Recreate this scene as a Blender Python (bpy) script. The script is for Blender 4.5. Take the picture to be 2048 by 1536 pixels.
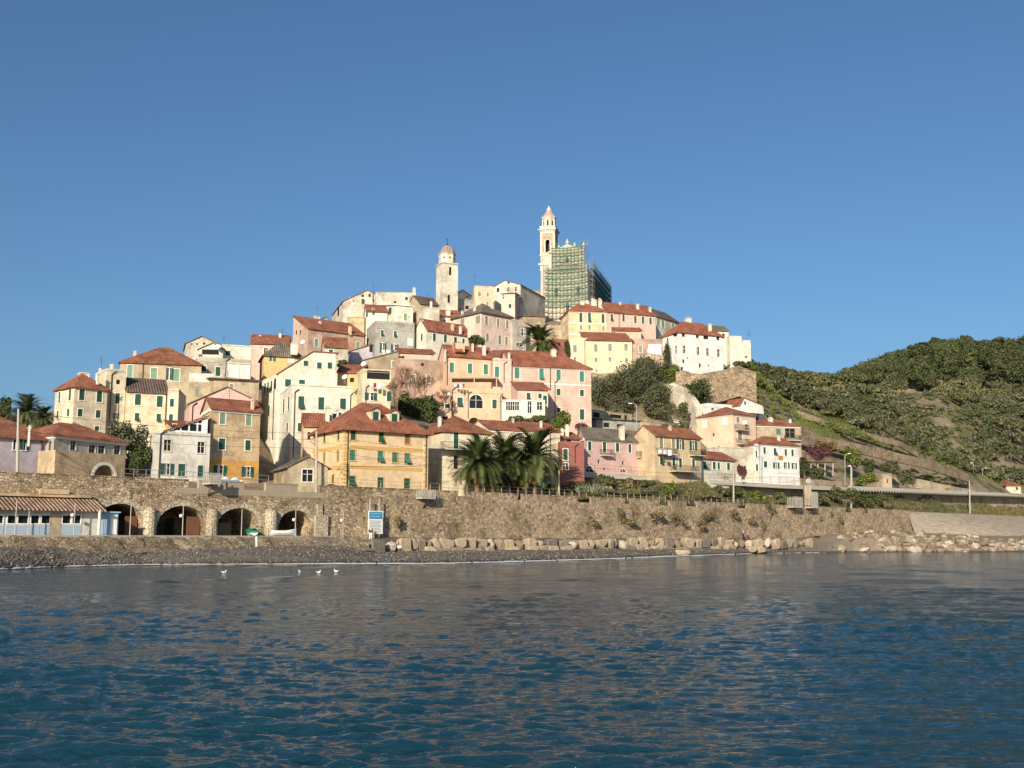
import bpy, bmesh, math, random
import numpy as np
from mathutils import Vector, Matrix

for o in list(bpy.data.objects): bpy.data.objects.remove(o, do_unlink=True)
SC = bpy.context.scene
COL = SC.collection
R_ = math.radians
# ------------------------------------------------------------------ camera
F, HZ, CAMZ = 2160.0, 1080.0, 2.5          # focal length in photo pixels, horizon row, eye height
PITCH = math.atan((HZ - 768) / F)
cam = bpy.data.cameras.new('camera'); camo = bpy.data.objects.new('camera', cam); COL.objects.link(camo)
cam.sensor_width = 36; cam.lens = F * 36 / 2048; cam.clip_start = 0.1; cam.clip_end = 6000
camo.location = (0, 0, CAMZ); camo.rotation_euler = (R_(90) + PITCH, 0, 0)
SC.camera = camo
# ------------------------------------------------------------------ light
SUN_AZ, SUN_EL = 17.0, 21.0                # degrees to the west of straight behind the camera, elevation
sdir = Vector((-math.sin(R_(SUN_AZ)) * math.cos(R_(SUN_EL)), -math.cos(R_(SUN_AZ)) * math.cos(R_(SUN_EL)), math.sin(R_(SUN_EL))))
w = bpy.data.worlds.new('World'); SC.world = w; w.use_nodes = True
nt = w.node_tree; bg = nt.nodes['Background']
sky = nt.nodes.new('ShaderNodeTexSky'); sky.sky_type = 'NISHITA'; sky.sun_disc = False
sky.sun_elevation = R_(SUN_EL); sky.sun_rotation = R_(180 + SUN_AZ)
sky.air_density = 1.0; sky.dust_density = 1.8; sky.ozone_density = 6.0; sky.altitude = 0
tint = nt.nodes.new('ShaderNodeMix'); tint.data_type = 'RGBA'; tint.blend_type = 'MULTIPLY'; tint.inputs[0].default_value = 1; tint.inputs[7].default_value = (.95, 1.0, .97, 1)
nt.links.new(sky.outputs[0], tint.inputs[6]); nt.links.new(tint.outputs[2], bg.inputs[0]); bg.inputs[1].default_value = 0.094
sun = bpy.data.lights.new('sun', 'SUN'); suno = bpy.data.objects.new('sun', sun); COL.objects.link(suno)
sun.energy = 4.8; sun.angle = R_(0.5); sun.color = (1.0, 0.86, 0.66)
suno.rotation_euler = sdir.to_track_quat('Z', 'Y').to_euler()
suno.location = (-60, -60, 80)
SC.view_settings.view_transform = 'Standard'; SC.view_settings.look = 'None'
SC.view_settings.exposure = 0.35; SC.view_settings.gamma = 1.0
SC.cycles.max_bounces = 6; SC.cycles.transparent_max_bounces = 12
# ------------------------------------------------------------------ photo pixel <-> world
FW = Vector((0, math.cos(PITCH), math.sin(PITCH))); UP = Vector((0, -math.sin(PITCH), math.cos(PITCH)))
CP = Vector((0, 0, CAMZ))
def ray(px, py): return Vector(((px - 1024) / F, 0, 0)) + UP * ((768 - py) / F) + FW
def at(px, py, Y):
    d = ray(px, py); return CP + d * (Y / d.y)
def on_z(px, py, z):
    d = ray(px, py); return CP + d * ((z - CAMZ) / d.z)
def on_plane(px, py, P0, n):
    d = ray(px, py); return CP + d * ((P0 - CP).dot(n) / d.dot(n))
def proj(P):
    v = P - CP; k = v.dot(FW)
    return (1024 + F * v.x / k, 768 - F * v.dot(UP) / k)
def WY(px): return 162.0 / (1 - (px - 1024) / F)      # depth of the sea wall line Y = 162 + X
WTOP = 9.3
def xy_at(px, py, A, B):
    """point of the vertical plane through A,B that pixel px,py sees"""
    n = Vector((B.y - A.y, A.x - B.x, 0)); return on_plane(px, py, A, n)
# ------------------------------------------------------------------ materials
def lin(c): return tuple(((x / 12.92) if x <= .04045 else ((x + .055) / 1.055) ** 2.4) for x in c)
MATS = {}
class NT:
    def __init__(s, name, rough=.85, spec=.2):
        s.m = bpy.data.materials.new(name); s.m.use_nodes = True; s.t = s.m.node_tree
        s.b = s.t.nodes['Principled BSDF']; s.b.inputs['Roughness'].default_value = rough
        s.b.inputs['Specular IOR Level'].default_value = spec
    def n(s, typ, **kw):
        x = s.t.nodes.new(typ)
        for k, v in kw.items():
            if k in x.inputs: x.inputs[k].default_value = v
            else: setattr(x, k, v)
        return x
    def l(s, a, b): s.t.links.new(a, b)
    def coord(s, kind='UV', scale=(1, 1, 1)):
        tc = s.n('ShaderNodeTexCoord'); mp = s.n('ShaderNodeMapping'); mp.inputs['Scale'].default_value = scale
        s.l(tc.outputs[kind], mp.inputs[0]); return mp.outputs[0]
    def noise(s, co, scale, detail=4, rough=.6):
        x = s.n('ShaderNodeTexNoise'); x.inputs['Scale'].default_value = scale; x.inputs['Detail'].default_value = detail
        x.inputs['Roughness'].default_value = rough; s.l(co, x.inputs['Vector']); return x.outputs[0]
    def ramp(s, fac, stops):
        r = s.n('ShaderNodeValToRGB'); e = r.color_ramp.elements
        while len(e) < len(stops): e.new(.5)
        for i, (p, c) in enumerate(stops): e[i].position = p; e[i].color = (*c, 1) if len(c) == 3 else c
        s.l(fac, r.inputs[0]); return r.outputs[0]
    def mix(s, fac, a, b, mode='MIX'):
        x = s.n('ShaderNodeMix', data_type='RGBA', blend_type=mode)
        for sock, v in ((x.inputs[0], fac), (x.inputs[6], a), (x.inputs[7], b)):
            if isinstance(v, (int, float)): sock.default_value = v
            elif isinstance(v, tuple): sock.default_value = (*v, 1)[:4]
            else: s.l(v, sock)
        return x.outputs[2]
    def bump(s, h, strength=.3, dist=.05):
        x = s.n('ShaderNodeBump'); x.inputs['Strength'].default_value = strength; x.inputs['Distance'].default_value = dist
        s.l(h, x.inputs['Height']); s.l(x.outputs[0], s.b.inputs['Normal'])
    def col(s, c):
        if isinstance(c, tuple): s.b.inputs['Base Color'].default_value = (*c, 1)
        else: s.l(c, s.b.inputs['Base Color'])
def mul(c, k): return tuple(min(1, x * k) for x in c)
def stucco(name, c, wear=.35, dark=None):
    n = NT(name, .92, .1); uv = n.coord('UV'); ob = n.coord('Object')
    wear = min(.85, wear * 1.7)
    dark = dark or tuple(.55 * x + .45 * y for x, y in zip(mul(c, .62), (.25, .22, .18)))
    oi = n.n('ShaderNodeNewGeometry'); ob = n.coord('Object', (1, 1, 1.0)); big = n.ramp(n.noise(ob, .38, 7, .72), [(.46, (0, 0, 0)), (.60, (1, 1, 1))])
    st = n.coord('UV', (1.3, .18, 1)); streak = n.ramp(n.noise(st, 1.0, 6, .75), [(.5, (0, 0, 0)), (.66, (1, 1, 1))])
    a = n.mix(wear, c, dark); x = n.mix(big, c, a); x = n.mix(streak, x, n.mix(wear * .6, c, dark))
    fine = n.ramp(n.noise(ob, 2.2, 7, .75), [(.33, mul((1, 1, 1), .80)), (.6, (1, 1, 1))])
    n.col(n.mix(1.0, x, fine, 'MULTIPLY')); n.bump(n.noise(ob, 6, 5, .7), .25, .03); return n.m
def stone(name, cs, scale=2.6, mortar=None, depth=.12, plaster=None, co='UV'):
    n = NT(name, .95, .1); uv = n.coord(co, (1, 1.35, 1)); ob = n.coord('Object')
    dis = n.n('ShaderNodeTexNoise'); dis.inputs['Scale'].default_value = 1.4; n.l(uv, dis.inputs['Vector'])
    wv = n.n('ShaderNodeVectorMath', operation='MULTIPLY_ADD'); n.l(dis.outputs['Color'], wv.inputs[0]); wv.inputs[1].default_value = (.35, .35, 0); n.l(uv, wv.inputs[2])
    dims = '2D' if co == 'UV' else '3D'; v = n.n('ShaderNodeTexVoronoi', voronoi_dimensions=dims); v.inputs['Scale'].default_value = scale; n.l(wv.outputs[0], v.inputs['Vector'])
    e = n.n('ShaderNodeTexVoronoi', voronoi_dimensions=dims, feature='DISTANCE_TO_EDGE'); e.inputs['Scale'].default_value = scale; n.l(wv.outputs[0], e.inputs['Vector'])
    sep = n.n('ShaderNodeSeparateColor'); n.l(v.outputs['Color'], sep.inputs[0])
    c = n.ramp(sep.outputs[0], [(i / max(1, len(cs) - 1), k) for i, k in enumerate(cs)])
    mort = mortar or mul(cs[len(cs) // 2], .6)
    ed = n.ramp(e.outputs['Distance'], [(.02, (0, 0, 0)), (.09, (1, 1, 1))])
    c = n.mix(ed, mort, c)
    wear = n.ramp(n.noise(ob, .25, 5, .65), [(.34, (.55, .52, .49)), (.5, (.9, .88, .86)), (.68, (1.08, 1.06, 1.04))])
    c = n.mix(1.0, c, wear, 'MULTIPLY')
    if plaster:
        pm = n.ramp(n.noise(ob, .22, 5, .7), [(.48, (0, 0, 0)), (.6, (1, 1, 1))]); c = n.mix(pm, c, plaster)
    n.col(c)
    h = n.n('ShaderNodeMath', operation='MULTIPLY_ADD'); n.l(ed, h.inputs[0]); h.inputs[1].default_value = .7; n.l(n.noise(ob, 5, 5, .7), h.inputs[2])
    n.bump(h.outputs[0], .8, depth); return n.m
def tiles(name, c, c2, period=.26):
    n = NT(name, .9, .12); uv = n.coord('UV'); ob = n.coord('Object')
    wv = n.n('ShaderNodeTexWave', wave_type='BANDS', bands_direction='X'); wv.inputs['Scale'].default_value = 1 / period / 3.14159 * .5 * 2; wv.inputs['Distortion'].default_value = .4
    n.l(uv, wv.inputs['Vector'])
    sp = n.noise(n.coord('UV', (4, 2.2, 1)), 1.0, 3, .6)
    big = n.noise(ob, .5, 5, .65)
    x = n.mix(n.ramp(sp, [(.38, (0, 0, 0)), (.62, (1, 1, 1))]), mul(c, .85), mul(c2, 1.1))
    x = n.mix(n.ramp(big, [(.42, (0, 0, 0)), (.62, (.8, .8, .8))]), x, mul(c, .55))
    li = n.ramp(n.noise(n.coord('Object', (1, 1, 1)), 1.7, 4, .7), [(.6, (0, 0, 0)), (.72, (.5, .5, .5))])
    x = n.mix(li, x, (.30, .24, .15)); n.col(x)
    n.bump(wv.outputs[0], .8, .12); return n.m
def plain(name, c, rough=.7, var=.15, metal=0, sc=3.0):
    n = NT(name, rough, .25); ob = n.coord('Object')
    n.col(n.mix(n.noise(ob, sc, 5, .7), mul(c, 1 - var), mul(c, 1 + var))); n.b.inputs['Metallic'].default_value = metal; return n.m
def slats(name, c):
    n = NT(name, .55, .3); uv = n.coord('UV')
    wv = n.n('ShaderNodeTexWave', wave_type='BANDS', bands_direction='Y'); wv.inputs['Scale'].default_value = 6.0; n.l(uv, wv.inputs['Vector'])
    n.col(n.mix(n.noise(n.coord('Object'), 2.2, 4), mul(c, .7), mul(c, 1.3))); n.bump(wv.outputs[0], .5, .03); return n.m
def leafy(name, cs, spec=.25):
    n = NT(name, .6, spec); g = n.n('ShaderNodeNewGeometry')
    c = n.ramp(g.outputs['Random Per Island'], [(i / max(1, len(cs) - 1), k) for i, k in enumerate(cs)])
    big = n.ramp(n.noise(n.coord('Object'), .35, 3), [(.35, (.75, .78, .7)), (.65, (1.1, 1.08, 1.0))])
    huge = n.ramp(n.noise(n.coord('Object'), .045, 4, .6), [(.38, (.70, .76, .66)), (.5, (1, 1, 1)), (.64, (1.3, 1.2, 1.05))]); c = n.mix(1.0, c, huge, 'MULTIPLY')
    n.col(n.mix(1.0, c, big, 'MULTIPLY')); return n.m
def M(k): return MATS[k]
S = stucco
MATS.update(
 cream=S('cream_stucco', (.72, .64, .47)), cream2=S('pale_cream_stucco', (.76, .72, .60), .3), white=S('white_stucco', (.80, .79, .76), .25),
 offwhite=S('grey_white_stucco', (.68, .65, .59), .35), yellow=S('yellow_stucco', (.68, .50, .24), .25), yellow2=S('pale_yellow_stucco', (.74, .565, .35), .25),
 lemon=S('lemon_stucco', (.80, .66, .45), .2), ochre=S('ochre_stucco', (.62, .46, .28), .55), orange=S('orange_stucco', (.66, .36, .09), .3),
 tan=S('tan_stucco', (.52, .42, .29), .5), peach=S('peach_stucco', (.74, .51, .35), .25), peach2=S('pale_peach_stucco', (.76, .57, .42), .3),
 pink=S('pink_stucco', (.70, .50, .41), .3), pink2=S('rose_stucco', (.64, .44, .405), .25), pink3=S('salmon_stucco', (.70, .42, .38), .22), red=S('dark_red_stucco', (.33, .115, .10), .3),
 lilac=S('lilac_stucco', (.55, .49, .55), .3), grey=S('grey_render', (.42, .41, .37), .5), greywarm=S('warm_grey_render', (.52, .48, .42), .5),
 palep=S('blush_stucco', (.74, .58, .49), .3), olive=S('olive_ochre_stucco', (.61, .48, .31), .35),
 trim=plain('pale_trim', (.78, .75, .68), .8, .08), band=plain('orange_band', (.56, .35, .12), .85, .15), whitep=plain('white_paint', (.82, .82, .80), .6, .06),
 shg=slats('green_shutter', (.020, .085, .060)), sht=slats('teal_shutter', (.055, .20, .155)), shp=slats('pale_green_shutter', (.20, .32, .23)),
 shw=slats('white_shutter', (.75, .74, .70)), shb=slats('brown_shutter', (.22, .15, .08)), shgr=slats('grey_shutter', (.25, .25, .20)),
 roof=tiles('terracotta_tiles', (.33, .115, .07), (.41, .18, .115)), roof2=tiles('old_terracotta_tiles', (.29, .11, .065), (.38, .18, .105)),
 roofb=tiles('brown_tiles', (.24, .115, .07), (.32, .17, .10)), slate=tiles('grey_stone_slates', (.17, .145, .115), (.23, .20, .155), .4),
 slate2=tiles('dark_brown_slates', (.14, .10, .085), (.19, .14, .11), .4),
 stone=stone('rubble_stone', [(.22, .165, .11), (.52, .40, .265), (.78, .64, .45), (.40, .32, .225), (.64, .50, .34), (.32, .27, .20)], 2.5, (.34, .265, .18), .3),
 stonep=stone('pale_house_stone', [(.52, .48, .39), (.64, .60, .51), (.56, .52, .43)], 2.6, (.56, .52, .43), .06, (.70, .66, .57)),
 stonet=stone('tan_house_stone', [(.36, .30, .21), (.46, .39, .28), (.40, .33, .25)], 2.6, (.40, .34, .25), .06, (.50, .42, .29)),
 stonek=stone('pink_house_stone', [(.46, .32, .25), (.52, .38, .30), (.44, .33, .26)], 2.4, (.50, .38, .30), .06, (.58, .42, .33)),
 tower=stone('tower_stone', [(.62, .58, .48), (.74, .70, .60), (.66, .62, .53)], 1.8, (.62, .58, .49), .05, (.76, .72, .63)),
 vous=stone('arch_stone', [(.46, .40, .30), (.58, .52, .40), (.50, .44, .33)], 1.6, (.30, .25, .18), .1),
 rubble=stone('bank_rubble', [(.24, .19, .13), (.36, .29, .20), (.46, .38, .27), (.30, .26, .20)], 2.4, (.20, .16, .11), .25, co='Object'),
 conc=plain('concrete', (.34, .32, .28), .9, .22, 0, .8), plasterw=plain('grey_wall_plaster', (.36, .30, .225), .95, .3, 0, .7), concp=plain('pale_concrete', (.46, .43, .37), .9, .18, 0, .8),
 asph=plain('asphalt', (.06, .06, .06), .9, .2), metal=plain('grey_metal', (.35, .36, .36), .5, .15, .4), iron=plain('dark_iron', (.05, .045, .04), .6, .2, .3),
 pole=plain('weathered_concrete_pole', (.42, .39, .33), .9, .15), rust=plain('rusty_metal', (.20, .10, .06), .8, .3),
 glass=plain('dark_glass', (.015, .02, .025), .12, .2), curtain=plain('white_curtain', (.72, .72, .70), .8, .1), dark=plain('dark_interior', (.02, .018, .015), .9, .2),
 door=plain('dark_green_door', (.025, .07, .05), .6, .2), wood=plain('brown_wood', (.16, .08, .045), .7, .3), blue=plain('blue_white_paint', (.36, .50, .66), .6, .12), bluep=plain('pale_blue_panel', (.34, .44, .56), .5, .15),
 bark=plain('bark', (.13, .10, .075), .95, .35, 0, 5), palmbark=plain('palm_bark', (.17, .125, .08), .95, .4, 0, 6), twig=plain('bare_twigs', (.22, .135, .09), .95, .3),
 palm=leafy('palm_leaf', [(.038, .062, .02), (.065, .09, .03), (.11, .125, .045)], .35), palmdry=leafy('dry_palm_leaf', [(.16, .11, .05), (.22, .15, .07)]),
 olive_leaf=leafy('olive_leaf', [(.072, .080, .045), (.105, .112, .065), (.145, .148, .095)]), pine=leafy('pine_leaf', [(.048, .060, .026), (.072, .085, .036), (.105, .115, .052)]),
 shrub=leafy('shrub_leaf', [(.060, .074, .032), (.095, .104, .045), (.14, .138, .066)]), scrub=leafy('dry_scrub_leaf', [(.15, .125, .07), (.21, .175, .10), (.17, .15, .075)]),
 ivy=leafy('ivy_leaf', [(.035, .055, .018), (.06, .08, .026), (.085, .10, .036)]), bright=leafy('bright_leaf', [(.07, .11, .02), (.11, .15, .03), (.16, .18, .04)]),
 agave=leafy('agave_leaf', [(.22, .27, .22), (.30, .34, .28), (.36, .40, .30)]), bougain=leafy('bougainvillea', [(.10, .035, .05), (.16, .05, .075), (.07, .06, .035)]),
 rustleaf=leafy('russet_leaf', [(.16, .085, .03), (.22, .12, .04), (.12, .09, .03)]),
 dome=tiles('dome_tiles', (.36, .27, .22), (.42, .31, .26), .5), pinkdome=plain('pink_dome', (.52, .30, .26), .8, .15),
 clock=plain('clock_face', (.75, .74, .70), .6, .05), netg=None, skin=plain('skin', (.55, .36, .27), .6, .06),
 boatg=plain('boat_green_paint', (.02, .22, .14), .4, .1), boatred=plain('red_paint', (.45, .03, .03), .5, .1), gull=plain('gull_feathers', (.8, .8, .8), .8, .05),
 cblack=plain('black_cloth', (.015, .015, .02), .9, .2), cred=plain('dark_red_cloth', (.20, .03, .03), .9, .2), cblue=plain('blue_cloth', (.06, .07, .20), .9, .2), cwhite=plain('white_cloth', (.7, .7, .68), .9, .05), cbrown=plain('brown_cloth', (.16, .08, .05), .9, .2),
)
def netmat():
    n = NT('green_netting', .8, .1); n.col((.08, .20, .145)); tr = n.n('ShaderNodeBsdfTransparent'); mx = n.n('ShaderNodeMixShader'); mx.inputs[0].default_value = .22
    n.l(tr.outputs[0], mx.inputs[1]); n.l(n.b.outputs[0], mx.inputs[2]); n.l(mx.outputs[0], n.t.nodes['Material Output'].inputs[0]); MATS['net'] = n.m
    n2 = NT('dense_green_netting', .8, .1); n2.col((.09, .25, .18)); t2 = n2.n('ShaderNodeBsdfTransparent'); m2 = n2.n('ShaderNodeMixShader'); m2.inputs[0].default_value = .5
    n2.l(t2.outputs[0], m2.inputs[1]); n2.l(n2.b.outputs[0], m2.inputs[2]); n2.l(m2.outputs[0], n2.t.nodes['Material Output'].inputs[0]); MATS['netd'] = n2.m
    n3 = NT('shaded_green_netting', .8, .1); n3.col((.05, .16, .12)); t3 = n3.n('ShaderNodeBsdfTransparent'); m3 = n3.n('ShaderNodeMixShader'); m3.inputs[0].default_value = .5  # nave-side copy of the net, its shade put into a darker green
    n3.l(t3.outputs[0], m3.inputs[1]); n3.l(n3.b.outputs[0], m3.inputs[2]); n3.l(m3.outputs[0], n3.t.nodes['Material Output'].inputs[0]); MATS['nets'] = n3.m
netmat()
# ------------------------------------------------------------------ mesh helpers
ORG = {}
def origin(p): return ORG.get(p.name, Vector()) if p else Vector()
class MB:
    def __init__(s): s.v = []; s.f = []
    def poly(s, pts):
        i = len(s.v); s.v += [tuple(p) for p in pts]; s.f.append(tuple(range(i, i + len(pts))))
    def prism(s, pts, vec):
        """closed prism from polygon pts swept by vec"""
        pts = [Vector(p) for p in pts]; vec = Vector(vec); i = len(s.v); n = len(pts)
        s.v += [tuple(p) for p in pts] + [tuple(p + vec) for p in pts]
        s.f.append(tuple(range(i + n - 1, i - 1, -1))); s.f.append(tuple(range(i + n, i + 2 * n)))
        for k in range(n): s.f.append((i + k, i + (k + 1) % n, i + n + (k + 1) % n, i + n + k))
    def box(s, c, ax, ay, az):
        """box centred c with half-axis vectors"""
        c, ax, ay, az = map(Vector, (c, ax, ay, az))
        s.prism([c - ax - ay - az, c + ax - ay - az, c + ax + ay - az, c - ax + ay - az], az * 2)
    def abox(s, x0, x1, y0, y1, z0, z1): s.box(((x0 + x1) / 2, (y0 + y1) / 2, (z0 + z1) / 2), ((x1 - x0) / 2, 0, 0), (0, (y1 - y0) / 2, 0), (0, 0, (z1 - z0) / 2))
    def tube(s, p0, p1, r0, r1=None, n=8, cap=True):
        r1 = r0 if r1 is None else r1; p0, p1 = Vector(p0), Vector(p1); d = (p1 - p0).normalized()
        a = d.orthogonal().normalized(); b = d.cross(a); i = len(s.v)
        for p, r in ((p0, r0), (p1, r1)):
            for k in range(n):
                t = 2 * math.pi * k / n; s.v.append(tuple(p + a * (r * math.cos(t)) + b * (r * math.sin(t))))
        for k in range(n): s.f.append((i + k, i + (k + 1) % n, i + n + (k + 1) % n, i + n + k))
        if cap: s.f.append(tuple(range(i + n - 1, i - 1, -1))); s.f.append(tuple(range(i + n, i + 2 * n)))
    def path(s, pts, r, n=6):
        for a, b in zip(pts, pts[1:]): s.tube(a, b, r, r, n)
    def lathe(s, c, prof, n=16, ph=0.0, cap=True):
        """prof: (radius, z) list; c base point"""
        c = Vector(c); i = len(s.v)
        for r, z in prof:
            for k in range(n):
                t = 2 * math.pi * k / n + ph; s.v.append((c.x + r * math.cos(t), c.y + r * math.sin(t), c.z + z))
        for j in range(len(prof) - 1):
            for k in range(n): s.f.append((i + j * n + k, i + j * n + (k + 1) % n, i + (j + 1) * n + (k + 1) % n, i + (j + 1) * n + k))
        if cap: s.f.append(tuple(range(i + n - 1, i - 1, -1))); s.f.append(tuple(range(i + (len(prof) - 1) * n, i + len(prof) * n)))
    def build(s, name, mat, parent=None, smooth=False):
        return link_mesh(name, np.array(s.v, dtype=np.float64).reshape(-1, 3), s.f, mat, parent, smooth)
def link_mesh(name, V, Fs, mat, parent=None, smooth=False, uv=True):
    o0 = origin(parent); V = V - np.array(o0)
    me = bpy.data.meshes.new(name); me.from_pydata(V.tolist(), [], Fs)
    if uv and len(V) < 60000:
        lay = me.uv_layers.new(name='UVMap'); co = V + np.array(o0)
        for p in me.polygons:
            n = p.normal
            if abs(n.z) > .98: u, v = Vector((1, 0, 0)), Vector((0, 1, 0))
            else:
                u = Vector((-n.y, n.x, 0)).normalized(); v = n.cross(u)
            for li in p.loop_indices:
                q = Vector(co[me.loops[li].vertex_index]); lay.data[li].uv = (q.dot(u), q.dot(v))
    if mat: me.materials.append(M(mat) if isinstance(mat, str) else mat)
    if smooth: me.polygons.foreach_set('use_smooth', [True] * len(me.polygons))
    o = bpy.data.objects.new(name, me); COL.objects.link(o)
    if parent: o.parent = parent; ORG[o.name] = o0
    return o
def thing(name, label, cat, loc, group=None):
    o = bpy.data.objects.new(name, None); COL.objects.link(o); o.location = loc; o.empty_display_size = .5
    ORG[o.name] = Vector(loc); return tag(o, label, cat, group)
def tag(o, label, cat, group=None):
    o['label'] = label; o['category'] = cat
    if group: o['group'] = group
    return o
def struct(o): o['kind'] = 'structure'; return o
def stuff(o, label=None, cat=None):
    o['kind'] = 'stuff'
    if label: tag(o, label, cat)
    return o
def copy_tree(o, loc, rotz=0, scale=1, label=None, tint=None):
    c = o.copy(); COL.objects.link(c); c.location = loc; c.rotation_euler = (0, 0, rotz); c.scale = (scale,) * 3 if not isinstance(scale, tuple) else scale
    if label: c['label'] = label
    for ch in o.children:
        k = ch.copy(); COL.objects.link(k); k.parent = c
        for g in ch.children:
            h = g.copy(); COL.objects.link(h); h.parent = k
    return c
# ------------------------------------------------------------------ houses
ZV = Vector((0, 0, 1))
BASES = []           # terrain control points (x, y, z)
class Face:
    """a vertical wall from A to B (left to right seen from outside), z0..z1"""
    def __init__(s, A, B, z0, z1):
        s.A = Vector((A.x, A.y, 0)); s.L = (Vector((B.x, B.y, 0)) - s.A).length
        s.U = (Vector((B.x, B.y, 0)) - s.A).normalized(); s.N = s.U.cross(ZV); s.z0, s.z1 = z0, z1; s.open = []
    def p(s, u, v, d=0): return s.A + s.U * u + s.N * d + ZV * v
    def uv(s, px, py):
        q = on_plane(px, py, s.A, s.N); return (q - s.A).dot(s.U), q.z
    def rect(s, cx, cy, w, h):
        u, v = s.uv(cx, cy); ua = s.uv(cx - w / 2, cy)[0]; ub = s.uv(cx + w / 2, cy)[0]; va = s.uv(cx, cy + h / 2)[1]; vb = s.uv(cx, cy - h / 2)[1]
        return ua, ub, va, vb
    def pxr(s, zz):
        return proj(s.p(0, zz))[0], proj(s.p(s.L, zz))[0]
    def facing(s):
        c = s.p(s.L / 2, (s.z0 + s.z1) / 2); return s.N.dot(CP - c) > 0
    def wall(s, mb, rec=.2):
        us = sorted({0, s.L, *[x for o in s.open for x in o[:2]]}); vs = sorted({s.z0, s.z1, *[x for o in s.open for x in o[2:4]]})
        for a, b in zip(us, us[1:]):
            for c, d in zip(vs, vs[1:]):
                if b - a < 1e-4 or d - c < 1e-4: continue
                mu, mv = (a + b) / 2, (c + d) / 2
                if any(o[0] < mu < o[1] and o[2] < mv < o[3] for o in s.open): continue
                mb.poly([s.p(a, c), s.p(b, c), s.p(b, d), s.p(a, d)])
        for o in s.open:
            a, b, c, d = o[:4]; r = o[5] if len(o) > 5 else rec
            if len(o) > 4 and o[4]:            # arched top
                rad = min((b - a) / 2, d - c); uc = (a + b) / 2; sp = d - rad; k = 10
                arc = [(uc - (b - a) / 2 * math.cos(math.pi * i / k), sp + rad * math.sin(math.pi * i / k)) for i in range(k + 1)]
                mb.poly([s.p(a, d)] + [s.p(*q) for q in arc[:k // 2 + 1]][::1]); mb.poly([s.p(b, d)] + [s.p(*q) for q in arc[k // 2:][::-1]][::-1][::-1])
                for q0, q1 in zip(arc, arc[1:]): mb.poly([s.p(*q0), s.p(*q1), s.p(*q1, -r), s.p(*q0, -r)])
                top = sp
            else:
                mb.poly([s.p(a, d), s.p(b, d), s.p(b, d, -r), s.p(a, d, -r)]); top = d
            mb.poly([s.p(a, c), s.p(a, top), s.p(a, top, -r), s.p(a, c, -r)]); mb.poly([s.p(b, c), s.p(b, c, -r), s.p(b, top, -r), s.p(b, top)])
            mb.poly([s.p(a, c), s.p(a, c, -r), s.p(b, c, -r), s.p(b, c)])
def fbox(mb, f, u0, u1, v0, v1, d0, d1):
    mb.prism([f.p(u0, v0, d0), f.p(u1, v0, d0), f.p(u1, v1, d0), f.p(u0, v1, d0)], f.N * (d1 - d0))
RW = random.Random(17)
SH = {'s': 'shg', 't': 'sht', 'p': 'shp', 'w': 'shw', 'b': 'shb', 'g': 'shgr'}
def arc_pts(f, a, b, c, d, dd, k=12):
    rad = min((b - a) / 2, d - c); sp = d - rad; uc = (a + b) / 2
    return [f.p(a, c, dd)] + [f.p(uc - (b - a) / 2 * math.cos(math.pi * i / k), sp + rad * math.sin(math.pi * i / k), dd) for i in range(k + 1)] + [f.p(b, c, dd)]
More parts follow.
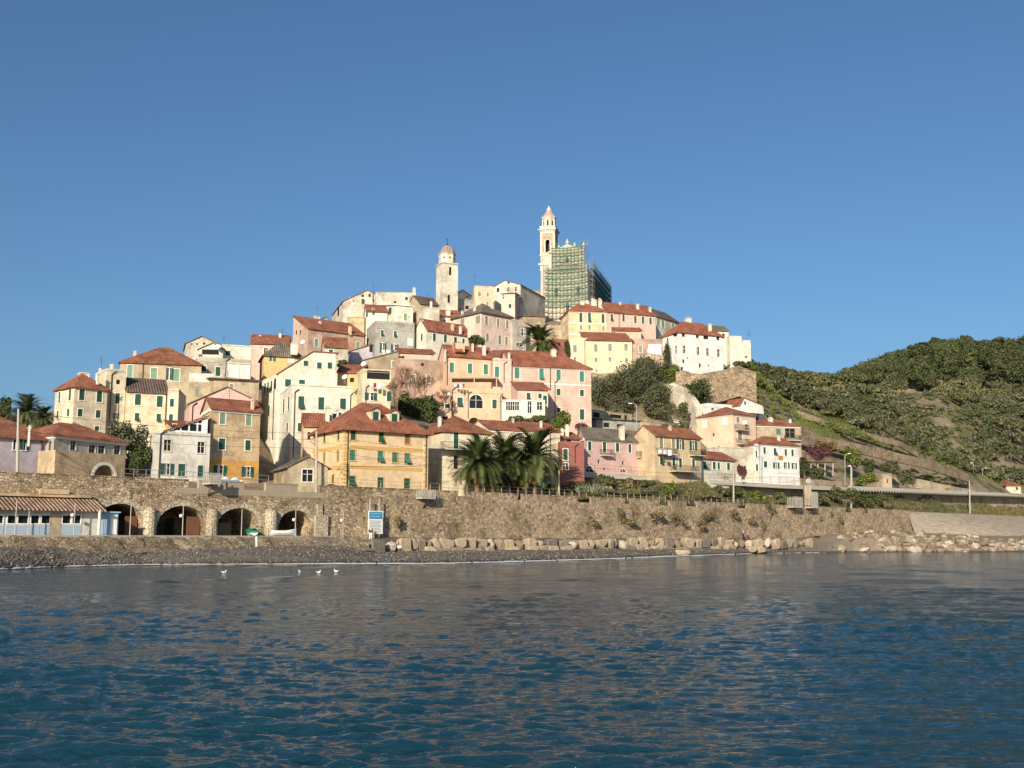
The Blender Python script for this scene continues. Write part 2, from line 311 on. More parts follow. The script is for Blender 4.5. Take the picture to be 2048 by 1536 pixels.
def add_window(f, ob, typ, cx, cy, w, h, trim='trim'):
    """plan one window: returns a function that makes its objects once the wall exists"""
    ua, ub, va, vb = f.rect(cx, cy, w, h); inside = ua > .05 and ub < f.L - .05 and vb < f.z1 - .1 and va > f.z0 + .05
    arch = typ.isupper(); t = typ.lower(); leaf = None
    if t == 'o':
        q = (ub - ua) * .28; leaf = (ua, ub); ua, ub = ua + q, ub - q
    rec = .22
    if inside: f.open.append((ua, ub, va, vb, arch, rec))
    base = -rec if inside else .02
    def make(root, zz=[0]):
        if t == 'n':
            m = MB(); 
            if arch: m.prism(arc_pts(f, ua, ub, va, vb, base), f.N * .02)
            else: fbox(m, f, ua, ub, va, vb, base, base + .02)
            m.build('window', 'dark', root); return
        m = MB(); fr = .11
        if arch:
            k = 12; o_ = arc_pts(f, ua - fr, ub + fr, va, vb + fr, .0); i_ = arc_pts(f, ua, ub, va, vb, .0)
            for j in range(len(o_) - 1): m.prism([i_[j], o_[j], o_[j + 1], i_[j + 1]], f.N * .06)
        else:
            fbox(m, f, ua - fr, ua, va - fr * .5, vb + fr, 0.002, .05); fbox(m, f, ub, ub + fr, va - fr * .5, vb + fr, .002, .05)
            fbox(m, f, ua, ub, vb, vb + fr, .002, .05)
        fbox(m, f, ua - fr * 1.4, ub + fr * 1.4, va - fr * 1.3, va - fr * .5, .0, .10)
        if t in 'od':      # the sash in the opening
            c0 = base + .05
            mid = (ua + ub) / 2
            fbox(m, f, mid - .035, mid + .035, va, vb, c0, c0 + .05); fbox(m, f, ua, ub, va + (vb - va) * .6, va + (vb - va) * .6 + .05, c0, c0 + .04)
        wo = m.build('window', trim, root)
        if t in 'od':
            m = MB()
            if arch: m.prism(arc_pts(f, ua, ub, va, vb, base), f.N * .03)
            else: fbox(m, f, ua, ub, va, vb, base, base + .03)
            m.build('pane', 'glass', wo)
            if t == 'o':
                m = MB(); fbox(m, f, ua + .05, (ua + ub) / 2 - .04, va, vb, base + .035, base + .045); m.build('curtain', 'curtain', wo)
                for a, b in ((leaf[0], ua - .02), (ub + .02, leaf[1])):
                    m = MB(); fbox(m, f, a, b, va, vb, .055, .10); m.build('shutter', 'shg', wo)
        else:
            m = MB(); mid = (ua + ub) / 2
            if arch: m.prism(arc_pts(f, ua, ub, va, vb, base + .1), f.N * .06)
            elif t in 'st' and inside and vb - va > 1.2 and RW.random() < .2:      # lower flap of the shutter propped open
                vm = va + (vb - va) * .55; fbox(m, f, ua, ub, vm, vb, base + .12, base + .18); m.prism([f.p(ua + .03, va + .02, base + .62), f.p(ub - .03, va + .02, base + .62), f.p(ub - .03, vm, base + .16), f.p(ua + .03, vm, base + .16)], f.N * .05)
            else:
                fbox(m, f, ua, mid - .02, va, vb, base + .12, base + .18); fbox(m, f, mid + .02, ub, va, vb, base + .12, base + .18); fbox(m, f, mid - .02, mid + .02, va, vb, base + .10, base + .13)
            m.build('shutter', SH[t], wo)
    return make
def roof_slab(mb, pts, th=.16):
    pts = [Vector(p) for p in pts]; n = (pts[1] - pts[0]).cross(pts[2] - pts[0])
    if n.z < 0: pts = pts[::-1]
    mb.prism([p - ZV * th for p in pts], ZV * th)
def yaw_of(a, b): return math.degrees(math.atan2(b.y - a.y, b.x - a.x))
def house(label, pts, Y, base, D=8.0, wall='cream', roof=('flat',), wins=None, name='house', cat='house', chim=(), pipes=(), bands=(), cornice=None, oh=.4, prof=None, rmat='roof', yaw=None, side='m', trim='trim', ctrl=True, balc=(), skirt=2.0, dishes=(), rmatchim='cream2'):
    """pts: eave corners in the photo, west to east (2: one wall seen; 3: two walls and the corner between).
    base: photo row of the foot (or a height if < 200)."""
    k = 1 if len(pts) == 3 else 0
    Mp = at(*pts[k], Y); z1 = Mp.z
    lng = 0
    if len(pts) == 3:
        Lp, Rp = pts[0], pts[2]
        useR = (Rp[0] - pts[1][0]) >= (pts[1][0] - Lp[0])
        if yaw is not None: dirR = Vector((math.cos(R_(yaw)), math.sin(R_(yaw)), 0)); 
        elif useR: q = on_z(*Rp, z1); dirR = (q - Mp); dirR.z = 0; dirR.normalize()
        else: q = on_z(*Lp, z1); d = (q - Mp); d.z = 0; d.normalize(); dirR = Vector((d.y, -d.x, 0))
        back = Vector((-dirR.y, dirR.x, 0))
        def reach(px, dr):          # how far from M along dr until column px
            t = (px - 1024) / F / math.cos(PITCH); rr = ray(px, 768); kx = rr.x / rr.y
            den = dr.x - kx * dr.y; return (kx * Mp.y - Mp.x) / den if abs(den) > 1e-6 else 0
        # columns measured at the eave row so use the eave rays
        def reach2(p, dr):
            rr = ray(*p); kx = rr.x / rr.y; den = dr.x - kx * dr.y; return (kx * Mp.y - Mp.x) / den if abs(den) > 1e-6 else 0
        a = reach2(Rp, dirR); b = reach2(Lp, back)
        if not .5 < a < 60: print('BAD R', label, a); a = 8
        bad = not .5 < b < 24; b = 9 if bad else b
        off = back * b
        if bad or (b < 5 and not prof):          # a short west wall: let it run back at its seen angle to a real depth
            rr = ray(*Lp); kx = rr.x / rr.y; dn = Vector((kx, 1, 0)); y0 = Mp.y; D0 = 9.0 if bad else 6.0
            s0 = (D0 - Vector((kx * y0 - Mp.x, 0, 0)).dot(back)) / dn.dot(back); off = Vector((kx * (y0 + s0) - Mp.x, s0, 0)); b = D0
        P0, P1 = Mp + off, Mp; P2 = Mp + dirR * a
        A, B, C, Dp = Mp.copy(), P2, P2 + off, P0     # front-left, front-right, back-right, back-left
    else:
        q = on_z(*pts[1], z1); dr = q - Mp; dr.z = 0; a = dr.length; dr.normalize()
        if yaw is not None:
            dr = Vector((math.cos(R_(yaw)), math.sin(R_(yaw)), 0)); rr = ray(*pts[1]); kx = rr.x / rr.y; a = (kx * Mp.y - Mp.x) / (dr.x - kx * dr.y)
        back = Vector((-dr.y, dr.x, 0)); A, B = Mp.copy(), Mp + dr * a; C, Dp = B + back * D, A + back * D; dirR = dr; b = D
    zb = base if base < 200 else at(Mp.x * 0 + pts[k][0], base, Y).z
    cen = (A + B + C + Dp) / 4
    HOUSES.append((label, round(yaw_of(A, B), 0), round((B - A).length, 1), round((Dp - A).length, 1), round(zb, 1), round(z1, 1), round(cen.y, 0)))
    if ctrl: BASES.append((A.x, A.y, zb)); BASES.append((B.x, B.y, zb)); BASES.append((cen.x, cen.y, zb))
    root = thing(name, label, cat, (cen.x, cen.y, zb))
    z0 = zb - skirt
    fs = [Face(Dp, A, z0, z1), Face(A, B, z0, z1), Face(B, C, z0, z1), Face(C, Dp, z0, z1)]
    root_f = fs
    def pick(cx, cy):
        best = None
        for f in fs[:3]:
            if not f.facing(): continue
            l, r = f.pxr((f.z0 + f.z1) / 2)
            if min(l, r) - 1 <= cx <= max(l, r) + 1: return f
            g = min(abs(cx - l), abs(cx - r)); best = (g, f) if best is None or g < best[0] else best
        return best[1]
    makers = []
    for t, lst in (wins or {}).items():
        for it in lst: makers.append(add_window(pick(it[0], it[1]), root, t, *it, trim=trim))
    mb = MB()
    for f in fs: f.wall(mb)
    # --- roof
    rt = roof[0]; rm = MB(); zr = None
    e = oh
    def up(P, z): return Vector((P.x, P.y, z))
    if prof:
        pz = [fs[1].uv(*p) for p in prof]; pz[0] = (0, max(pz[0][1], z1)) if abs(pz[0][0]) < 1.5 else pz[0]
        if abs(pz[-1][0] - fs[1].L) < 1.5: pz[-1] = (fs[1].L, max(pz[-1][1], z1))
        for f, d in ((fs[1], 0), ):
            top = [f.p(u, v) for u, v in pz]; mb.prism([f.p(pz[0][0], z1)] + top + [f.p(pz[-1][0], z1)], back * .25)
            mb.prism([p + back * (b - .25) for p in [f.p(pz[0][0], z1)] + top + [f.p(pz[-1][0], z1)]], back * .25)
        for (u0, v0), (u1, v1) in zip(pz, pz[1:]):
            f = fs[1]; du = .25 if abs(v1 - v0) > .02 else 0
            uu0 = u0 - (du if (u0, v0) == pz[0] else 0); uu1 = u1 + (du if (u1, v1) == pz[-1] else 0)
            sl = (v1 - v0) / (u1 - u0); vv0 = v0 - sl * (u0 - uu0); vv1 = v1 + sl * (uu1 - u1)
            roof_slab(rm, [f.p(uu0, vv0 + .17, e * .5), f.p(uu1, vv1 + .17, e * .5), f.p(uu1, vv1 + .17, -b - .2), f.p(uu0, vv0 + .17, -b - .2)])
            # west wall up to the first profile point
        for (uu, vv) in (pz[0], pz[-1]):
            if vv > z1 + .1:
                f = fs[1]; uin = uu + (.25 if uu < 1 else -.25); mb.prism([f.p(uu, z1), f.p(uin, z1), f.p(uin, vv), f.p(uu, vv)], back * b)
        zr = max(v for _, v in pz)
    elif rt in ('hip', 'gable', 'shed'):
        rp = roof[1]; mid0, mid1 = (A + Dp) / 2, (B + C) / 2
        if rt == 'shed':
            zr = z1 + rp
            sl = rp / b
            q = [A - dirR * e - back * e, B + dirR * e - back * e, C + dirR * e + back * .1, Dp - dirR * e + back * .1]
            hz = [z1 - sl * e, z1 - sl * e, zr + sl * .1, zr + sl * .1]
            roof_slab(rm, [up(p, h + .17) for p, h in zip(q, hz)])
            mb.poly([up(A, z1), up(Dp, z1), up(Dp, zr)]); mb.poly([up(B, z1), up(C, zr), up(C, z1)]); mb.poly([up(Dp, z1), up(C, z1), up(C, zr), up(Dp, zr)])
        else:
            cross = len(roof) > 2 and roof[2] == 'x'         # ridge at right angles to the front
            if cross: mid0, mid1 = (A + B) / 2, (Dp + C) / 2
            zr = rp if rp < 200 else xy_at(roof[3][0] if len(roof) > 3 else proj((mid0 + mid1) / 2 + ZV * 0)[0], rp, mid0, mid1).z
            zr = max(zr, z1 + .4)
            axis = (mid1 - mid0).normalized(); half = ((Dp - A).length if not cross else (B - A).length) / 2; ln = (mid1 - mid0).length
            sl = (zr - z1) / half
            ze = z1 - sl * e
            perp = back if not cross else dirR
            n0 = A - dirR * e - back * e; n1 = B + dirR * e - back * e; n2 = C + dirR * e + back * e; n3 = Dp - dirR * e + back * e
            if rt == 'hip':
                ins = min(half, ln / 2 - .01) * (roof[4] if len(roof) > 4 else 1.0)
                i0 = ins if not (len(roof) > 2 and roof[2] == 'r') else -e
                r0 = up(mid0 + axis * (i0), zr + .17); r1 = up(mid1 - axis * ins, zr + .17)
                if len(roof) > 2 and roof[2] == 'l': r1 = up(mid1 + axis * e, zr + .17)
                g0, g1, g2, g3 = (up(p, ze + .17) for p in (n0, n1, n2, n3))
                if not cross:
                    roof_slab(rm, [g0, g1, r1, r0]); roof_slab(rm, [g2, g3, r0, r1])
                    if i0 > 0: roof_slab(rm, [g3, g0, r0])
                    else: mb.poly([up(A, z1), up(Dp, z1), up(mid0, zr)])
                    if not (len(roof) > 2 and roof[2] == 'l'): roof_slab(rm, [g1, g2, r1])
                    else: mb.poly([up(B, z1), up(C, z1), up(mid1, zr)])
                else:
                    roof_slab(rm, [g1, g2, r1, r0]); roof_slab(rm, [g3, g0, r0, r1]); roof_slab(rm, [g0, g1, r0]); roof_slab(rm, [g2, g3, r1])
            else:
                r0 = up(mid0 - axis * e * .5, zr + .17); r1 = up(mid1 + axis * e * .5, zr + .17)
                if not cross:
                    ge = e * .5
                    roof_slab(rm, [up(A - dirR * ge - back * e, ze + .17), up(B + dirR * ge - back * e, ze + .17), r1, r0]); roof_slab(rm, [up(C + dirR * ge + back * e, ze + .17), up(Dp - dirR * ge + back * e, ze + .17), r0, r1])
                    mb.poly([up(Dp, z1), up(A, z1), up(mid0, zr)]); mb.poly([up(B, z1), up(C, z1), up(mid1, zr)])
                else:
                    ge = e * .5
                    roof_slab(rm, [up(B + dirR * e - back * ge, ze + .17), up(C + dirR * e + back * ge, ze + .17), r1, r0]); roof_slab(rm, [up(Dp - dirR * e + back * ge, ze + .17), up(A - dirR * e - back * ge, ze + .17), r0, r1])
                    mb.poly([up(A, z1), up(B, z1), up(mid0, zr)]); mb.poly([up(C, z1), up(Dp, z1), up(mid1, zr)])
    else:                      # flat roof inside a parapet
        ph = roof[1] if len(roof) > 1 else .5; rm.prism([up(p, z1 - ph - .1) for p in (A, B, C, Dp)], ZV * .1)
        for f in fs:
            n_ = f; mb.prism([f.p(0, z1), f.p(f.L, z1), f.p(f.L, z1, -.25), f.p(0, z1, -.25)], ZV * .001)
            mb.poly([f.p(.25, z1 - ph, -.25), f.p(f.L - .25, z1 - ph, -.25), f.p(f.L - .25, z1, -.25), f.p(.25, z1, -.25)])
        zr = z1
    wo = mb.build('wall', wall, root); ro = rm.build('roof', rmat if rt != 'flat' or prof else 'conc', root)
    for mk in makers: mk(root)
    if cornice:
        for f in fs[:3]:
            if f.facing(): m = MB(); fbox(m, f, -.003 if f is fs[1] else 0, f.L + (.003 if f is fs[1] else 0), z1 - .45, z1 - .05, .003, .14 + (.003 if f is fs[1] else 0)); m.build('cornice', cornice, root)
    for it in bands:
        py, hp, mt = it[:3]
        for f in fs[:2]:
            if f.facing(): m = MB(); v = at(pts[k][0], py, Y).z; hh = hp * Y / F; fbox(m, f, -.003 if f is fs[1] else 0, f.L, v - hh / 2, v + hh / 2, .004, .035 + (.003 if f is fs[1] else 0)); m.build('wall_band', mt, root)
    for it in pipes:
        px, y0, y1 = it; f = pick(px, (y0 + y1) / 2); m = MB(); u, va = f.uv(px, y1); vb = f.uv(px, y0)[1]
        m.tube(f.p(u, va, .10), f.p(u, vb, .10), .07); m.tube(f.p(u, vb, .10), f.p(u + .6, vb + .5, .2), .07); m.build('drainpipe', 'iron', root)
    for it in chim:
        px, yb, wp, hp = it[:4]; Yc = cen.y if len(it) < 5 else cen.y + it[4]
        p = at(px, yb, Yc); ww = wp * Yc / F / 2; hh = hp * Yc / F; ax = Vector((math.cos(R_(20)), math.sin(R_(20)), 0)); ay = Vector((-ax.y, ax.x, 0))
        m = MB(); m.box(p + ZV * (hh / 2 - .6), ax * ww, ay * ww, ZV * (hh / 2 + .6)); hh -= .35; m.box(p + ZV * (hh + .35), ax * (ww + .1), ay * (ww + .1), ZV * .06)
        m.box(p + ZV * (hh + .46), ax * ww * .6, ay * ww * .6, ZV * .1); m.box(p + ZV * (hh + .6), ax * ww * .9, ay * ww * .9, ZV * .045)
        m.build('chimney', rmatchim, ro)
    for it in balc:
        px0, px1, py, rail, dep = it; f = pick((px0 + px1) / 2, py - 4); ua, v = f.uv(px0, py); ub, _ = f.uv(px1, py); m = MB(); fbox(m, f, ua, ub, v - .18, v, .0, dep); bo = m.build('balcony', 'concp', root)
        m = MB(); h = 1.0
        for d in (dep - .05,): 
            fbox(m, f, ua, ub, v + h - .05, v + h, d - .03, d + .03)
            n = max(3, int((ub - ua) / .22))
            for i in range(n + 1): fbox(m, f, ua + (ub - ua) * i / n - .02, ua + (ub - ua) * i / n + .02, v, v + h, d - .02, d + .02)
        for u_ in (ua + .03, ub - .03):
            m.box(f.p(u_, v + h, dep / 2), f.U * .03, f.N * (dep / 2), ZV * .03)
            for j in range(4): m.box(f.p(u_, v + h / 2, dep * j / 4), f.U * .02, f.N * .02, ZV * (h / 2))
        m.build('railing', 'iron', bo)
    for it in dishes:
        px, py = it; f = pick(px, py); u, v = f.uv(px, py); m = MB(); c = f.p(u, v, .4); m.lathe((0, 0, 0), [(.02, 0), (.25, .05), (.42, .16)], 12)
        q = (Vector((.5, -.8, .5))).normalized().to_track_quat('Z', 'Y').to_matrix(); m.v = [tuple(c + q @ Vector(p)) for p in m.v]; m.tube(c, f.p(u, v - .3, 0), .03); m.build('satellite_dish', 'whitep', root)
    root_data[root.name] = (fs, root, ro, cen, dirR, back, z1, zb)
    return root
HOUSES = []; root_data = {}
def block(parent, name, pts, Y, ytop, ybot, D, mat, yaw=None):
    """extra box part of a thing: two photo points of its front top edge"""
    A = at(*pts[0], Y); z1 = A.z
    if yaw is None:
        q = on_z(*pts[1], z1); dr = q - A; dr.z = 0; a = dr.length; dr.normalize()
    else:
        dr = Vector((math.cos(R_(yaw)), math.sin(R_(yaw)), 0)); rr = ray(*pts[1]); kx = rr.x / rr.y; a = (kx * A.y - A.x) / (dr.x - kx * dr.y)
    bk = Vector((-dr.y, dr.x, 0)); zb = at(pts[0][0], ybot, Y).z
    m = MB(); m.prism([Vector((p.x, p.y, zb)) for p in (A, A + dr * a, A + dr * a + bk * D, A + bk * D)], ZV * (z1 - zb)); return m.build(name, mat, parent)
# ================================================================== the town
H = house
# --- front row, behind the railway line, west to east
H('low lilac house with a dark tiled roof beside the railway pole', [(-70, 866), (111, 880)], 119, 9.0, 9, 'lilac', ('hip', 842, '', (70, 842)), {'s': [(29, 889, 5, 20)], 'o': [(48, 889.5, 18, 20)], 'n': [(94.5, 896, 5, 6)]}, rmat='roof2', pipes=[(81, 882, 925)], chim=[(58, 872, 4, 16, -3)])
a2 = H('long low grey and ochre house with an arched cellar under its terrace', [(109, 869), (252, 884)], 126, 9.0, 8, 'greywarm', ('hip', 852, '', (160, 852)), {'d': [(146, 891, 11, 18), (184, 898, 13, 15), (203, 899, 13, 15), (234, 900, 12, 17)]}, rmat='roof', cornice='trim', trim='greywarm')
def a2x():
    fs = root_data[a2.name][0]; t = MB(); A = at(111, 900, 122); Bq = on_z(251, 911.5, A.z); f = Face(A, Bq, 8.5, A.z)
    ua, ub, va, vb = f.rect(209, 941, 43, 22); f.open.append((ua, ub, 8.6, vb, True, 2.0)); f.wall(t); bk = -f.N * 3
    t.poly([f.p(0, f.z1), f.p(f.L, f.z1), f.p(f.L, f.z1, -3), f.p(0, f.z1, -3)]); t.poly([f.p(f.L, 8.5), f.p(f.L, 8.5, -3), f.p(f.L, f.z1, -3), f.p(f.L, f.z1)]); t.poly([f.p(0, 8.5), f.p(0, 8.5, -3), f.p(0, f.z1, -3), f.p(0, f.z1)])
    o = t.build('terrace_wall', 'ochre', a2); m = MB(); fbox(m, f, ua, ub, 8.6, vb, -2.0, -1.9); m.build('cellar_back', 'tan', o)
    m = MB(); q = arc_pts(f, ua - .35, ub + .35, 8.6, vb + .35, 0); i_ = arc_pts(f, ua, ub, 8.6, vb, 0)
    for j in range(len(q) - 1): m.prism([i_[j], q[j], q[j + 1], i_[j + 1]], f.N * .06)
    m.build('arch_ring', 'trim', o)
a2x()
H('tall cream corner house with red hipped roof at the west end', [(111, 779), (149.5, 771), (215, 778)], 158, 930, 9, 'cream', ('hip', 750, '', (179, 750)), {'s': [(119, 795, 4, 22), (140, 789.5, 5, 22), (115.5, 829, 4, 14), (136.5, 825, 5, 15), (164, 789.5, 11, 22), (199, 793, 11, 22), (160.5, 825.5, 10, 15), (196.5, 828, 10, 15), (159, 855, 10, 9), (194, 857, 9, 9)]}, pipes=[(213, 782, 860)], chim=[(167, 764, 22, 14, 3)])
H('narrow cream stair tower house above the cream corner house', [(191, 745), (214, 736.5), (253, 740)], 163, 930, 8, 'cream', ('flat', .3), {'n': [(236.5, 764, 8, 9)], 's': [(235, 797, 9, 21)], 'o': [(232, 832, 10, 12)]}, pipes=[(217, 748, 870)], chim=[(200, 750, 6, 10, 2), (223, 742, 7, 10, 3)])
H('pale yellow house with grey slate roof and skylight', [(253, 781), (335, 785.5)], 164, 930, 9, 'cream', ('gable', 759, '', (290, 759)), {'s': [(276, 799, 12, 22), (319.5, 803, 12, 22), (274, 834, 9, 16), (317.5, 835.5, 9, 16)]}, rmat='slate2', pipes=[(330, 787, 850)])
H('slim pale yellow annex stepping down from the slate roofed house', [(336, 777), (358, 777.5)], 164, 930, 9, 'cream', ('flat', .3), {'s': [(344, 805.6, 8, 16), (342, 835, 8, 13)]})
H('ruined stone palazzo with broad hipped terracotta roof and pale green shutters', [(241, 723), (403, 729)], 190, 800, 12, 'stonet', ('hip', 697, '', (330, 697)), {'p': [(260, 743, 11, 26), (308, 748, 13, 24), (352, 750, 14, 24)], 'o': [(339, 748, 14, 24)]}, rmat='roof2', pipes=[(285, 726, 765)])
# mid west
H('grey stone gable house on the western skyline', [(372, 687), (443, 691)], 206, 740, 9, 'stonep', ('flat',), {'n': [(383, 688, 3, 3), (394, 688, 3, 3), (408, 687, 4, 4)]}, prof=[(372, 687), (404, 673), (443, 691)], rmat='slate')
a5b = H('white roof-terrace house with open gabled loggia', [(397, 699), (446, 700)], 199, 740, 5, 'offwhite', ('flat',), {'n': [(421, 704, 34, 10)]}, prof=[(397, 699), (426, 687), (446, 697)], rmat='slate', dishes=[(436, 694)])
H('pale rendered upper house with flat roof beside the loggia', [(445, 688), (502, 692)], 202, 740, 6, 'cream2', ('flat', .2), {'s': [(456, 706, 10, 9)]})
H('pale stone house with two large white shuttered windows', [(397, 713), (503, 720)], 195, 790, 7, 'stonep', ('flat', .9), {'w': [(465, 740, 22, 27), (489, 742, 20, 28)], 's': [(408, 737, 9, 10), (436, 743, 10, 18)]}, pipes=[(451, 722, 755)])
H('ochre house with a white parapet and blind wall', [(379, 745), (427, 747)], 184, 830, 7, 'tan', ('flat', .9), {'p': [(396, 782, 7, 17)]}, bands=[(755, 18, 'offwhite')], trim='tan')
H('ochre block under a thick dark flat roof', [(428, 757), (518, 762)], 180, 830, 8, 'tan', ('shed', 1.0), {'g': [(463, 774, 8, 12)]}, rmat='slate2', oh=.6)
H('salmon pink gable house behind the tall ochre house', [(370, 812), (379, 808), (516, 810)], 154, 900, 9, 'pink3', ('flat',), {}, prof=[(379, 808), (455, 775), (516, 804)], rmat='slate2', pipes=[(384, 812, 850)], yaw=8)
a7 = H('tall weathered ochre house with orange ground floor', [(405, 812), (421, 816), (521, 824)], 140.5, 960, 9, 'ochre', ('gable', 798, '', (430, 798)), {'p': [(445.5, 837, 11, 22), (497.5, 840, 11, 22)], 's': [(444, 888, 13, 22), (496, 890.6, 11, 20)], 'o': [(440, 941, 26, 20), (494.7, 943.7, 24, 20)]}, cornice='trim')
def a7x():
    fs = root_data[a7.name][0]; f = fs[1]; m = MB(); v0 = f.z0 + 2.2; v1 = f.uv(470, 921)[1]
    ho = [o for o in f.open if o[2] < v1]
    g = Face(f.p(0, 0), f.p(f.L, 0), v0, v1); g.open = [(o[0] - .12, o[1] + .12, max(o[2] - .12, v0 + .01), o[3] + .12) for o in ho]
    k = MB(); g.A = g.A + f.N * .03; g.wall(k, .03); k.build('orange_base', 'orange', a7)
a7x()
a8 = H('white two storey house with glazed sunroom on its terrace', [(301, 872), (313, 861), (421, 867)], 135, 955, 8, 'offwhite', ('flat', .4), {'d': [(335, 890.5, 14, 22), (402, 895, 14, 22)], 'o': [(334, 938, 26, 22)], 's': [(363.5, 940, 14, 24), (401, 942, 11, 22)]}, pipes=[(317, 868, 955)], trim='offwhite')
def a8x():
    f = root_data[a8.name][0][1]; u0 = f.uv(342, 858)[0]; u1 = f.uv(420, 858)[0] - .05; z = f.z1 + .02; zt = f.uv(420, 834)[1]
    m = MB(); m.prism([f.p(u0, z, -1), f.p(u1, z, -1), f.p(u1, zt, -1)], -f.N * 4); s = m.build('sunroom', 'glass', a8)
    m = MB()
    for k in range(5):
        u = u0 + (u1 - u0) * (k + .4) / 4.6; zz = z + (zt - z) * (u - u0) / (u1 - u0); fbox(m, f, u - .09, u + .09, z, zz, -1, -.9)
    fbox(m, f, u0, u1, z, z + .25, -1.0, -.88); fbox(m, f, u0 + 2.2, u1, z + (zt - z) * .55, z + (zt - z) * .55 + .15, -1, -.88)
    m.prism([f.p(u1 - .75, z, -.99), f.p(u1, z, -.99), f.p(u1, zt, -.99), f.p(u1 - .75, zt - .2, -.99)], f.N * .14); m.build('glazing_frame', 'whitep', s)
    m = MB(); roof_slab(m, [f.p(u0 - .5, z + .1, -.6), f.p(u1 + .1, zt + .3, -.6), f.p(u1 + .1, zt + .3, -5), f.p(u0 - .5, z + .1, -5)]); m.build('roof', 'roof2', s)
a8x()
H('small orange house tucked behind the white sunroom house', [(332, 853), (343, 851), (380, 853)], 146, 900, 6, 'yellow', ('shed', 1.2), {'s': [(349, 853, 7, 9)]}, rmat='roof2')
# the two big cream blocks
H('large cream house with sloping roofline and long west wall', [(524, 764), (557, 747), (673, 752)], 182, 940, 20, 'cream2', ('flat',), {'s': [(611, 726.5, 8, 10), (638, 731, 8, 12), (659, 731, 8, 12), (576, 766, 12, 15), (604, 764, 12, 9), (530, 777, 4, 20), (536, 775, 4, 20), (543, 772, 4, 20), (551, 768, 4, 20), (538, 822, 4, 22)]}, prof=[(557, 747), (626, 704), (673, 707)], rmat='roof2', pipes=[(546, 765, 880)])
H('big cream apartment house with flat roof and iron drainpipe', [(557, 781), (584, 767), (706, 773)], 170, 955, 11, 'cream2', ('flat', .25), {'s': [(602.5, 805, 12, 25), (642.5, 807, 12, 25), (686, 808, 12, 22), (602, 854.6, 13, 17), (559.5, 815, 3, 24), (567.5, 812, 4, 26), (577.5, 807, 4, 26), (574.5, 855, 4, 17)]}, pipes=[(586, 784, 915), (700, 790, 840)])
H('little stone railway hut with slate gable roof', [(548, 939), (576, 934), (656, 932)], 139, 8.9, 6, 'stonet', ('gable', 914, 'x', (618, 914)), {'d': [(615, 951, 21, 24)]}, rmat='slate', name='railway_hut', cat='hut', yaw=25)
yh = H('yellow house with orange bands, quoined corners and red hipped roof', [(627, 866), (690, 852.5), (856, 863.5)], 148, 9.3, 10, 'yellow2', ('hip', 809, '', (744, 809), 1.0), {'s': [(706.5, 870, 10, 20), (762.6, 874.5, 10, 20), (631.5, 877, 3, 20), (649, 875, 4, 20), (677, 870, 4, 20), (704.5, 962, 12, 20), (761, 965, 12, 20), (814, 967, 12, 20), (666, 958, 4, 16)], 'b': [(815, 878, 11, 20)], 't': [(705, 910.5, 11, 21), (761, 913, 11, 21), (790, 915, 11, 20), (814.5, 916.6, 11, 20), (631, 918, 3, 20), (648.5, 915, 4, 20), (676, 911, 4, 20)]}, bands=[(893, 7, 'band'), (933, 7, 'band')], cornice='trim', trim='band', pipes=[(693.5, 860, 970), (851, 870, 975)], chim=[(728, 818, 6, 10, 4)], oh=.7)
def yhx():
    fs, root, ro, cen, dR, bk, z1, zb = root_data[yh.name]
    f = fs[1]; n = 15
    for g, a, b in ((f, -.06, .75), (fs[0], fs[0].L - .55, fs[0].L - .003), (f, f.L - .75, f.L + .05)):
        m = MB()
        for i in range(n):
            v = zb + .3 + (z1 - zb - .9) * i / n; w_ = .22 if i % 2 else 0
            q0, q1 = (a, b - w_) if (g is f and a < 1) else (a + w_, b)
            fbox(m, g, q0, q1, v, v + (z1 - zb) / n * .62, .045, .082)
        m.build('quoins', 'band', root)
    for g, a, b in ((f, -.045, .8), (fs[0], fs[0].L - .6, fs[0].L - .003), (f, f.L - .8, f.L + .04)): m = MB(); fbox(m, g, a, b, zb, z1 - .46, .003, .043); m.build('quoin_strip', 'lemon', root)
    for cx, cy in ((751, 832), (788.5, 836)):       # two dormers on the front slope
        u, v = f.uv(cx, cy); dd = -2.6; wv = .8; v = f.uv(cx, cy)[1]
        q = at(cx, cy, f.p(u, 0).y + 1.7); u = (q - f.A).dot(f.U); v = q.z; d0 = (q - f.A).dot(f.N)
        m = MB(); m.prism([f.p(u - wv, v - 1.1, d0), f.p(u + wv, v - 1.1, d0), f.p(u + wv, v + .75, d0), f.p(u, v + 1.2, d0), f.p(u - wv, v + .75, d0)], -f.N * 3); do = m.build('dormer', 'cream', ro)
        m = MB(); roof_slab(m, [f.p(u - wv - .2, v + .78, d0 + .25), f.p(u, v + 1.33, d0 + .25), f.p(u, v + 1.33, d0 - 3), f.p(u - wv - .2, v + .78, d0 - 3)], .1); roof_slab(m, [f.p(u + wv + .2, v + .78, d0 + .25), f.p(u, v + 1.33, d0 + .25), f.p(u, v + 1.33, d0 - 3), f.p(u + wv + .2, v + .78, d0 - 3)], .1); m.build('dormer_roof', 'roof', do)
        m = MB(); fbox(m, f, u - .42, u + .42, v - .85, v + .6, d0 + .003, d0 + .06); m.build('shutter', 'shg', do)
yhx()
H('orange attic house behind the yellow house with dormer windows', [(608, 851), (705, 845)], 160, 935, 7, 'peach2', ('gable', 829, '', (655, 829)), {'s': [(661, 838, 5, 16), (679, 833, 5, 16)], 'n': [(618, 871, 5, 14)]}, chim=[(656, 830, 10, 14, -2), (678, 830, 9, 9, -2)], yaw=14)
H('shaded cream wing between the yellow and balcony houses', [(859, 866), (884, 866)], 166, 9.3, 8, 'greywarm', ('shed', 2.2), {'n': [(868, 940, 6, 14)]}, rmat='roof2')
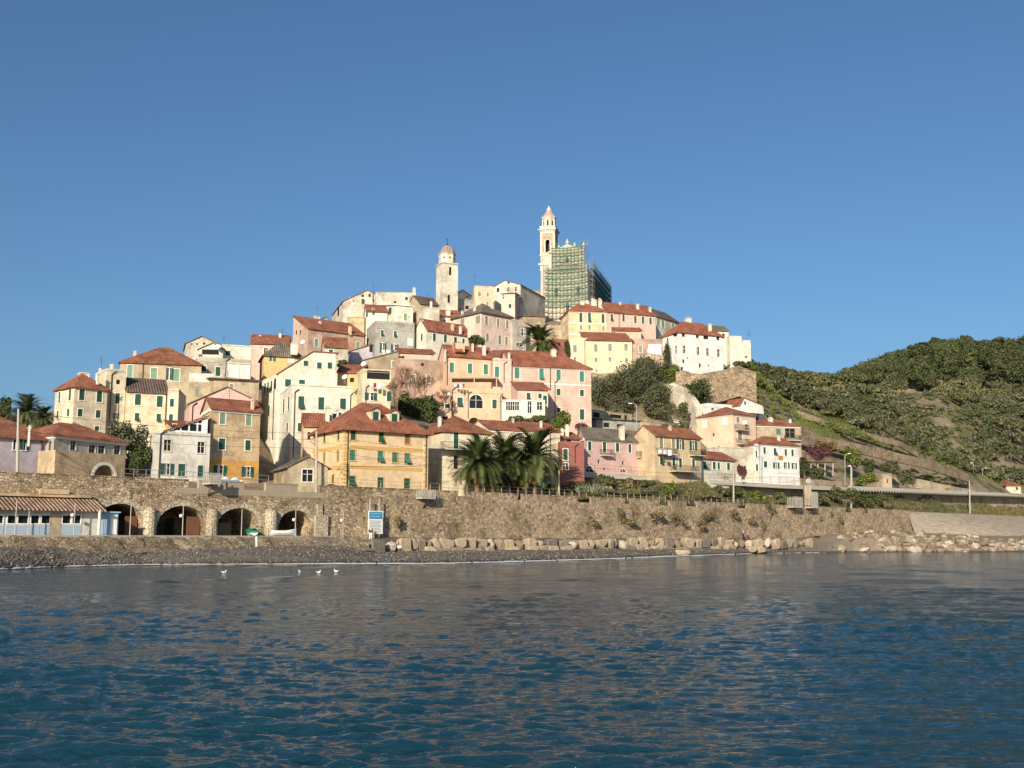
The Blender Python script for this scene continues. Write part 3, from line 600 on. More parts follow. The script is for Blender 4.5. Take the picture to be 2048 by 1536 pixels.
H('cream house with red pyramid roof, balcony and terrace behind the palms', [(884, 861), (982, 866)], 161, 9.3, 9, 'cream', ('hip', 833, '', (912, 833)), {'s': [(912, 881.5, 10, 32), (953, 879, 10, 20), (952, 945, 10, 24)], 'n': [(912, 925, 9, 26)]}, balc=[(880, 940, 897.5, 10, 1.5)], rmat='roof2', chim=[(879, 852, 6, 15, -2)], dishes=[])
H('long cream house with red roof standing behind the big palms', [(977, 858), (1120, 864.5)], 178, 10, 9, 'cream', ('gable', 843, '', (1000, 843)), {'g': [(998, 868, 8, 11), (1041, 873, 9, 14), (1085, 874, 9, 14), (1060, 925, 8, 14)]}, cornice='trim', pipes=[(1100, 868, 925)])
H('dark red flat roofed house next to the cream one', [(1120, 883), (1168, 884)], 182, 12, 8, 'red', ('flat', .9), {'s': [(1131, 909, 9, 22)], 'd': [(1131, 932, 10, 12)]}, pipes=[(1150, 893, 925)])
H('roof pavilion with red tiles above the dark red house', [(1124, 876), (1160, 878)], 187, 895, 5, 'palep', ('gable', 866, '', (1140, 866)), {'N': [(1137, 881, 9, 8)]}, chim=[(1134, 868, 6, 16, -2), (1124, 870, 5, 10, -2)], name='pavilion', cat='pavilion', ctrl=False, skirt=.5)
H('rose pink house with grey slate roof and two iron balconies', [(1154, 871), (1168, 876), (1308, 886)], 194, 13.6, 9, 'pink2', ('gable', 858, '', (1200, 859)), {'s': [(1179.5, 892, 7, 18), (1209, 894, 7, 20), (1235, 895, 7, 17), (1259.6, 897, 6, 17), (1279, 899.6, 5, 20), (1298.6, 900.6, 5, 17)], 'n': [(1197.6, 923, 4, 8), (1246, 926, 4, 7), (1292, 927, 4, 6), (1209, 938, 4, 5)], 'D': [(1179, 938, 16, 12), (1246, 941, 12, 7)]}, rmat='slate', cornice='trim', balc=[(1200, 1220, 910, 14, 1.1), (1272, 1290, 914, 14, 1.1)], chim=[(1243.5, 868, 9, 13, -3)])
H('ochre house with brown gable roof and round balconies', [(1266, 864), (1309, 870), (1401, 877)], 198, 14, 9, 'olive', ('gable', 851, '', (1284, 851)), {'g': [(1322.6, 886, 8, 22), (1347, 887, 7, 18)], 'o': [(1360, 889, 14, 19), (1386, 891, 14, 18)], 's': [(1322.6, 922, 6, 14), (1347.6, 923, 6, 15), (1361, 926, 6, 19), (1387, 926, 6, 15)]}, rmat='roof2', balc=[(1312, 1346, 907, 10, 1.4), (1378, 1403, 910, 12, 1.3), (1338, 1383, 942, 10, 2.0)])
H('low cream house with red lean-to roof between the balcony house and white hotel', [(1402, 915.5), (1471, 921)], 208, 14, 7, 'cream2', ('gable', 905, '', (1430, 903)), {'s': [(1409.6, 930, 7, 14), (1428.5, 931, 6, 14), (1437.5, 932, 5, 14), (1457, 933, 6, 14)]})
H('grey retaining house wall stepping up beside the hotel', [(1440, 893), (1510, 896)], 226, 14, 5, 'stonep', ('flat', .2), {'n': [(1478, 935, 7, 6), (1490, 936, 5, 8)]})
H('peach three storey house with white shutters on its blind wall', [(1395, 835), (1466, 826.5), (1511, 830)], 232, 930, 10, 'peach2', ('hip', 816, '', (1461, 816)), {'w': [(1409.4, 847.7, 7, 14), (1450, 842, 8, 13)], 'n': [(1427, 869.6, 4, 6), (1427, 897, 4, 6)], 'g': [(1438, 897, 7, 12), (1476, 840, 7, 11), (1480, 871, 9, 18)]}, balc=[(1469, 1490, 859, 10, 1.2), (1472, 1492, 887, 10, 1.2)], cornice='trim', dishes=[(1487, 846)], oh=.5)
H('big white terrace house with a small red roofed gable room', [(1383, 803), (1415, 806), (1527, 815)], 248, 880, 12, 'white', ('flat', .9), {'n': [(1382, 834, 3, 5), (1391, 833, 3, 6)], 's': [(1514, 834, 6, 14), (1425, 818, 6, 4)]}, chim=[(1398, 803, 5, 8), (1413, 803, 5, 8)])
H('white gabled roof room on the big terrace house', [(1481, 810), (1526, 813)], 249, 822, 6, 'white', ('flat',), {'n': [(1490, 806, 3, 7)]}, prof=[(1481, 809), (1488, 796.5), (1526, 812)], name='roof_room', cat='roof room', ctrl=False, skirt=.3)
H('tan house with red hipped roof and corner loggia', [(1512, 849.5), (1601, 852.5)], 238, 14, 8, 'tan', ('hip', 839, '', (1545, 839)), {'t': [(1557, 863.5, 9, 11)], 'd': [(1580, 866, 20, 18)]}, cornice='trim', chim=[(1541, 846, 7, 9, -2)], trim='tan', balc=[(1568, 1598, 880, 8, .9)])
hot = H('white hotel house with red hipped roof and an orange sign', [(1490, 891), (1519, 886), (1597, 891.5)], 227, 14.2, 8, 'white', ('hip', 874, '', (1530, 874)), {'s': [(1513, 908, 4, 13), (1529, 901, 5, 13), (1550, 903, 6, 13), (1571.6, 905, 5, 13), (1585, 905.7, 5, 13), (1514, 935, 5, 13), (1531, 928.5, 7, 12)], 'o': [(1552, 931, 12, 12), (1573, 931, 11, 12), (1588, 932, 10, 12)]}, bands=[(949, 3, 'whitep')], cornice='trim', pipes=[(1521, 890, 955)])
def hotx():
    f = root_data[hot.name][0][1]; a, b, c, d = f.rect(1560.6, 915.3, 9, 8); m = MB(); fbox(m, f, a, b, c, d, .05, .12); s = m.build('wall_sign', 'orange', hot)
    m = MB()
    for k in range(3): fbox(m, f, a + .12, b - .12 - .2 * (k % 2), d - .25 - .24 * k, d - .15 - .24 * k, .122, .13)
    m.build('sign_lines', 'rust', s)
hotx()
# --- middle rows
b1 = H('peach house with teal shutters, red roof and a tiled roof hatch', [(878, 702), (892.5, 710), (985, 716.5)], 214, 800, 9, 'peach', ('gable', 691, '', (900, 691.5)), {'t': [(903.4, 735, 9, 20), (940, 737, 9, 20), (971.6, 738.6, 9, 20)]}, pipes=[(894, 716, 770), (983, 722, 757)], chim=[(890, 712, 4, 11, -5)])
def b1x():
    ro = root_data[b1.name][2]; p = at(917, 699, 216); m = MB(); m.box(p + ZV * .2, (.9, .3, 0), (-.4, 1.2, 0), ZV * .9); d = m.build('roof_hatch', 'peach', ro); m = MB(); m.prism([p + Vector((-.75, -1.75, -.7)), p + Vector((1.05, -1.15, -.7)), p + Vector((.75, -.75, 1.25)), p + Vector((-1.05, -1.35, 1.25))], Vector((-.02, .06, .02))); m.build('hatch_tiles', 'roof', d)
b1x()
b1b = H('peach terrace house with a big arched window below the teal shutters', [(903, 775), (1004, 778.5)], 205, 850, 5, 'peach', ('flat', .9), {'s': [(920, 804, 11, 18), (989, 808, 9, 18)], 'D': [(952, 803, 27, 27)], 'N': [(948, 842, 22, 14)]}, pipes=[(904, 780, 838), (936, 788, 838), (1001, 792, 838)])
def b1y():
    m = MB(); A = at(901, 757, 208); B = at(996, 762, 208); B.z = A.z; n = Vector((-(B.y - A.y), B.x - A.x, 0)).normalized(); m.prism([A, B, B + n * 5, A + n * 5], ZV * .3)
    can = m.build('terrace_canopy', 'plasterw', b1b); m = MB()
    for t in (.02, .5, .97): p = A + (B - A) * t; m.tube(p, p - ZV * 2.2, .1)
    m.build('canopy_post', 'peach', can)
b1y()
H('low peach terrace wall house beside the bare trees', [(866, 818), (903, 819)], 203, 850, 5, 'peach', ('flat', .6), {'s': [(894, 812, 9, 8)], 'n': [(887, 836, 18, 6)]})
H('large pink house with red hipped roof, teal shutters and a dormer', [(1022.5, 730), (1182, 737)], 212, 860, 11, 'pink', ('hip', 703, 'r', (1050, 703)), {'t': [(1034, 746, 10, 22), (1083, 748, 9, 22), (1117, 750, 9, 21), (1163.5, 753, 9, 21)], 's': [(1117, 784, 8, 13), (1163.7, 786, 8, 13), (1164, 829, 9, 21), (1117.5, 820, 8, 9), (1086, 786, 8, 13)]}, cornice='trim', pipes=[(1100.5, 738, 780), (1110, 765, 835)], bands=[(765, 2.5, 'trim')], chim=[(1107, 711, 9, 10, -1)])
H('narrow pink flat topped house joining the peach and pink houses', [(985.5, 717), (1023, 717.5)], 211, 850, 8, 'pink', ('flat', .3), {'t': [(994, 743.5, 9, 21)]}, pipes=[(1008, 728, 765)])
H('small brown roofed house behind the peach and pink roofs', [(985, 712), (1014, 712)], 226, 730, 6, 'cream', ('gable', 702, '', (995, 702)), {'n': [(1006, 714, 8, 3)]}, rmat='roofb', ctrl=False)
b2x = H('white annex with red shed roof in front of the pink house', [(1036, 778), (1096, 780)], 204, 860, 5, 'pink', ('shed', 2.0), {'s': [(1057, 793, 8, 15), (1080, 792, 7, 10), (1090, 800, 8, 18)]})
H('glazed veranda house with blue windows under the annex', [(1004, 799), (1090, 800)], 201, 860, 3, 'cream2', ('flat', .3), {'d': [(1016, 812, 8, 17), (1025, 812, 8, 17), (1034, 812, 8, 17), (1059, 814, 8, 24), (1079, 812, 10, 16)]})
H('decaying pink house behind the bare trees with brick red awning', [(798, 716), (898, 722)], 213, 800, 8, 'stonek', ('flat', .3), {'g': [(827, 757.6, 8, 16), (857, 758, 8, 15)], 'n': [(845, 729, 6, 6)]})
pk = H('pink roof terrace house above the decaying pink wall', [(800, 705), (868, 708)], 222, 740, 5, 'pink', ('shed', 1.7), {'n': [(806, 716, 6, 8)]}, ctrl=False, rmat='roof2')
H('stone house with one sloping roof edge and grey shutter', [(723, 724), (798, 727)], 216, 790, 8, 'stonet', ('flat',), {'p': [(787, 728, 7, 12)]}, prof=[(723, 722), (797, 703)], rmat='slate')
H('peach house with dark open loggia beside the leafless trees', [(726, 737), (782, 740)], 184, 840, 7, 'cream', ('flat', .5), {'n': [(757, 750, 46, 17)], 'o': [(741.5, 793, 24, 15)], 's': [(777.5, 793.6, 8, 17)]}, pipes=[(731, 775, 820), (788, 775, 830)])
H('small red roofed house in deep shade behind the big cream house', [(675, 745), (727, 745)], 189, 800, 8, 'yellow', ('gable', 731, '', (700, 731)), {'n': [(704, 760, 8, 9), (719, 760, 8, 9)]}, rmat='roof')
# upper west
H('pink house with bright red roof on the western slope', [(501, 686), (577, 688)], 220, 770, 9, 'pink', ('gable', 671, '', (550, 671)), {'d': [(531.6, 701, 8, 10)]})
H('yellow orange house with grey hipped roof and white dormer', [(528, 709), (604, 713)], 205, 790, 8, 'yellow', ('hip', 684, '', (588, 684)), {'o': [(545, 718, 12, 9)], 'w': [(582, 720, 10, 9)]}, rmat='slate', chim=[(588, 698, 13, 10, -4)])
H('long stone and pink house under a strip of orange roof', [(586, 668), (616, 656), (729, 671)], 237, 760, 10, 'stonek', ('shed', 3.9), {'p': [(633, 686, 8, 16), (716, 691, 7, 14)], 'n': [(593, 665, 2, 8), (601, 664, 2, 8)]}, rmat='roof')
H('grey gable wall house behind the orange roof strip', [(612, 655), (682, 660)], 251, 700, 8, 'stonep', ('flat',), {}, prof=[(612, 652), (651, 635), (682, 660)], rmat='slate2', chim=[(633, 641, 12, 6)])
H('tiny white stone house with a red tiled roof', [(649, 693), (696, 695)], 218, 770, 8, 'stonep', ('gable', 676, '', (670, 676)), {'s': [(662, 702, 8, 6)]}, rmat='roof2')
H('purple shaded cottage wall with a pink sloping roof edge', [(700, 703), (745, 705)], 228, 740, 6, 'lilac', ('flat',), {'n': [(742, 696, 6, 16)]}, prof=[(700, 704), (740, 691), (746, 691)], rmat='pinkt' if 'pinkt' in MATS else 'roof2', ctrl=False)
H('grey rendered house with a battlemented parapet and white ground floor', [(734, 640), (751, 641), (829, 646)], 240, 760, 9, 'grey', ('flat', .6), {'s': [(764.5, 666, 6, 12), (790.5, 668, 6, 12)], 'w': [(820, 684, 8, 12)], 'o': [(766, 696, 13, 20), (789, 695, 15, 12)]}, bands=[(655, 2, 'greywarm')])
H('long cream house with a red roof in two steps', [(829, 648), (853, 658.5), (940, 671)], 240, 760, 9, 'cream2', ('gable', 641, '', (860, 641)), {'s': [(843.6, 674.5, 4, 14), (868.7, 674.5, 6, 15), (890.7, 677, 6, 15), (911, 680, 6, 12), (927, 684, 5, 13), (844, 703, 4, 8)]}, bands=[(690, 2, 'trim')], chim=[(844, 652, 5, 10, -4), (938, 665, 5, 8)])
H('blush house with broad grey slate roof below the old bell tower', [(906, 634), (963, 622.5), (1024, 634)], 256, 740, 12, 'palep', ('hip', 608, '', (965, 608)), {'g': [(956, 639, 10, 16), (925, 644, 9, 14), (973, 641, 6, 17), (996.5, 646, 5, 16), (1014.7, 649, 5, 16), (975, 675, 6, 16), (999.6, 680, 6, 18), (1013, 682, 5, 16)]}, rmat='slate', chim=[(949, 620, 5, 6, -4)], oh=.6)
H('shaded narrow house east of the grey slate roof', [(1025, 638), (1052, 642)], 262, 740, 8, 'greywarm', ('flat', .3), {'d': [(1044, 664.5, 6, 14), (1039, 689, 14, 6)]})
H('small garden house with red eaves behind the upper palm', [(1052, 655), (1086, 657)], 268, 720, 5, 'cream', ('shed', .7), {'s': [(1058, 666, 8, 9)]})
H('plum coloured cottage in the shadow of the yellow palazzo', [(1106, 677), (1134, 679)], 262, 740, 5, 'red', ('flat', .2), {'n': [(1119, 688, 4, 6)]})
# hilltop west
H('grey stone stronghold house on the western hilltop', [(665, 621), (686, 605), (746, 609)], 282, 680, 12, 'stonep', ('flat',), {'n': [(725.5, 591.5, 4, 5), (739, 591, 4, 6), (677, 624, 3, 16), (707, 602, 2, 3)], 's': [(725.5, 603, 6, 10)]}, prof=[(686, 603), (734, 581), (746, 586)], rmat='roof2')
H('broad pale stone house with chimney on the skyline', [(743, 590), (752, 584), (832, 585)], 280, 680, 10, 'stonep', ('flat', .1), {'s': [(813, 597, 6, 7), (790, 604, 6, 5)], 'n': [(747, 602, 2, 8)]}, chim=[(828, 585, 5, 8, -4)], rmat='roof2')
H('cream cottage with red roof beneath the stone stronghold', [(728, 623), (733, 622), (775, 615)], 266, 690, 8, 'cream2', ('gable', 611, '', (760, 611)), {'s': [(733.4, 629, 3, 10), (746.6, 624, 4, 11)]}, yaw=12)
H('pale stone house under a white awning on the upper slope', [(773, 614), (789, 610), (826, 613)], 262, 690, 8, 'cream2', ('shed', 1.6), {'s': [(781, 622, 5, 12)], 'p': [(811, 634, 7, 14)]}, rmat='whitep')
H('square grey stone house with green shutter below the skyline', [(825, 618), (850, 615), (879, 613)], 259, 690, 9, 'stonep', ('flat', .2), {'p': [(830.5, 632, 6, 14)]}, yaw=20)
H('low ochre garden house with planted terrace', [(694, 633), (729, 633)], 268, 690, 6, 'ochre', ('flat', .3), {})
H('brown roofed house at the foot of the old tower', [(839, 606), (877, 611)], 276, 680, 7, 'tan', ('gable', 596, '', (858, 596)), {}, rmat='slate2', dishes=[])
H('white and pink house with a red roof in front of the old tower', [(880, 632), (920, 645)], 264, 690, 9, 'palep', ('gable', 621, '', (895, 621)), {'s': [(889, 644, 5, 8), (906, 650, 4, 7)]}, chim=[(896, 628, 8, 8, -4)], yaw=10)
H('small cream gable beside the old bell tower', [(914, 589), (942, 592)], 305, 660, 8, 'cream2', ('flat',), {'n': [(935, 594, 3, 4)]}, prof=[(914, 589), (925, 580), (942, 592)], rmat='slate')
H('dark walled stepped house east of the old tower', [(915, 597), (950, 600)], 298, 660, 5, 'greywarm', ('flat', .2), {'n': [(934, 615, 7, 7)]})
H('flat topped house half in shade on the crest', [(944, 573), (949, 571), (988, 580)], 300, 660, 9, 'peach2', ('flat', .2), {'g': [(959, 588, 6, 9), (975.5, 589, 5, 8), (975, 607, 5, 8)]}, yaw=14, rmat='slate2')
H('tall grey gabled house with pale corner strips on the crest', [(988, 575), (1041, 573)], 312, 670, 19, 'stonep', ('flat',), {'d': [(1017, 579, 5, 9), (1032, 578.5, 5, 9)], 'N': [(1017, 565, 4, 4)], 'n': [(996, 580, 5, 8)]}, prof=[(988, 574), (1010, 561.5), (1041, 570)], rmat='roofb', yaw=-24)
H('small lit balcony house in front of the grey gable', [(1003, 588), (1030, 588)], 303, 670, 6, 'palep', ('shed', .6), {'d': [(1007, 594, 4, 9)], 's': [(1020, 612, 6, 8)]}, yaw=-12, rmat='roofb')
H('pale tall house squeezed behind the church tower', [(1060, 580), (1096, 570)], 350, 650, 8, 'greywarm', ('flat', .2), {'n': [(1068, 585, 3, 5)]}, yaw=20)
H('low shed with tiled eaves under the church steps', [(1046, 632), (1090, 634)], 300, 680, 6, 'stonet', ('shed', .8), {}, rmat='roofb')
# hilltop east
H('yellow palazzo with tall windows and a roof terrace', [(1121, 632), (1137, 620.5), (1214, 623)], 272, 700, 12, 'yellow2', ('hip', 603, '', (1185, 603)), {'s': [(1161.6, 635, 6, 19), (1179, 635, 6, 19), (1206, 637, 6, 18)], 'g': [(1162, 655, 5, 10), (1179, 655, 5, 10), (1207, 657, 5, 10), (1128, 640, 2, 8), (1133, 637, 2, 8), (1128, 660, 2, 8)]}, bands=[(645.5, 2, 'trim'), (668, 2, 'trim')], cornice='trim', chim=[(1164, 610, 8, 7, -2), (1185, 607, 5, 9, -2), (1190, 607, 5, 6, -2), (1200, 608, 6, 7, -2)])
H('long pale pink house on the ridge with red roof', [(1214, 623), (1311, 631)], 273, 700, 10, 'pink', ('gable', 606.5, '', (1225, 606.5)), {'s': [(1223.5, 635, 5, 14), (1247, 636, 5, 14), (1270.6, 639, 5, 14), (1286, 640, 5, 14), (1301, 642, 5, 14)], 'g': [(1225, 662, 6, 8), (1272, 667, 6, 5)]}, chim=[(1275, 616, 5, 6, -1)], pipes=[(1238, 627, 660)])
H('red porch house leaning on the pale pink house', [(1230, 661), (1282, 662)], 270, 690, 3, 'pink', ('shed', 1.3), {}, ctrl=False)
H('grey end house closing the pink row on the ridge', [(1311, 631), (1358, 645)], 286, 700, 9, 'stonep', ('gable', 624, '', (1322, 626)), {'p': [(1317, 645.5, 6, 14), (1326, 647.7, 6, 14), (1346, 651, 6, 7)]}, rmat='slate2')
H('lemon yellow house with red shed roof above the olive trees', [(1174.5, 680), (1264, 679.5)], 260, 742, 9, 'lemon', ('shed', 3.6), {'g': [(1191.7, 696, 7, 15), (1220, 695, 7, 15), (1252, 694.5, 7, 14), (1192, 719.6, 6, 9), (1220, 719, 6, 9), (1253, 720.7, 6, 10), (1193, 741, 5, 5)]}, yaw=7)
H('flat roofed lemon yellow wing with green shutters', [(1138, 675), (1174, 675)], 259.5, 742, 8, 'lemon', ('flat', .3), {'g': [(1150, 697, 7, 15), (1150, 718.6, 6, 9)]}, yaw=7, pipes=[(1170, 682, 740)])
sw = H('pinkish stone house with a blown-out highlight painted on its wall', [(1265, 677), (1325, 674)], 262, 742, 8, 'stonek', ('flat', .3), {'g': [(1281, 698, 7, 14), (1281, 717, 6, 9), (1297.4, 716, 6, 9)]}, yaw=7)
def swx():
    f = root_data[sw.name][0][1]; a, b, c, d = f.rect(1309, 698, 29, 19); m = MB(); m.prism([f.p(a, c + .3, .003), f.p(a + 1, c, .003), f.p(b - .2, c - .2, .003), f.p(b - .1, d, .003), f.p(a + .4, d, .003)], f.N * .06); m.build('highlight_patch', 'whitep', sw)  # blown-out sunlight on the wall, put on as a thin white slab
swx()
H('white villa with red hipped roof on the eastern bastion', [(1325, 671), (1358, 662.5), (1445, 671.5)], 256, 750, 13, 'white', ('hip', 645.5, '', (1380, 645.5)), {'n': [(1350, 670, 8, 6), (1367, 670, 6, 7), (1395, 673, 6, 6), (1412, 675, 10, 7), (1436, 677, 6, 7), (1367, 722.5, 4, 7), (1400, 731, 4, 8), (1363.6, 738, 5, 8), (1417, 731, 3, 4), (1375, 716, 3, 3)], 'd': [(1352, 699, 5, 15), (1368, 699, 6, 15), (1396, 702, 6, 15), (1415, 704, 6, 15), (1436.6, 706, 6, 15)]}, chim=[(1376, 646, 10, 9)], oh=.4)
H('beige house with grey roof behind the white villa', [(1424, 661), (1457, 662)], 276, 720, 8, 'cream2', ('gable', 653, '', (1440, 653)), {'n': [(1447, 672, 5, 10)]}, rmat='slate')
H('tall beige blank block at the cliff edge', [(1459, 671.5), (1483, 671)], 274, 722, 8, 'cream2', ('flat', .2), {}, yaw=10)
H('lower beige block with a roof railing at the end of the ridge', [(1483, 680), (1501, 681)], 274, 722, 7, 'cream2', ('flat', .2), {'n': [(1492, 714, 4, 4)]}, yaw=10)
H('low garage with flat concrete roof under the olive trees', [(1182, 818.5), (1264, 828)], 232, 850, 5, 'tan', ('flat', .1), {'n': [(1193, 830, 14, 10), (1232, 833, 24, 7), (1252, 835, 6, 9)]}, oh=.5, name='garage', cat='garage')
H('grey lean-to garage lower beside the pink house', [(1192, 838), (1280, 843)], 226, 862, 5, 'grey', ('shed', .4), {'n': [(1213, 850, 12, 9), (1240, 853, 12, 9)]}, rmat='asph', name='garage', cat='garage')
H('white awning roofed shed beside the big terrace house', [(1360, 842), (1382, 845)], 246, 870, 4, 'offwhite', ('shed', .8), {}, rmat='whitep', name='shed', cat='shed')
H('orange tiled roof house beyond the lilac house', [(-40, 822), (28, 834)], 150, 900, 8, 'pink', ('gable', 812, '', (0, 812)), {}, rmat='roof')
H('small roadside house with red hipped roof at the far east end', [(1984, 971), (2013, 971), (2042, 974)], 345, 988, 8, 'cream', ('hip', 961, '', (2004, 961)), {'n': [(2008, 976, 4, 6), (2034, 977, 4, 6)], 'w': [(1996, 975, 7, 6)]}, yaw=8)
H('plain stone garden hut with flat roof by the viaduct', [(1762, 946), (1783, 947)], 262, 975, 5, 'stonet', ('flat', .1), {'n': [(1775, 962, 3, 8)]}, name='garden_hut', cat='hut', yaw=20)
def extra_chimneys():
    by = {r['label']: k for k, r in ((n, bpy.data.objects[n]) for n in root_data)}
    for key, lst in (('blush house', [(985, 612, 5, 6), (925, 628, 4, 5)]), ('long cream house with a red roof in', [(870, 648, 5, 7), (905, 656, 5, 6), (921, 660, 4, 6)]), ('large pink house', [(1160, 733, 5, 7)]), ('bright red pink' , []), ('ruined stone', [(270, 712, 6, 8), (385, 702, 5, 7)]), ('yellow palazzo', [(1173, 608, 9, 5), (1199, 606, 5, 8)]), ('long pale pink', [(1240, 612, 4, 6), (1300, 622, 4, 6)]), ('lemon yellow house', [(1262, 676, 6, 8)]),
                      ('white villa', [(1420, 655, 5, 6)]), ('tall weathered', [(432, 806, 6, 9), (505, 808, 5, 8)]), ('long cream house with red roof standing', [(1026, 852, 4, 12), (1082, 854, 4, 10)]), ('ochre house with brown', [(1340, 862, 5, 8)]), ('tan house with red', [(1580, 846, 4, 6)]), ('white hotel', [(1558, 880, 5, 7)]), ('pink house with bright', [(560, 676, 5, 7), (520, 678, 4, 6)]), ('long stone and pink', [(700, 662, 5, 8), (640, 652, 5, 8)]), ('grey stone stronghold', [(700, 602, 5, 6)]), ('narrow pink', [(1018, 714, 5, 7)]), ('peach house with teal', [(945, 695, 4, 6), (968, 702, 6, 9)]), ('tall cream corner', [(196, 756, 5, 7)]), ('grey rendered house', [(800, 640, 5, 7), (818, 642, 4, 9)]), ('stone house with one', [(768, 712, 4, 7)]), ('square grey stone', [(862, 610, 4, 6)])):
        for k, n in ((k, n) for k, n in by.items() if k.startswith(key)):
            fs, root, ro, cen, dR, bk, z1, zb = root_data[n]
            for px, yb, wp, hp in lst:
                p = at(px, yb, cen.y - 1.0); ww = wp * cen.y / F / 2; hh = hp * cen.y / F; ax = dR; ay = bk; m = MB(); m.box(p + ZV * (hh / 2 - .5), ax * ww, ay * ww, ZV * (hh / 2 + .5)); m.box(p + ZV * hh, ax * (ww + .08), ay * (ww + .08), ZV * .05); m.box(p + ZV * (hh + .14), ax * ww * .6, ay * ww * .6, ZV * .1); m.build('chimney', random.choice(['cream2', 'peach2', 'offwhite']), ro)
extra_chimneys()
# ================================================================== terrain
def P2s(s, t): return (s - .70711 * t, 162 + s + .70711 * t)
ROAD = [(1085, 945.5, 186), (1150, 948, 190), (1230, 951.5, 194.5), (1310, 956, 200), (1400, 961.5, 208), (1480, 966.5, 215), (1560, 971.5, 222.5), (1620, 974, 230), (1700, 977.5, 242), (1800, 981.5, 258), (1900, 986, 278), (2048, 991.5, 315), (2250, 999, 385)]
RP = [at(*q) for q in ROAD]
ctrl = list(BASES)
for s in range(-90, 300, 12):
    for t in ((0, 5, 10) if s < -8 else (0, 3)): x, y = P2s(s, t); ctrl.append((x, y, 8.6 if s < 120 else 9.0))
for p in RP:
    ctrl.append((p.x - 1.0, p.y + 1.5, p.z - 2.6)); ctrl.append((p.x - 3, p.y + 5.5, p.z - .9))
for px, py, Y in [(1500, 745, 290), (1530, 765, 285), (1560, 790, 300), (1600, 800, 310), (1600, 850, 285), (1650, 850, 285), (1700, 855, 290), (1740, 880, 285), (1680, 900, 272), (1600, 880, 262), (1640, 940, 250), (1850, 905, 310), (1860, 930, 300), (1800, 935, 275), (1950, 965, 318), (1900, 960, 298), (2048, 980, 345),
                  (1610, 802, 450), (1560, 806, 420), (1500, 800, 420), (1640, 788, 470), (1700, 764, 480), (1750, 736, 490), (1850, 703, 500), (1930, 694, 505), (2048, 696, 520), (2200, 688, 540),
                  (1700, 806, 400), (1620, 815, 390), (1800, 760, 430), (1900, 760, 430), (2048, 770, 430), (1750, 830, 350), (1850, 820, 380), (1950, 830, 380), (2048, 850, 390), (1950, 900, 350), (2048, 930, 365), (2200, 850, 400), (2200, 940, 380), (1900, 720, 465), (2048, 720, 475), (1800, 860, 335),
                  (1340, 790, 250), (1400, 770, 262), (1400, 800, 252), (1460, 780, 268), (1480, 830, 258), (1360, 840, 243), (1300, 760, 262), (1230, 760, 262), (1220, 810, 246), (1300, 815, 246), (1270, 800, 248), (1190, 750, 262), (1200, 815, 246),
                  (1330, 860, 233), (1420, 870, 243), (1540, 840, 262), (1440, 745, 268), (1490, 742, 275), (850, 840, 203), (850, 780, 216), (820, 845, 190), (1090, 855, 203), (60, 850, 160), (60, 900, 135), (280, 900, 145), (540, 960, 150), (535, 955, 160), (530, 930, 185), (560, 962, 148), (640, 960, 136), (1100, 690, 262), (1060, 705, 250), (1105, 655, 320), (1160, 648, 330), (1050, 640, 330), (900, 650, 290)]:
    p = at(px, py, Y); ctrl.append((p.x, p.y, p.z))
for x, y, z in [(-300, 250, 10), (-300, 500, 0), (-180, 300, 20), (-120, 380, 25), (0, 450, 35), (0, 650, 0), (150, 700, 20), (400, 800, 40), (600, 500, 60), (-60, 330, 50), (60, 420, 50), (130, 420, 52), (110, 330, 52), (700, 900, 0), (300, 620, 85), (-130, 230, 18), (-90, 150, 9), (-140, 120, 9), (500, 450, 40)]: ctrl.append((x, y, z))
CT = np.array(ctrl)
_, ui = np.unique(np.round(CT[:, :2], 0), axis=0, return_index=True); CT = CT[ui]
dm = np.hypot(CT[:, None, 0] - CT[None, :, 0], CT[:, None, 1] - CT[None, :, 1])
WT = np.linalg.solve(-dm - np.eye(len(CT)) * -0.0 + np.eye(len(CT)) * 1.2, CT[:, 2] - 25)
def gz(x, y):
    x = np.atleast_1d(np.asarray(x, float)); y = np.atleast_1d(np.asarray(y, float)); out = np.empty(len(x))
    for i in range(0, len(x), 4000):
        d = np.hypot(x[i:i + 4000, None] - CT[None, :, 0], y[i:i + 4000, None] - CT[None, :, 1]); out[i:i + 4000] = -d @ WT + 25
    return out
def gz1(x, y): return float(gz([x], [y])[0])
rng = np.random.default_rng(7); random.seed(7)
def vnoise(x, y, sc, seed=0):
    """smooth value noise"""
    x = np.asarray(x) / sc + 100 + seed * 17.3; y = np.asarray(y) / sc + 100 - seed * 9.1; xi = np.floor(x).astype(int); yi = np.floor(y).astype(int); fx = x - xi; fy = y - yi
    fx = fx * fx * (3 - 2 * fx); fy = fy * fy * (3 - 2 * fy)
    h = lambda a, b: np.modf(np.abs(np.sin(a * 127.1 + b * 311.7 + seed * 74.7) * 43758.5453))[0]
    return (h(xi, yi) * (1 - fx) + h(xi + 1, yi) * fx) * (1 - fy) + (h(xi, yi + 1) * (1 - fx) + h(xi + 1, yi + 1) * fx) * fy - .5
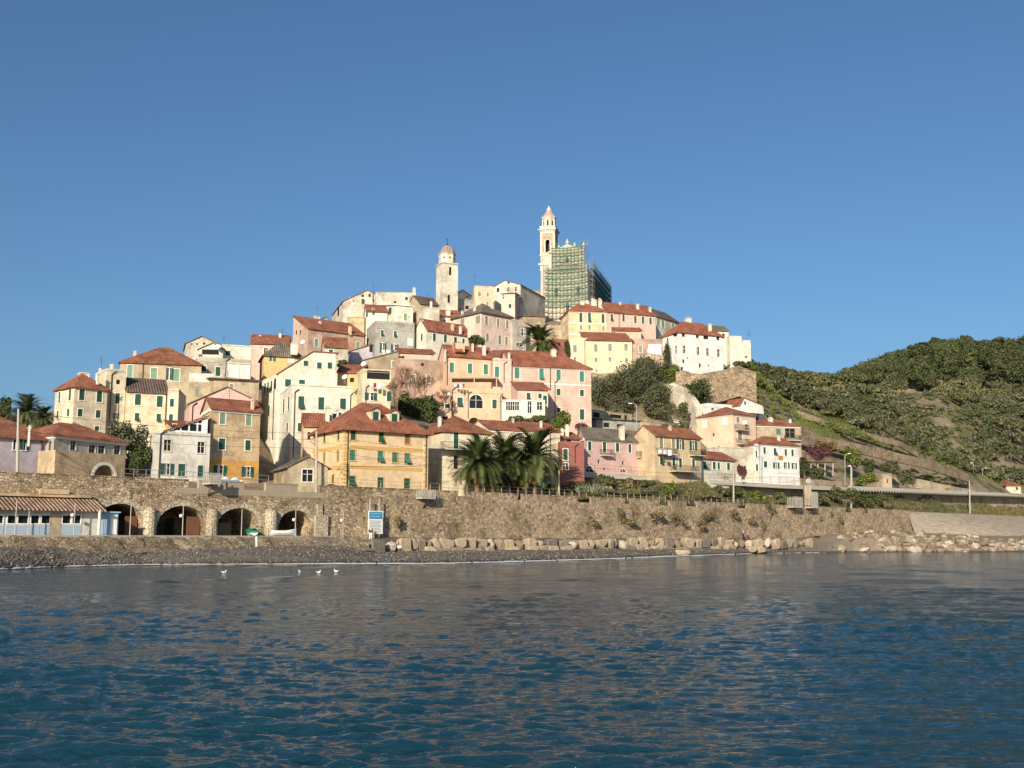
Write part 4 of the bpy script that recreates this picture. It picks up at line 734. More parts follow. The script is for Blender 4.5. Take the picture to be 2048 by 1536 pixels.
def grid_mesh(name, X, Y, Z, mat, attrs=None, smooth=True):
    n, m = X.shape; V = np.stack([X.ravel(), Y.ravel(), Z.ravel()], 1)
    i = np.arange(n * m).reshape(n, m); Q = np.stack([i[:-1, :-1], i[1:, :-1], i[1:, 1:], i[:-1, 1:]], -1).reshape(-1, 4)
    me = bpy.data.meshes.new(name); me.vertices.add(len(V)); me.vertices.foreach_set('co', V.ravel()); me.loops.add(Q.size); me.loops.foreach_set('vertex_index', Q.ravel())
    me.polygons.add(len(Q)); me.polygons.foreach_set('loop_start', np.arange(0, Q.size, 4)); me.polygons.foreach_set('loop_total', np.full(len(Q), 4)); me.update(); me.validate()
    if smooth: me.polygons.foreach_set('use_smooth', np.ones(len(Q), bool))
    for k, a in (attrs or {}).items():
        at_ = me.attributes.new(k, 'FLOAT', 'POINT'); at_.data.foreach_set('value', a.ravel().astype(np.float32))
    me.materials.append(M(mat) if isinstance(mat, str) else mat); o = bpy.data.objects.new(name, me); COL.objects.link(o); return o
def groundmat():
    n = NT('hill_ground', .95, .1); ob = n.coord('Object'); a = n.n('ShaderNodeAttribute', attribute_name='grass'); f = n.noise(ob, .9, 6, .7); f2 = n.noise(ob, .12, 4, .6)
    earth = n.ramp(f, [(.3, (.15, .115, .075)), (.5, (.26, .205, .14)), (.7, (.36, .30, .22))]); grass = n.ramp(n.noise(ob, .7, 6, .7), [(.3, (.055, .075, .022)), (.55, (.085, .105, .035)), (.75, (.15, .14, .065))])
    s = n.n('ShaderNodeMath', operation='MULTIPLY_ADD'); n.l(f2, s.inputs[0]); s.inputs[1].default_value = 1.1; sb = n.n('ShaderNodeMath', operation='SUBTRACT'); n.l(a.outputs['Fac'], sb.inputs[0]); sb.inputs[1].default_value = .55; n.l(sb.outputs[0], s.inputs[2])
    k = n.ramp(s.outputs[0], [(.40, (0, 0, 0)), (.56, (1, 1, 1))]); n.col(n.mix(k, earth, grass)); n.bump(f, .9, .4); return n.m
MATS['ground'] = groundmat()
sv = np.concatenate([np.arange(-90, 250, 2.2), np.arange(250, 520, 6)]); tv = np.concatenate([np.arange(0.4, 150, 2.2), np.arange(150, 520, 8)])
Sg, Tg = np.meshgrid(sv, tv, indexing='ij'); Xg = Sg - .70711 * Tg; Yg = 162 + Sg + .70711 * Tg
Zg = gz(Xg.ravel(), Yg.ravel()).reshape(Xg.shape)
amp = np.clip((Tg - 12) / 25, 0, 1); Zg = Zg + amp * (vnoise(Xg, Yg, 9, 1) * 1.4 + vnoise(Xg, Yg, 3.5, 2) * .5) + .25 * vnoise(Xg, Yg, 2.5, 3)
pxg = 1024 + F * Xg / Yg
grass = np.where(pxg > 1180, .40, .12); grass = np.where((pxg > 1400) & (Tg > 40), .80, grass); grass = np.where((Tg < 16) & (pxg > 1100), .42, grass); grass = np.where(Tg < 6, .2, grass)
grass = np.where((pxg > 1580) & (Yg > 318), .42, grass); grass = np.where((pxg > 1470) & (pxg < 1950) & (Tg > 40) & (Yg > 270) & (Yg < 312), .95, grass)
Zg = np.maximum(Zg, -3); Zg = np.where(Sg < 245, np.minimum(Zg, 8.42 + np.clip(Tg - 3.0, 0, None) * .9), Zg)
struct(grid_mesh('hill_terrain', Xg, Yg, Zg, 'ground', {'grass': grass}))
# ------------------------------------------------------------------ sea, beach
WL = [(-400, 1152), (-100, 1146), (0, 1140), (130, 1134), (300, 1130), (600, 1129), (880, 1128), (1040, 1124), (1200, 1119), (1330, 1113.5), (1370, 1112.5), (1500, 1107.5), (1700, 1104.5), (1900, 1104), (2048, 1103.6), (2400, 1103)]
def wl_depth(px):
    py = np.interp(px, [a for a, _ in WL], [b for _, b in WL]); return np.array([on_z(a, b, 0).y for a, b in zip(np.atleast_1d(px), np.atleast_1d(py))])
pxs = np.arange(-420, 2420, 4.0); vv = np.linspace(0, 1, 46)
yw = wl_depth(pxs); yf = 162.0 / (1 - (pxs - 1024) / F)
YB = np.empty((len(pxs), len(vv))); ZB = np.empty_like(YB)
for i, px in enumerate(pxs):
    a, b = yw[i], yf[i] + .6; w_ = b - a
    ys = np.concatenate([np.linspace(a - 9, a, 8)[:-1], a + w_ * np.linspace(0, 1, 39) ** 1.0]); YB[i] = ys
    r = np.clip((ys - a) / w_, 0, 1); under = np.minimum(ys - a, 0) * .14; dW = np.clip(b - ys, 0, None)
    prW = 1.75 * (1 - (1 - np.clip(r / .62, 0, 1)) ** 1.7)
    prM = np.where(dW > 5.2, 1.15 * np.clip(r / max(.05, 1 - 5.2 / w_), 0, 1) ** .7, np.interp(dW, [0, 3.8, 5.2], [2.8, 2.6, 1.2]))
    prE = np.interp(r, [0, .12, .35, .8, 1], [0, 1.4, 3.0, 4.2, 4.6])
    k1 = np.clip((px - 690) / 60, 0, 1); k2 = np.clip((px - 1570) / 160, 0, 1); z = (prW * (1 - k1) + prM * k1) * (1 - k2) + prE * k2
    ZB[i] = z + under
XB = (pxs[:, None] - 1024) / F / math.cos(0) * YB
ZB = ZB + np.clip(ZB, -.05, .6) * (vnoise(XB, YB, 3.0, 4) * .35 + vnoise(XB, YB, 1.0, 5) * .25)
def beachmat():
    n = NT('pebble_beach', .9, .2); ob = n.coord('Object'); v = n.n('ShaderNodeTexVoronoi'); v.inputs['Scale'].default_value = 5.5; n.l(ob, v.inputs['Vector']); sp = n.n('ShaderNodeSeparateColor'); n.l(v.outputs['Color'], sp.inputs[0])
    c = n.ramp(sp.outputs[0], [(0, (.115, .103, .09)), (.5, (.15, .135, .117)), (.9, (.185, .167, .145)), (1, (.27, .25, .22))])
    big = n.ramp(n.noise(n.coord('Object', (.12, .5, 1)), 1.0, 5, .65), [(.35, (.62, .60, .58)), (.65, (1.0, .97, .93))]); c = n.mix(1.0, c, big, 'MULTIPLY'); ta = n.n('ShaderNodeAttribute', attribute_name='tan'); c = n.mix(ta.outputs['Fac'], c, n.mix(n.noise(n.coord('Object'), 1.2, 6, .7), (.16, .13, .095), (.36, .30, .22)))
    g = n.n('ShaderNodeNewGeometry'); sx = n.n('ShaderNodeSeparateXYZ'); n.l(g.outputs['Position'], sx.inputs[0]); wet = n.ramp(sx.outputs['Z'], [(.0, (.42, .40, .40)), (.22, (.45, .43, .42)), (.38, (1, 1, 1))]); n.col(n.mix(1.0, c, wet, 'MULTIPLY'))
    n.bump(v.outputs['Distance'], .6, .08); return n.m
MATS['beach'] = beachmat()
def revet():
    n = NT('sloping_revetment', .95, .1); st = n.noise(n.coord('Object', (.35, .35, 2.2)), 1.2, 6, .7); n.col(n.ramp(st, [(.3, (.22, .18, .13)), (.5, (.36, .305, .235)), (.7, (.44, .39, .31))])); n.bump(n.noise(n.coord('Object'), 3, 5, .7), .8, .15); return n.m
MATS['revet'] = revet()
tanw = np.clip((pxs - 1560) / 140, 0, 1)[:, None] + 0 * YB
struct(grid_mesh('beach', XB, YB, ZB, 'beach', {'tan': tanw}))
def bz(px, Y):      # beach height at column px, depth Y
    i = int(np.clip(round((px + 420) / 4), 0, len(pxs) - 1)); return float(np.interp(Y, YB[i], ZB[i]))
def watermat():
    n = NT('sea_water', .07, .5); n.b.inputs['IOR'].default_value = 1.333; n.col((.006, .036, .053))
    n1 = n.noise(n.coord('Object', (.7, 1.7, 1)), 2.6, 5, .62); n2 = n.noise(n.coord('Object', (.8, 1.8, 1)), 8.0, 4, .6)
    n3 = n.noise(n.coord('Object', (.45, 1.3, 1)), .9, 3, .5); s0 = n.n('ShaderNodeMath', operation='MULTIPLY_ADD'); n.l(n3, s0.inputs[0]); s0.inputs[1].default_value = 1.5; n.l(n1, s0.inputs[2]); s = n.n('ShaderNodeMath', operation='MULTIPLY_ADD'); n.l(n2, s.inputs[0]); s.inputs[1].default_value = .45; n.l(s0.outputs[0], s.inputs[2]); n.bump(s.outputs[0], 1.0, .09); n.b.inputs['Specular IOR Level'].default_value = .5; return n.m
MATS['water'] = watermat()
ra = np.concatenate([np.linspace(3, 10.6, 60)[:-1], 1 / np.linspace(1 / 10.6, 1 / 260, 640), [300, 350, 420]]); an = np.radians(np.concatenate([np.linspace(-80, -31, 40)[:-1], np.linspace(-31, 31, 680), np.linspace(31, 80, 40)[1:]]))
Rw, Aw = np.meshgrid(ra, an, indexing='ij'); Xw = Rw * np.sin(Aw); Yw = Rw * np.cos(Aw); Zw = np.zeros_like(Xw)
dR = np.gradient(ra)[:, None] + 0 * Rw
for k in range(84):
    lam = float(np.exp(rng.uniform(math.log(.16), math.log(1.5)))); th = rng.normal(math.radians(262), .42); am = .0044 * lam * (1.0 if lam < .8 else .62); kx, ky = 2 * math.pi / lam * math.cos(th), 2 * math.pi / lam * math.sin(th)
    fade = np.clip(2.0 - 3.0 * dR / lam, 0, 1); ph = rng.uniform(0, 6.28); q = kx * Xw + ky * Yw + ph + 1.2 * vnoise(Xw, Yw, lam * 3, k); Zw += am * fade * (2.6 * ((np.sin(q) + 1) / 2) ** 1.9 - 1)
for k in range(5):
    lam = float(rng.uniform(3, 7)); th = rng.normal(math.radians(250), .35); q = 2 * math.pi / lam * (math.cos(th) * Xw + math.sin(th) * Yw) + rng.uniform(0, 6); Zw += .0032 * lam * np.sin(q)
gust = .85 + 1.1 * (vnoise(Xw, Yw, 14, 71) + .6 * vnoise(Xw * .6, Yw, 3.5, 72)); Zw *= gust
struct(grid_mesh('sea', Xw, Yw, Zw - .02, 'water'))
fm = MB(); fr = np.random.default_rng(3)
for i in range(0, len(pxs) - 1):
    if pxs[i] < -100 or pxs[i] > 1640: continue
    wd = .25 + 1.5 * abs(float(vnoise(pxs[i] / 10, 3, 2.2, 6))) + (1.2 if pxs[i] < 120 else 0)
    if fr.random() < .03: continue
    for j in (0, 1):
        px_ = pxs[i] + 2 * j; y0 = float(np.interp(px_, pxs, yw)) + .15 + .5 * float(vnoise(px_ / 6, 9, 1.5, 8)); x0 = (px_ - 1024) / F * y0; hw = 2.3 * y0 / F * .6
        y1 = y0 + wd * .5; x1 = (px_ - 1024) / F * y1; fm.prism([(x0 - hw, y0 - wd * .4, .03), (x0 + hw, y0 - wd * .4 + fr.normal() * .1, .03), (x1 + hw, y1, .06 + .08 * wd), (x1 - hw, y1 + fr.normal() * .1, .06 + .08 * wd)], (0, 0, .012))
fo = fm.build('surf_foam', plain('sea_foam', (.62, .64, .66), .9, .2)); stuff(fo, 'thin white foam line along the pebble shore', 'foam')
# ------------------------------------------------------------------ sea wall with its arcade
sA, sB = P2s(-85, 0), P2s(240, 0); wall_t = thing('sea_wall', 'long rubble stone sea wall with four arched boat cellars', 'sea wall', (sA[0], sA[1], 2.5))
wf = Face(Vector((*sA, 0)), Vector((*sB, 0)), .8, 8.45)
ARCH = [(189, 286, 1007), (313, 411, 1011.5), (433, 519, 1016), (557, 622, 1020.5)]
PZ = 3.0
for a, b, t in ARCH:
    ua = wf.uv(a, 1060)[0]; ub = wf.uv(b, 1060)[0]; vt = wf.uv((a + b) / 2, t)[1]; wf.open.append((ua, ub, PZ - .4, vt, 'e', 6.0))
def seg_open(f):          # segmental arches: flat ellipses instead of half circles
    pass
m = MB(); us = sorted({0, wf.L, *[x for o in wf.open for x in o[:2]]})
cuts = sorted(set([0, wf.L] + [x for o in wf.open for x in o[:2]]))
for a, b in zip(cuts, cuts[1:]):
    o = [o for o in wf.open if abs(o[0] - a) < 1e-3 and abs(o[1] - b) < 1e-3]
    if not o:
        m.poly([wf.p(a, wf.z0), wf.p(b, wf.z0), wf.p(b, wf.z1), wf.p(a, wf.z1)]); continue
    o = o[0]; uc = (a + b) / 2; hw = (b - a) / 2; vt = o[3]; rise = min(hw * .78, 2.3); sp = vt - rise; K = 14
    arc = [(uc - hw * math.cos(math.pi * i / K), sp + rise * math.sin(math.pi * i / K)) for i in range(K + 1)]
    for q0, q1 in zip(arc, arc[1:]):
        m.poly([wf.p(*q0), wf.p(*q1), wf.p(q1[0], wf.z1), wf.p(q0[0], wf.z1)]); m.poly([wf.p(*q0), wf.p(*q1), wf.p(*q1, -6), wf.p(*q0, -6)])
    for u in (a, b): m.poly([wf.p(u, PZ - .4), wf.p(u, sp), wf.p(u, sp, -6), wf.p(u, PZ - .4, -6)])
    m.poly([wf.p(a, PZ - .4), wf.p(b, PZ - .4), wf.p(b, wf.z0), wf.p(a, wf.z0)])
    m.poly([wf.p(a, PZ - .4, -6), wf.p(b, PZ - .4, -6), wf.p(b, vt, -6), wf.p(a, vt, -6)]); m.poly([wf.p(a, PZ - .02, 0), wf.p(b, PZ - .02, 0), wf.p(b, PZ - .02, -6), wf.p(a, PZ - .02, -6)])
    r = MB(); th = .62
    for i in range(K):
        for q in range(1):
            (u0, v0), (u1, v1) = arc[i], arc[i + 1]
            def outw(u, v): d = Vector((u - uc, (v - sp) * hw / rise)).normalized(); return (u + d.x * th, v + d.y * th)
            r.prism([wf.p(u0, v0, .004), wf.p(u1, v1, .004), wf.p(*outw(u1, v1), .004), wf.p(*outw(u0, v0), .004)], wf.N * .09)
    r.build('arch_ring', 'vous', wall_t)
m.poly([wf.p(0, wf.z1), wf.p(wf.L, wf.z1), wf.p(wf.L, wf.z1, -1.2), wf.p(0, wf.z1, -1.2)])
m.build('wall', 'stone', wall_t)
GAPS = [(377, 398), (488, 532), (596, 640), (916, 948), (1036, 1046), (1156, 1183), (1250, 1262), (1318, 1340), (1373, 1395), (1475, 1494), (1530, 1547), (1690, 1705), (1725, 1738), (1781, 1786)]
prev = -300
for a, b in GAPS + [(1830, 1830)]:
    u0 = wf.uv(prev, 980)[0]; u1 = wf.uv(a, 980)[0]; q = MB(); fbox(q, wf, max(u0, 1), u1, wf.z1 + .004, 9.3, -.5, -.03); fbox(q, wf, max(u0, 1) - .04, u1 + .04, 9.3, 9.42, -.55, .03); q.build('parapet', 'stone' if a < 380 or 640 <= prev else 'plasterw', wall_t); prev = b
q = MB(); u0 = wf.uv(352, 980)[0]; u1 = wf.uv(650, 980)[0]; fbox(q, wf, u0, u1, 7.75, 8.449, -.01, .035); q.build('plaster_band', 'plasterw', wall_t)
for pc, w_ in ((297, 21), (422, 20), (540, 22)):
    u = wf.uv(pc, 1055)[0]; q = MB(); c = wf.p(u, 0, .1); r_ = w_ * WY(pc) / F * .62; q.lathe((c.x, c.y, 0), [(r_, PZ - .5), (r_ * .97, 5.6), (r_ * .8, 6.0), (.1, 6.2)], 14); q.build('buttress', 'vous', wall_t)
q = MB(); u = wf.uv(640, 1050)[0]; fbox(q, wf, u - .9, u + 1.0, PZ - .5, 5.6, .004, .35); fbox(q, wf, u - .55, u + .2, 5.6, 7.0, .004, .22); q.build('buttress', 'vous', wall_t)
# doors and boards inside the arches
def on_wall(px, py, d): u, v = wf.uv(px, py); return wf.p(u, v, d)
for (px0, px1, yt, mt, d) in ((259, 283, 1032, 'wood', -1.2), (383, 409, 1033, 'wood', -1.2), (365, 380, 1036, 'dark', -4), (475, 500, 1045, 'tan', -4.5)):
    a, b, c, e = wf.rect((px0 + px1) / 2, (yt + 1071) / 2, px1 - px0, 1071 - yt); q = MB(); fbox(q, wf, a, b, PZ, e, d, d + .12); q.build('boarding', mt, wall_t)
# embankment beyond the end of the vertical wall
em = MB(); pts = []
for px in range(1815, 2420, 40):
    Yt = WY(px) - .3; pts.append((at(px, 1026, Yt), px))
Xe = []; 
for k in range(len(pts)):
    p = pts[k][0]; Xe.append([(p.x + .7071 * d, p.y - .7071 * d, 9.15 - hgt) for d, hgt in [(x * min(1, max(.03, (pts[k][1] - 1800) / 120)), h) for x, h in ((0, 0), (.5, .05), (6, 2.6), (10, 4.2), (13, 6.0))]])
Xe = np.array(Xe); embo = grid_mesh('embankment', Xe[:, :, 0], Xe[:, :, 1], Xe[:, :, 2], 'revet', smooth=False); struct(embo)
# promenade
pr = MB(); a = P2s(-85, 0); u1 = wf.uv(690, 1070)[0]
q = [wf.p(0, 0, 4.2), wf.p(u1 - 4, 0, 4.2), wf.p(u1 - 1, 0, 2.2), wf.p(u1, 0, .02), wf.p(0, 0, .02)]; pr.prism([Vector((p.x, p.y, .5)) for p in q], ZV * (PZ - .5)); struct(pr.build('promenade', 'conc'))
bk = []; 
for k in range(0, 160):
    u = u1 * k / 159 - .5; row = []
    for d, z in ((4.0, PZ - .05), (4.6, PZ - .35), (5.4, 2.2), (6.2, 1.6), (7.4, 1.2)):
        p = wf.p(u, 0, d); row.append((p.x, p.y, z))
    bk.append(row)
bk = np.array(bk); bk[:, 1:4, 2] += rng.normal(0, .2, (len(bk), 3)); bk[:, 1:4, :2] += rng.normal(0, .12, (len(bk), 3, 2)); struct(grid_mesh('promenade_bank', bk[:, :, 0], bk[:, :, 1], bk[:, :, 2], 'rubble', smooth=False))
# road viaduct
rd = thing('viaduct', 'curving concrete road viaduct below the eastern houses', 'viaduct', tuple(RP[4]))
def strip(name, pts, off0, off1, z0, z1, mat, parent):
    q = MB(); n = len(pts)
    nr = []
    for i in range(n):
        d = (pts[min(i + 1, n - 1)] - pts[max(i - 1, 0)]); d.z = 0; d.normalize(); nr.append(Vector((-d.y, d.x, 0)))
    for i in range(n - 1):
        a, b = pts[i], pts[i + 1]; na, nb = nr[i], nr[i + 1]
        c = [a + na * off0 + ZV * z0, b + nb * off0 + ZV * z0, b + nb * off1 + ZV * z0, a + na * off1 + ZV * z0]; t = [a + na * off0 + ZV * z1, b + nb * off0 + ZV * z1, b + nb * off1 + ZV * z1, a + na * off1 + ZV * z1]
        q.poly([c[0], c[1], t[1], t[0]]); q.poly([c[2], c[3], t[3], t[2]]); q.poly(t); q.poly(c[::-1])
        if i == 0: q.poly([c[0], t[0], t[3], c[3]])
        if i == n - 2: q.poly([c[1], c[2], t[2], t[1]])
    return q.build(name, mat, parent)
strip('deck', RP, 0, 6.5, -.5, 0, 'concp', rd); strip('kerb', RP, .0, .45, .003, .28, 'concp', rd)
R2 = [p for p, q in zip(RP, ROAD) if q[0] >= 1700]; strip('parapet', R2, .05, .3, .281, .62, 'concp', rd)
fine = []
for a, b in zip(RP, RP[1:]):
    L_ = (b - a).length; n = max(1, int(L_ / 1.3)); fine += [a + (b - a) * (i / n) for i in range(n)]
q = MB()
for i, p in enumerate(fine):
    px = proj(p)[0]
    if px < 1690 and i % 2 == 0: q.tube(p + Vector((-.05, .2, .2)), p + Vector((-.05, .2, 1.75)), .035, n=4)
for hz in (.75, 1.25, 1.75):
    for a, b in zip(fine, fine[1:]):
        if proj(a)[0] < 1690: q.tube(a + Vector((-.05, .2, hz)), b + Vector((-.05, .2, hz)), .022, n=4, cap=False)
q.build('railing', 'rust', rd)
q = MB()
for i, p in enumerate(fine):
    if proj(p)[0] >= 1690: q.box(p + Vector((-.03, -.02, -.35)), (.32, .1, 0), (0, .05, 0), (0, 0, .16))
q.build('drain_slots', 'dark', rd)
strip('abutment', RP, 2.2, 2.8, -6.5, -.501, 'stonet', rd)
q = MB()
# ================================================================== churches
def sq(mb, c, h, z0, z1, yaw, h1=None):
    a = Vector((math.cos(R_(yaw)), math.sin(R_(yaw)), 0)); b = Vector((-a.y, a.x, 0)); h1 = h if h1 is None else h1
    lo = [Vector((c.x, c.y, z0)) + a * (sx * h) + b * (sy * h) for sx, sy in ((-1, -1), (1, -1), (1, 1), (-1, 1))]; hi = [Vector((c.x, c.y, z1)) + a * (sx * h1) + b * (sy * h1) for sx, sy in ((-1, -1), (1, -1), (1, 1), (-1, 1))]
    i = len(mb.v); mb.v += [tuple(p) for p in lo + hi]; mb.f += [(i + 3, i + 2, i + 1, i), (i + 4, i + 5, i + 6, i + 7)] + [(i + k, i + (k + 1) % 4, i + 4 + (k + 1) % 4, i + 4 + k) for k in range(4)]
def sq_faces(c, h, z0, z1, yaw):
    a = Vector((math.cos(R_(yaw)), math.sin(R_(yaw)), 0)); b = Vector((-a.y, a.x, 0)); c = Vector((c.x, c.y, 0)); P = [c - a * h - b * h, c + a * h - b * h, c + a * h + b * h, c - a * h + b * h]
    return [Face(P[3], P[0], z0, z1), Face(P[0], P[1], z0, z1), Face(P[1], P[2], z0, z1), Face(P[2], P[3], z0, z1)]
YT = 343; TY = -14
c = at(1098.5, 560, YT + 2.4); Z = lambda py, Y=343: at(1098, py, Y).z
ct = thing('bell_tower', 'tall peach and cream baroque bell tower with clock and pink cap', 'bell tower', (c.x, c.y, Z(648)))
hs = 2.33
m = MB(); sq(m, c, hs, Z(655), Z(540), TY); m.build('shaft', 'peach2', ct)
m = MB()
for y0, y1, h in ((541, 537, 2.5), (537, 533, 2.4), (533, 530, 2.55), (530, 526.5, 2.95)): sq(m, c, h, Z(y0), Z(y1) - .01, TY)
m.build('cornice', 'cream2', ct)
m = MB(); sq(m, c, hs + .02, Z(526.5), Z(511), TY); m.build('clock_stage', 'peach2', ct)
ff = sq_faces(c, hs + .02, Z(526.5), Z(511), TY)[1]; m = MB(); pc = ff.p(ff.L * .5, (ff.z0 + ff.z1) / 2 - .05, 0)
K = 24; m.prism([pc + ff.U * (.88 * math.cos(2 * math.pi * i / K)) + ZV * (.88 * math.sin(2 * math.pi * i / K)) + ff.N * .01 for i in range(K)], ff.N * .08); ck = m.build('clock_face', 'clock', ct)
m = MB(); m.box(pc + ff.N * .11 + ZV * .25, ff.U * .04, ff.N * .015, ZV * .3); m.box(pc + ff.N * .11 + ff.U * .18, ff.U * .22, ff.N * .015, ZV * .04); m.build('clock_hands', 'iron', ck)
m = MB(); sq(m, c, 2.62, Z(511), Z(508), TY); sq(m, c, 2.42, Z(508) + .01, Z(506), TY); m.build('cornice', 'cream2', ct)
m = MB(); fs4 = sq_faces(c, hs, Z(506), Z(466), TY)
for f in fs4: f.open.append((f.L * .5 - .72, f.L * .5 + .72, Z(503.5), Z(479), True, .7))
for f in fs4: f.wall(m, .7)
m.build('belfry', 'tan', ct)
m = MB()
for f in fs4[:3]:
    o_ = arc_pts(f, f.L / 2 - 1.02, f.L / 2 + 1.02, Z(503.5), Z(477), 0); i_ = arc_pts(f, f.L / 2 - .72, f.L / 2 + .72, Z(503.5), Z(479), 0)
    for j in range(len(o_) - 1): m.prism([i_[j], o_[j], o_[j + 1], i_[j + 1]], f.N * .1)
    for u in (.22, f.L - .22): fbox(m, f, u - .22, u + .22, Z(505.9), Z(466.1), .003, .12)
m.build('pilasters', 'cream2', ct)
m = MB(); m.lathe((c.x, c.y - .6, Z(497)), [(.62, 0), (.55, .35), (.4, .9), (.3, 1.25), (.1, 1.4)], 14); m.tube((c.x - .9, c.y - .6, Z(497) + 1.5), (c.x + .9, c.y - .6, Z(497) + 1.5), .09); m.build('bell', 'iron', ct)
m = MB()
for y0, y1, h in ((466, 462, 2.45), (462, 459.5, 2.7), (459.5, 457.5, 3.05), (457.5, 453, 2.5), (453, 451.5, 2.65)): sq(m, c, h, Z(y0), Z(y1) - .01, TY)
m.build('cornice', 'cream2', ct)
m = MB(); m.lathe((c.x, c.y, 0), [(2.12, Z(451.5)), (2.12, Z(436))], 8, R_(22.5 + TY)); ot = m.build('lantern_stage', 'peach2', ct)
for kx in range(8):
    t = R_(TY + 45 * kx); d = Vector((math.cos(t), math.sin(t), 0)); s_ = Vector((-d.y, d.x, 0)); p = Vector((c.x, c.y, Z(444.5))) + d * (2.12 * math.cos(R_(22.5)))
    m = MB(); m.prism([p + s_ * x + ZV * z + d * .01 for x, z in ((-.28, -.95), (.28, -.95), (.28, .75), (0, 1.05), (-.28, .75))], d * .02); m.build('lancet', 'dark', ot)
    m = MB(); 
    for sx in (-.42, .42): m.box(p + s_ * sx + d * .05, s_ * .1, d * .08, ZV * 1.1)
    q2 = Vector((c.x, c.y, Z(443.8))) + Vector((math.cos(t + R_(22.5)), math.sin(t + R_(22.5)), 0)) * 2.1; m.tube(q2 - ZV * 1.2, q2 + ZV * 1.2, .2); m.build('pilasters', 'cream2', ot)
m = MB(); m.lathe((c.x, c.y, 0), [(2.25, Z(436) + .01), (2.3, Z(434)), (2.55, Z(432.5)), (2.5, Z(431.5))], 8, R_(22.5 + TY)); m.build('cornice', 'cream2', ct)
m = MB(); m.lathe((c.x, c.y, 0), [(2.45, Z(431.5) + .01), (2.05, Z(428.5)), (1.55, Z(425)), (1.1, Z(421)), (.85, Z(417.5))], 8, R_(22.5 + TY)); m.build('cap', 'pinkdome', ct)
m = MB(); m.lathe((c.x, c.y, 0), [(.85, Z(417.5) + .01), (.72, Z(416)), (.68, Z(413.5)), (.55, Z(412.5)), (.3, Z(412)), (.42, Z(410.5)), (.3, Z(409)), (.05, Z(407.8))], 10); m.build('finial', 'cream2', ct)
# church body: concave front and long nave
FYW = -15; fa = Vector((math.cos(R_(FYW)), math.sin(R_(FYW)), 0)); fb = Vector((-fa.y, fa.x, 0))
p0 = at(1091, 600, 338); wF = (1177 - 1091) * 337 / F / fa.x * .985; zb = Z(650, 338); zmid = at(1178, 533, 335).z; ztop = at(1150, 497, 336).z
cb = thing('church', 'baroque church with concave front wrapped in scaffolding', 'church', (p0.x, p0.y, zb))
def front(t, z, off=0):
    sag = 1.7 * (1 - (2 * t - 1) ** 2); return Vector((p0.x, p0.y, 0)) + fa * (wF * t) + fb * (sag - off) + ZV * z
N_ = 14; m = MB()
for i in range(N_):
    t0, t1 = i / N_, (i + 1) / N_
    m.poly([front(t0, zb - 3), front(t1, zb - 3), front(t1, zmid), front(t0, zmid)])
    if .10 <= (t0 + t1) / 2 <= .95: m.poly([front(t0, zmid), front(t1, zmid), front(t1, ztop - .8), front(t0, ztop - .8)])
m.build('front_wall', 'cream', cb)
m = MB()
for t in (.02, .14, .30, .44, .56, .70, .84, .97):
    top = zmid if t < .1 or t > .95 else ztop - .9
    q0 = front(t, 0); m.box(q0 + ZV * ((zb + top) / 2) - fb * .12, fa * .32, fb * .2, ZV * ((top - zb) / 2))
m.build('pilasters', 'cream2', cb)
m = MB()
for z, th, o_ in ((zb + (zmid - zb) * .5, .5, .35), (zmid - .2, .7, .55), (zmid - 1.6, .3, .3), (ztop - 1.0, .6, .5)):
    for i in range(N_):
        t0, t1 = i / N_, (i + 1) / N_
        if z > zmid and not .10 <= (t0 + t1) / 2 <= .95: continue
        a, b = front(t0, z, .02), front(t1, z, .02); m.prism([a, b, b - fb * o_, a - fb * o_], ZV * th)
m.build('cornice', 'peach2', cb)
m = MB()
for t, z0_, h, w_ in ((.5, zb + 2, 5, 1.2), (.22, zb + 9, 3.2, .7), (.78, zb + 9, 3.2, .7), (.5, zmid + 1, 2.6, .8)):
    q0 = front(t, z0_, .05); m.box(q0 + ZV * h / 2, fa * w_, fb * .04, ZV * h / 2)
m.build('window', 'dark', cb)
m = MB()      # gable crown with urns
for t0, t1, h0, h1 in ((.12, .34, .2, 1.3), (.34, .66, 1.5, 1.5), (.66, .93, 1.3, .2)):
    a, b = front(t0, ztop - .4), front(t1, ztop - .4); m.prism([a - ZV * .4, b - ZV * .4, b + ZV * h1, a + ZV * h0], fb * .6)
a, b = front(.36, ztop + 1.1), front(.64, ztop + 1.1); m.prism([a, b, (a + b) / 2 + ZV * 1.0], fb * .6); m.build('gable', 'cream2', cb)
for t, dz, k in ((.13, .4, 1.0), (.30, 1.1, .8), (.5, 2.1, 1.2), (.68, 1.3, .9), (.91, .4, 1.25)):
    q0 = front(t, ztop + dz - .5) + fb * .3; m = MB(); m.lathe(q0, [(.28 * k, 0), (.22 * k, .3), (.5 * k, .7 * k), (.46 * k, 1.0 * k), (.2 * k, 1.25 * k), (.3 * k, 1.45 * k), (.05, 1.75 * k)], 10); m.build('urn', 'cream2', cb)
nl = 33; wR = wF
A = Vector((p0.x, p0.y, 0)); m = MB(); zn0, zn1 = zmid - .3, at(1244, 580, 366).z
cor = [A + fb * .3, A + fa * wF + fb * .3, A + fa * wF + fb * nl, A + fb * nl]
m.poly([cor[1] + ZV * (zb - 3), cor[2] + ZV * (zb - 3), cor[2] + ZV * zn1, cor[1] + ZV * zn1]); m.poly([cor[2] + ZV * (zb - 3), cor[3] + ZV * (zb - 3), cor[3] + ZV * zn1, cor[2] + ZV * zn1]); m.poly([cor[3] + ZV * (zb - 3), cor[0] + ZV * (zb - 3), cor[0] + ZV * zn1, cor[3] + ZV * zn1])
m.poly([cor[1] + ZV * zn1, cor[0] + ZV * zn1, A + fb * .3 + fa * wF / 2 + ZV * (zn1 + 2)]); m.build('nave_wall', 'tan', cb)
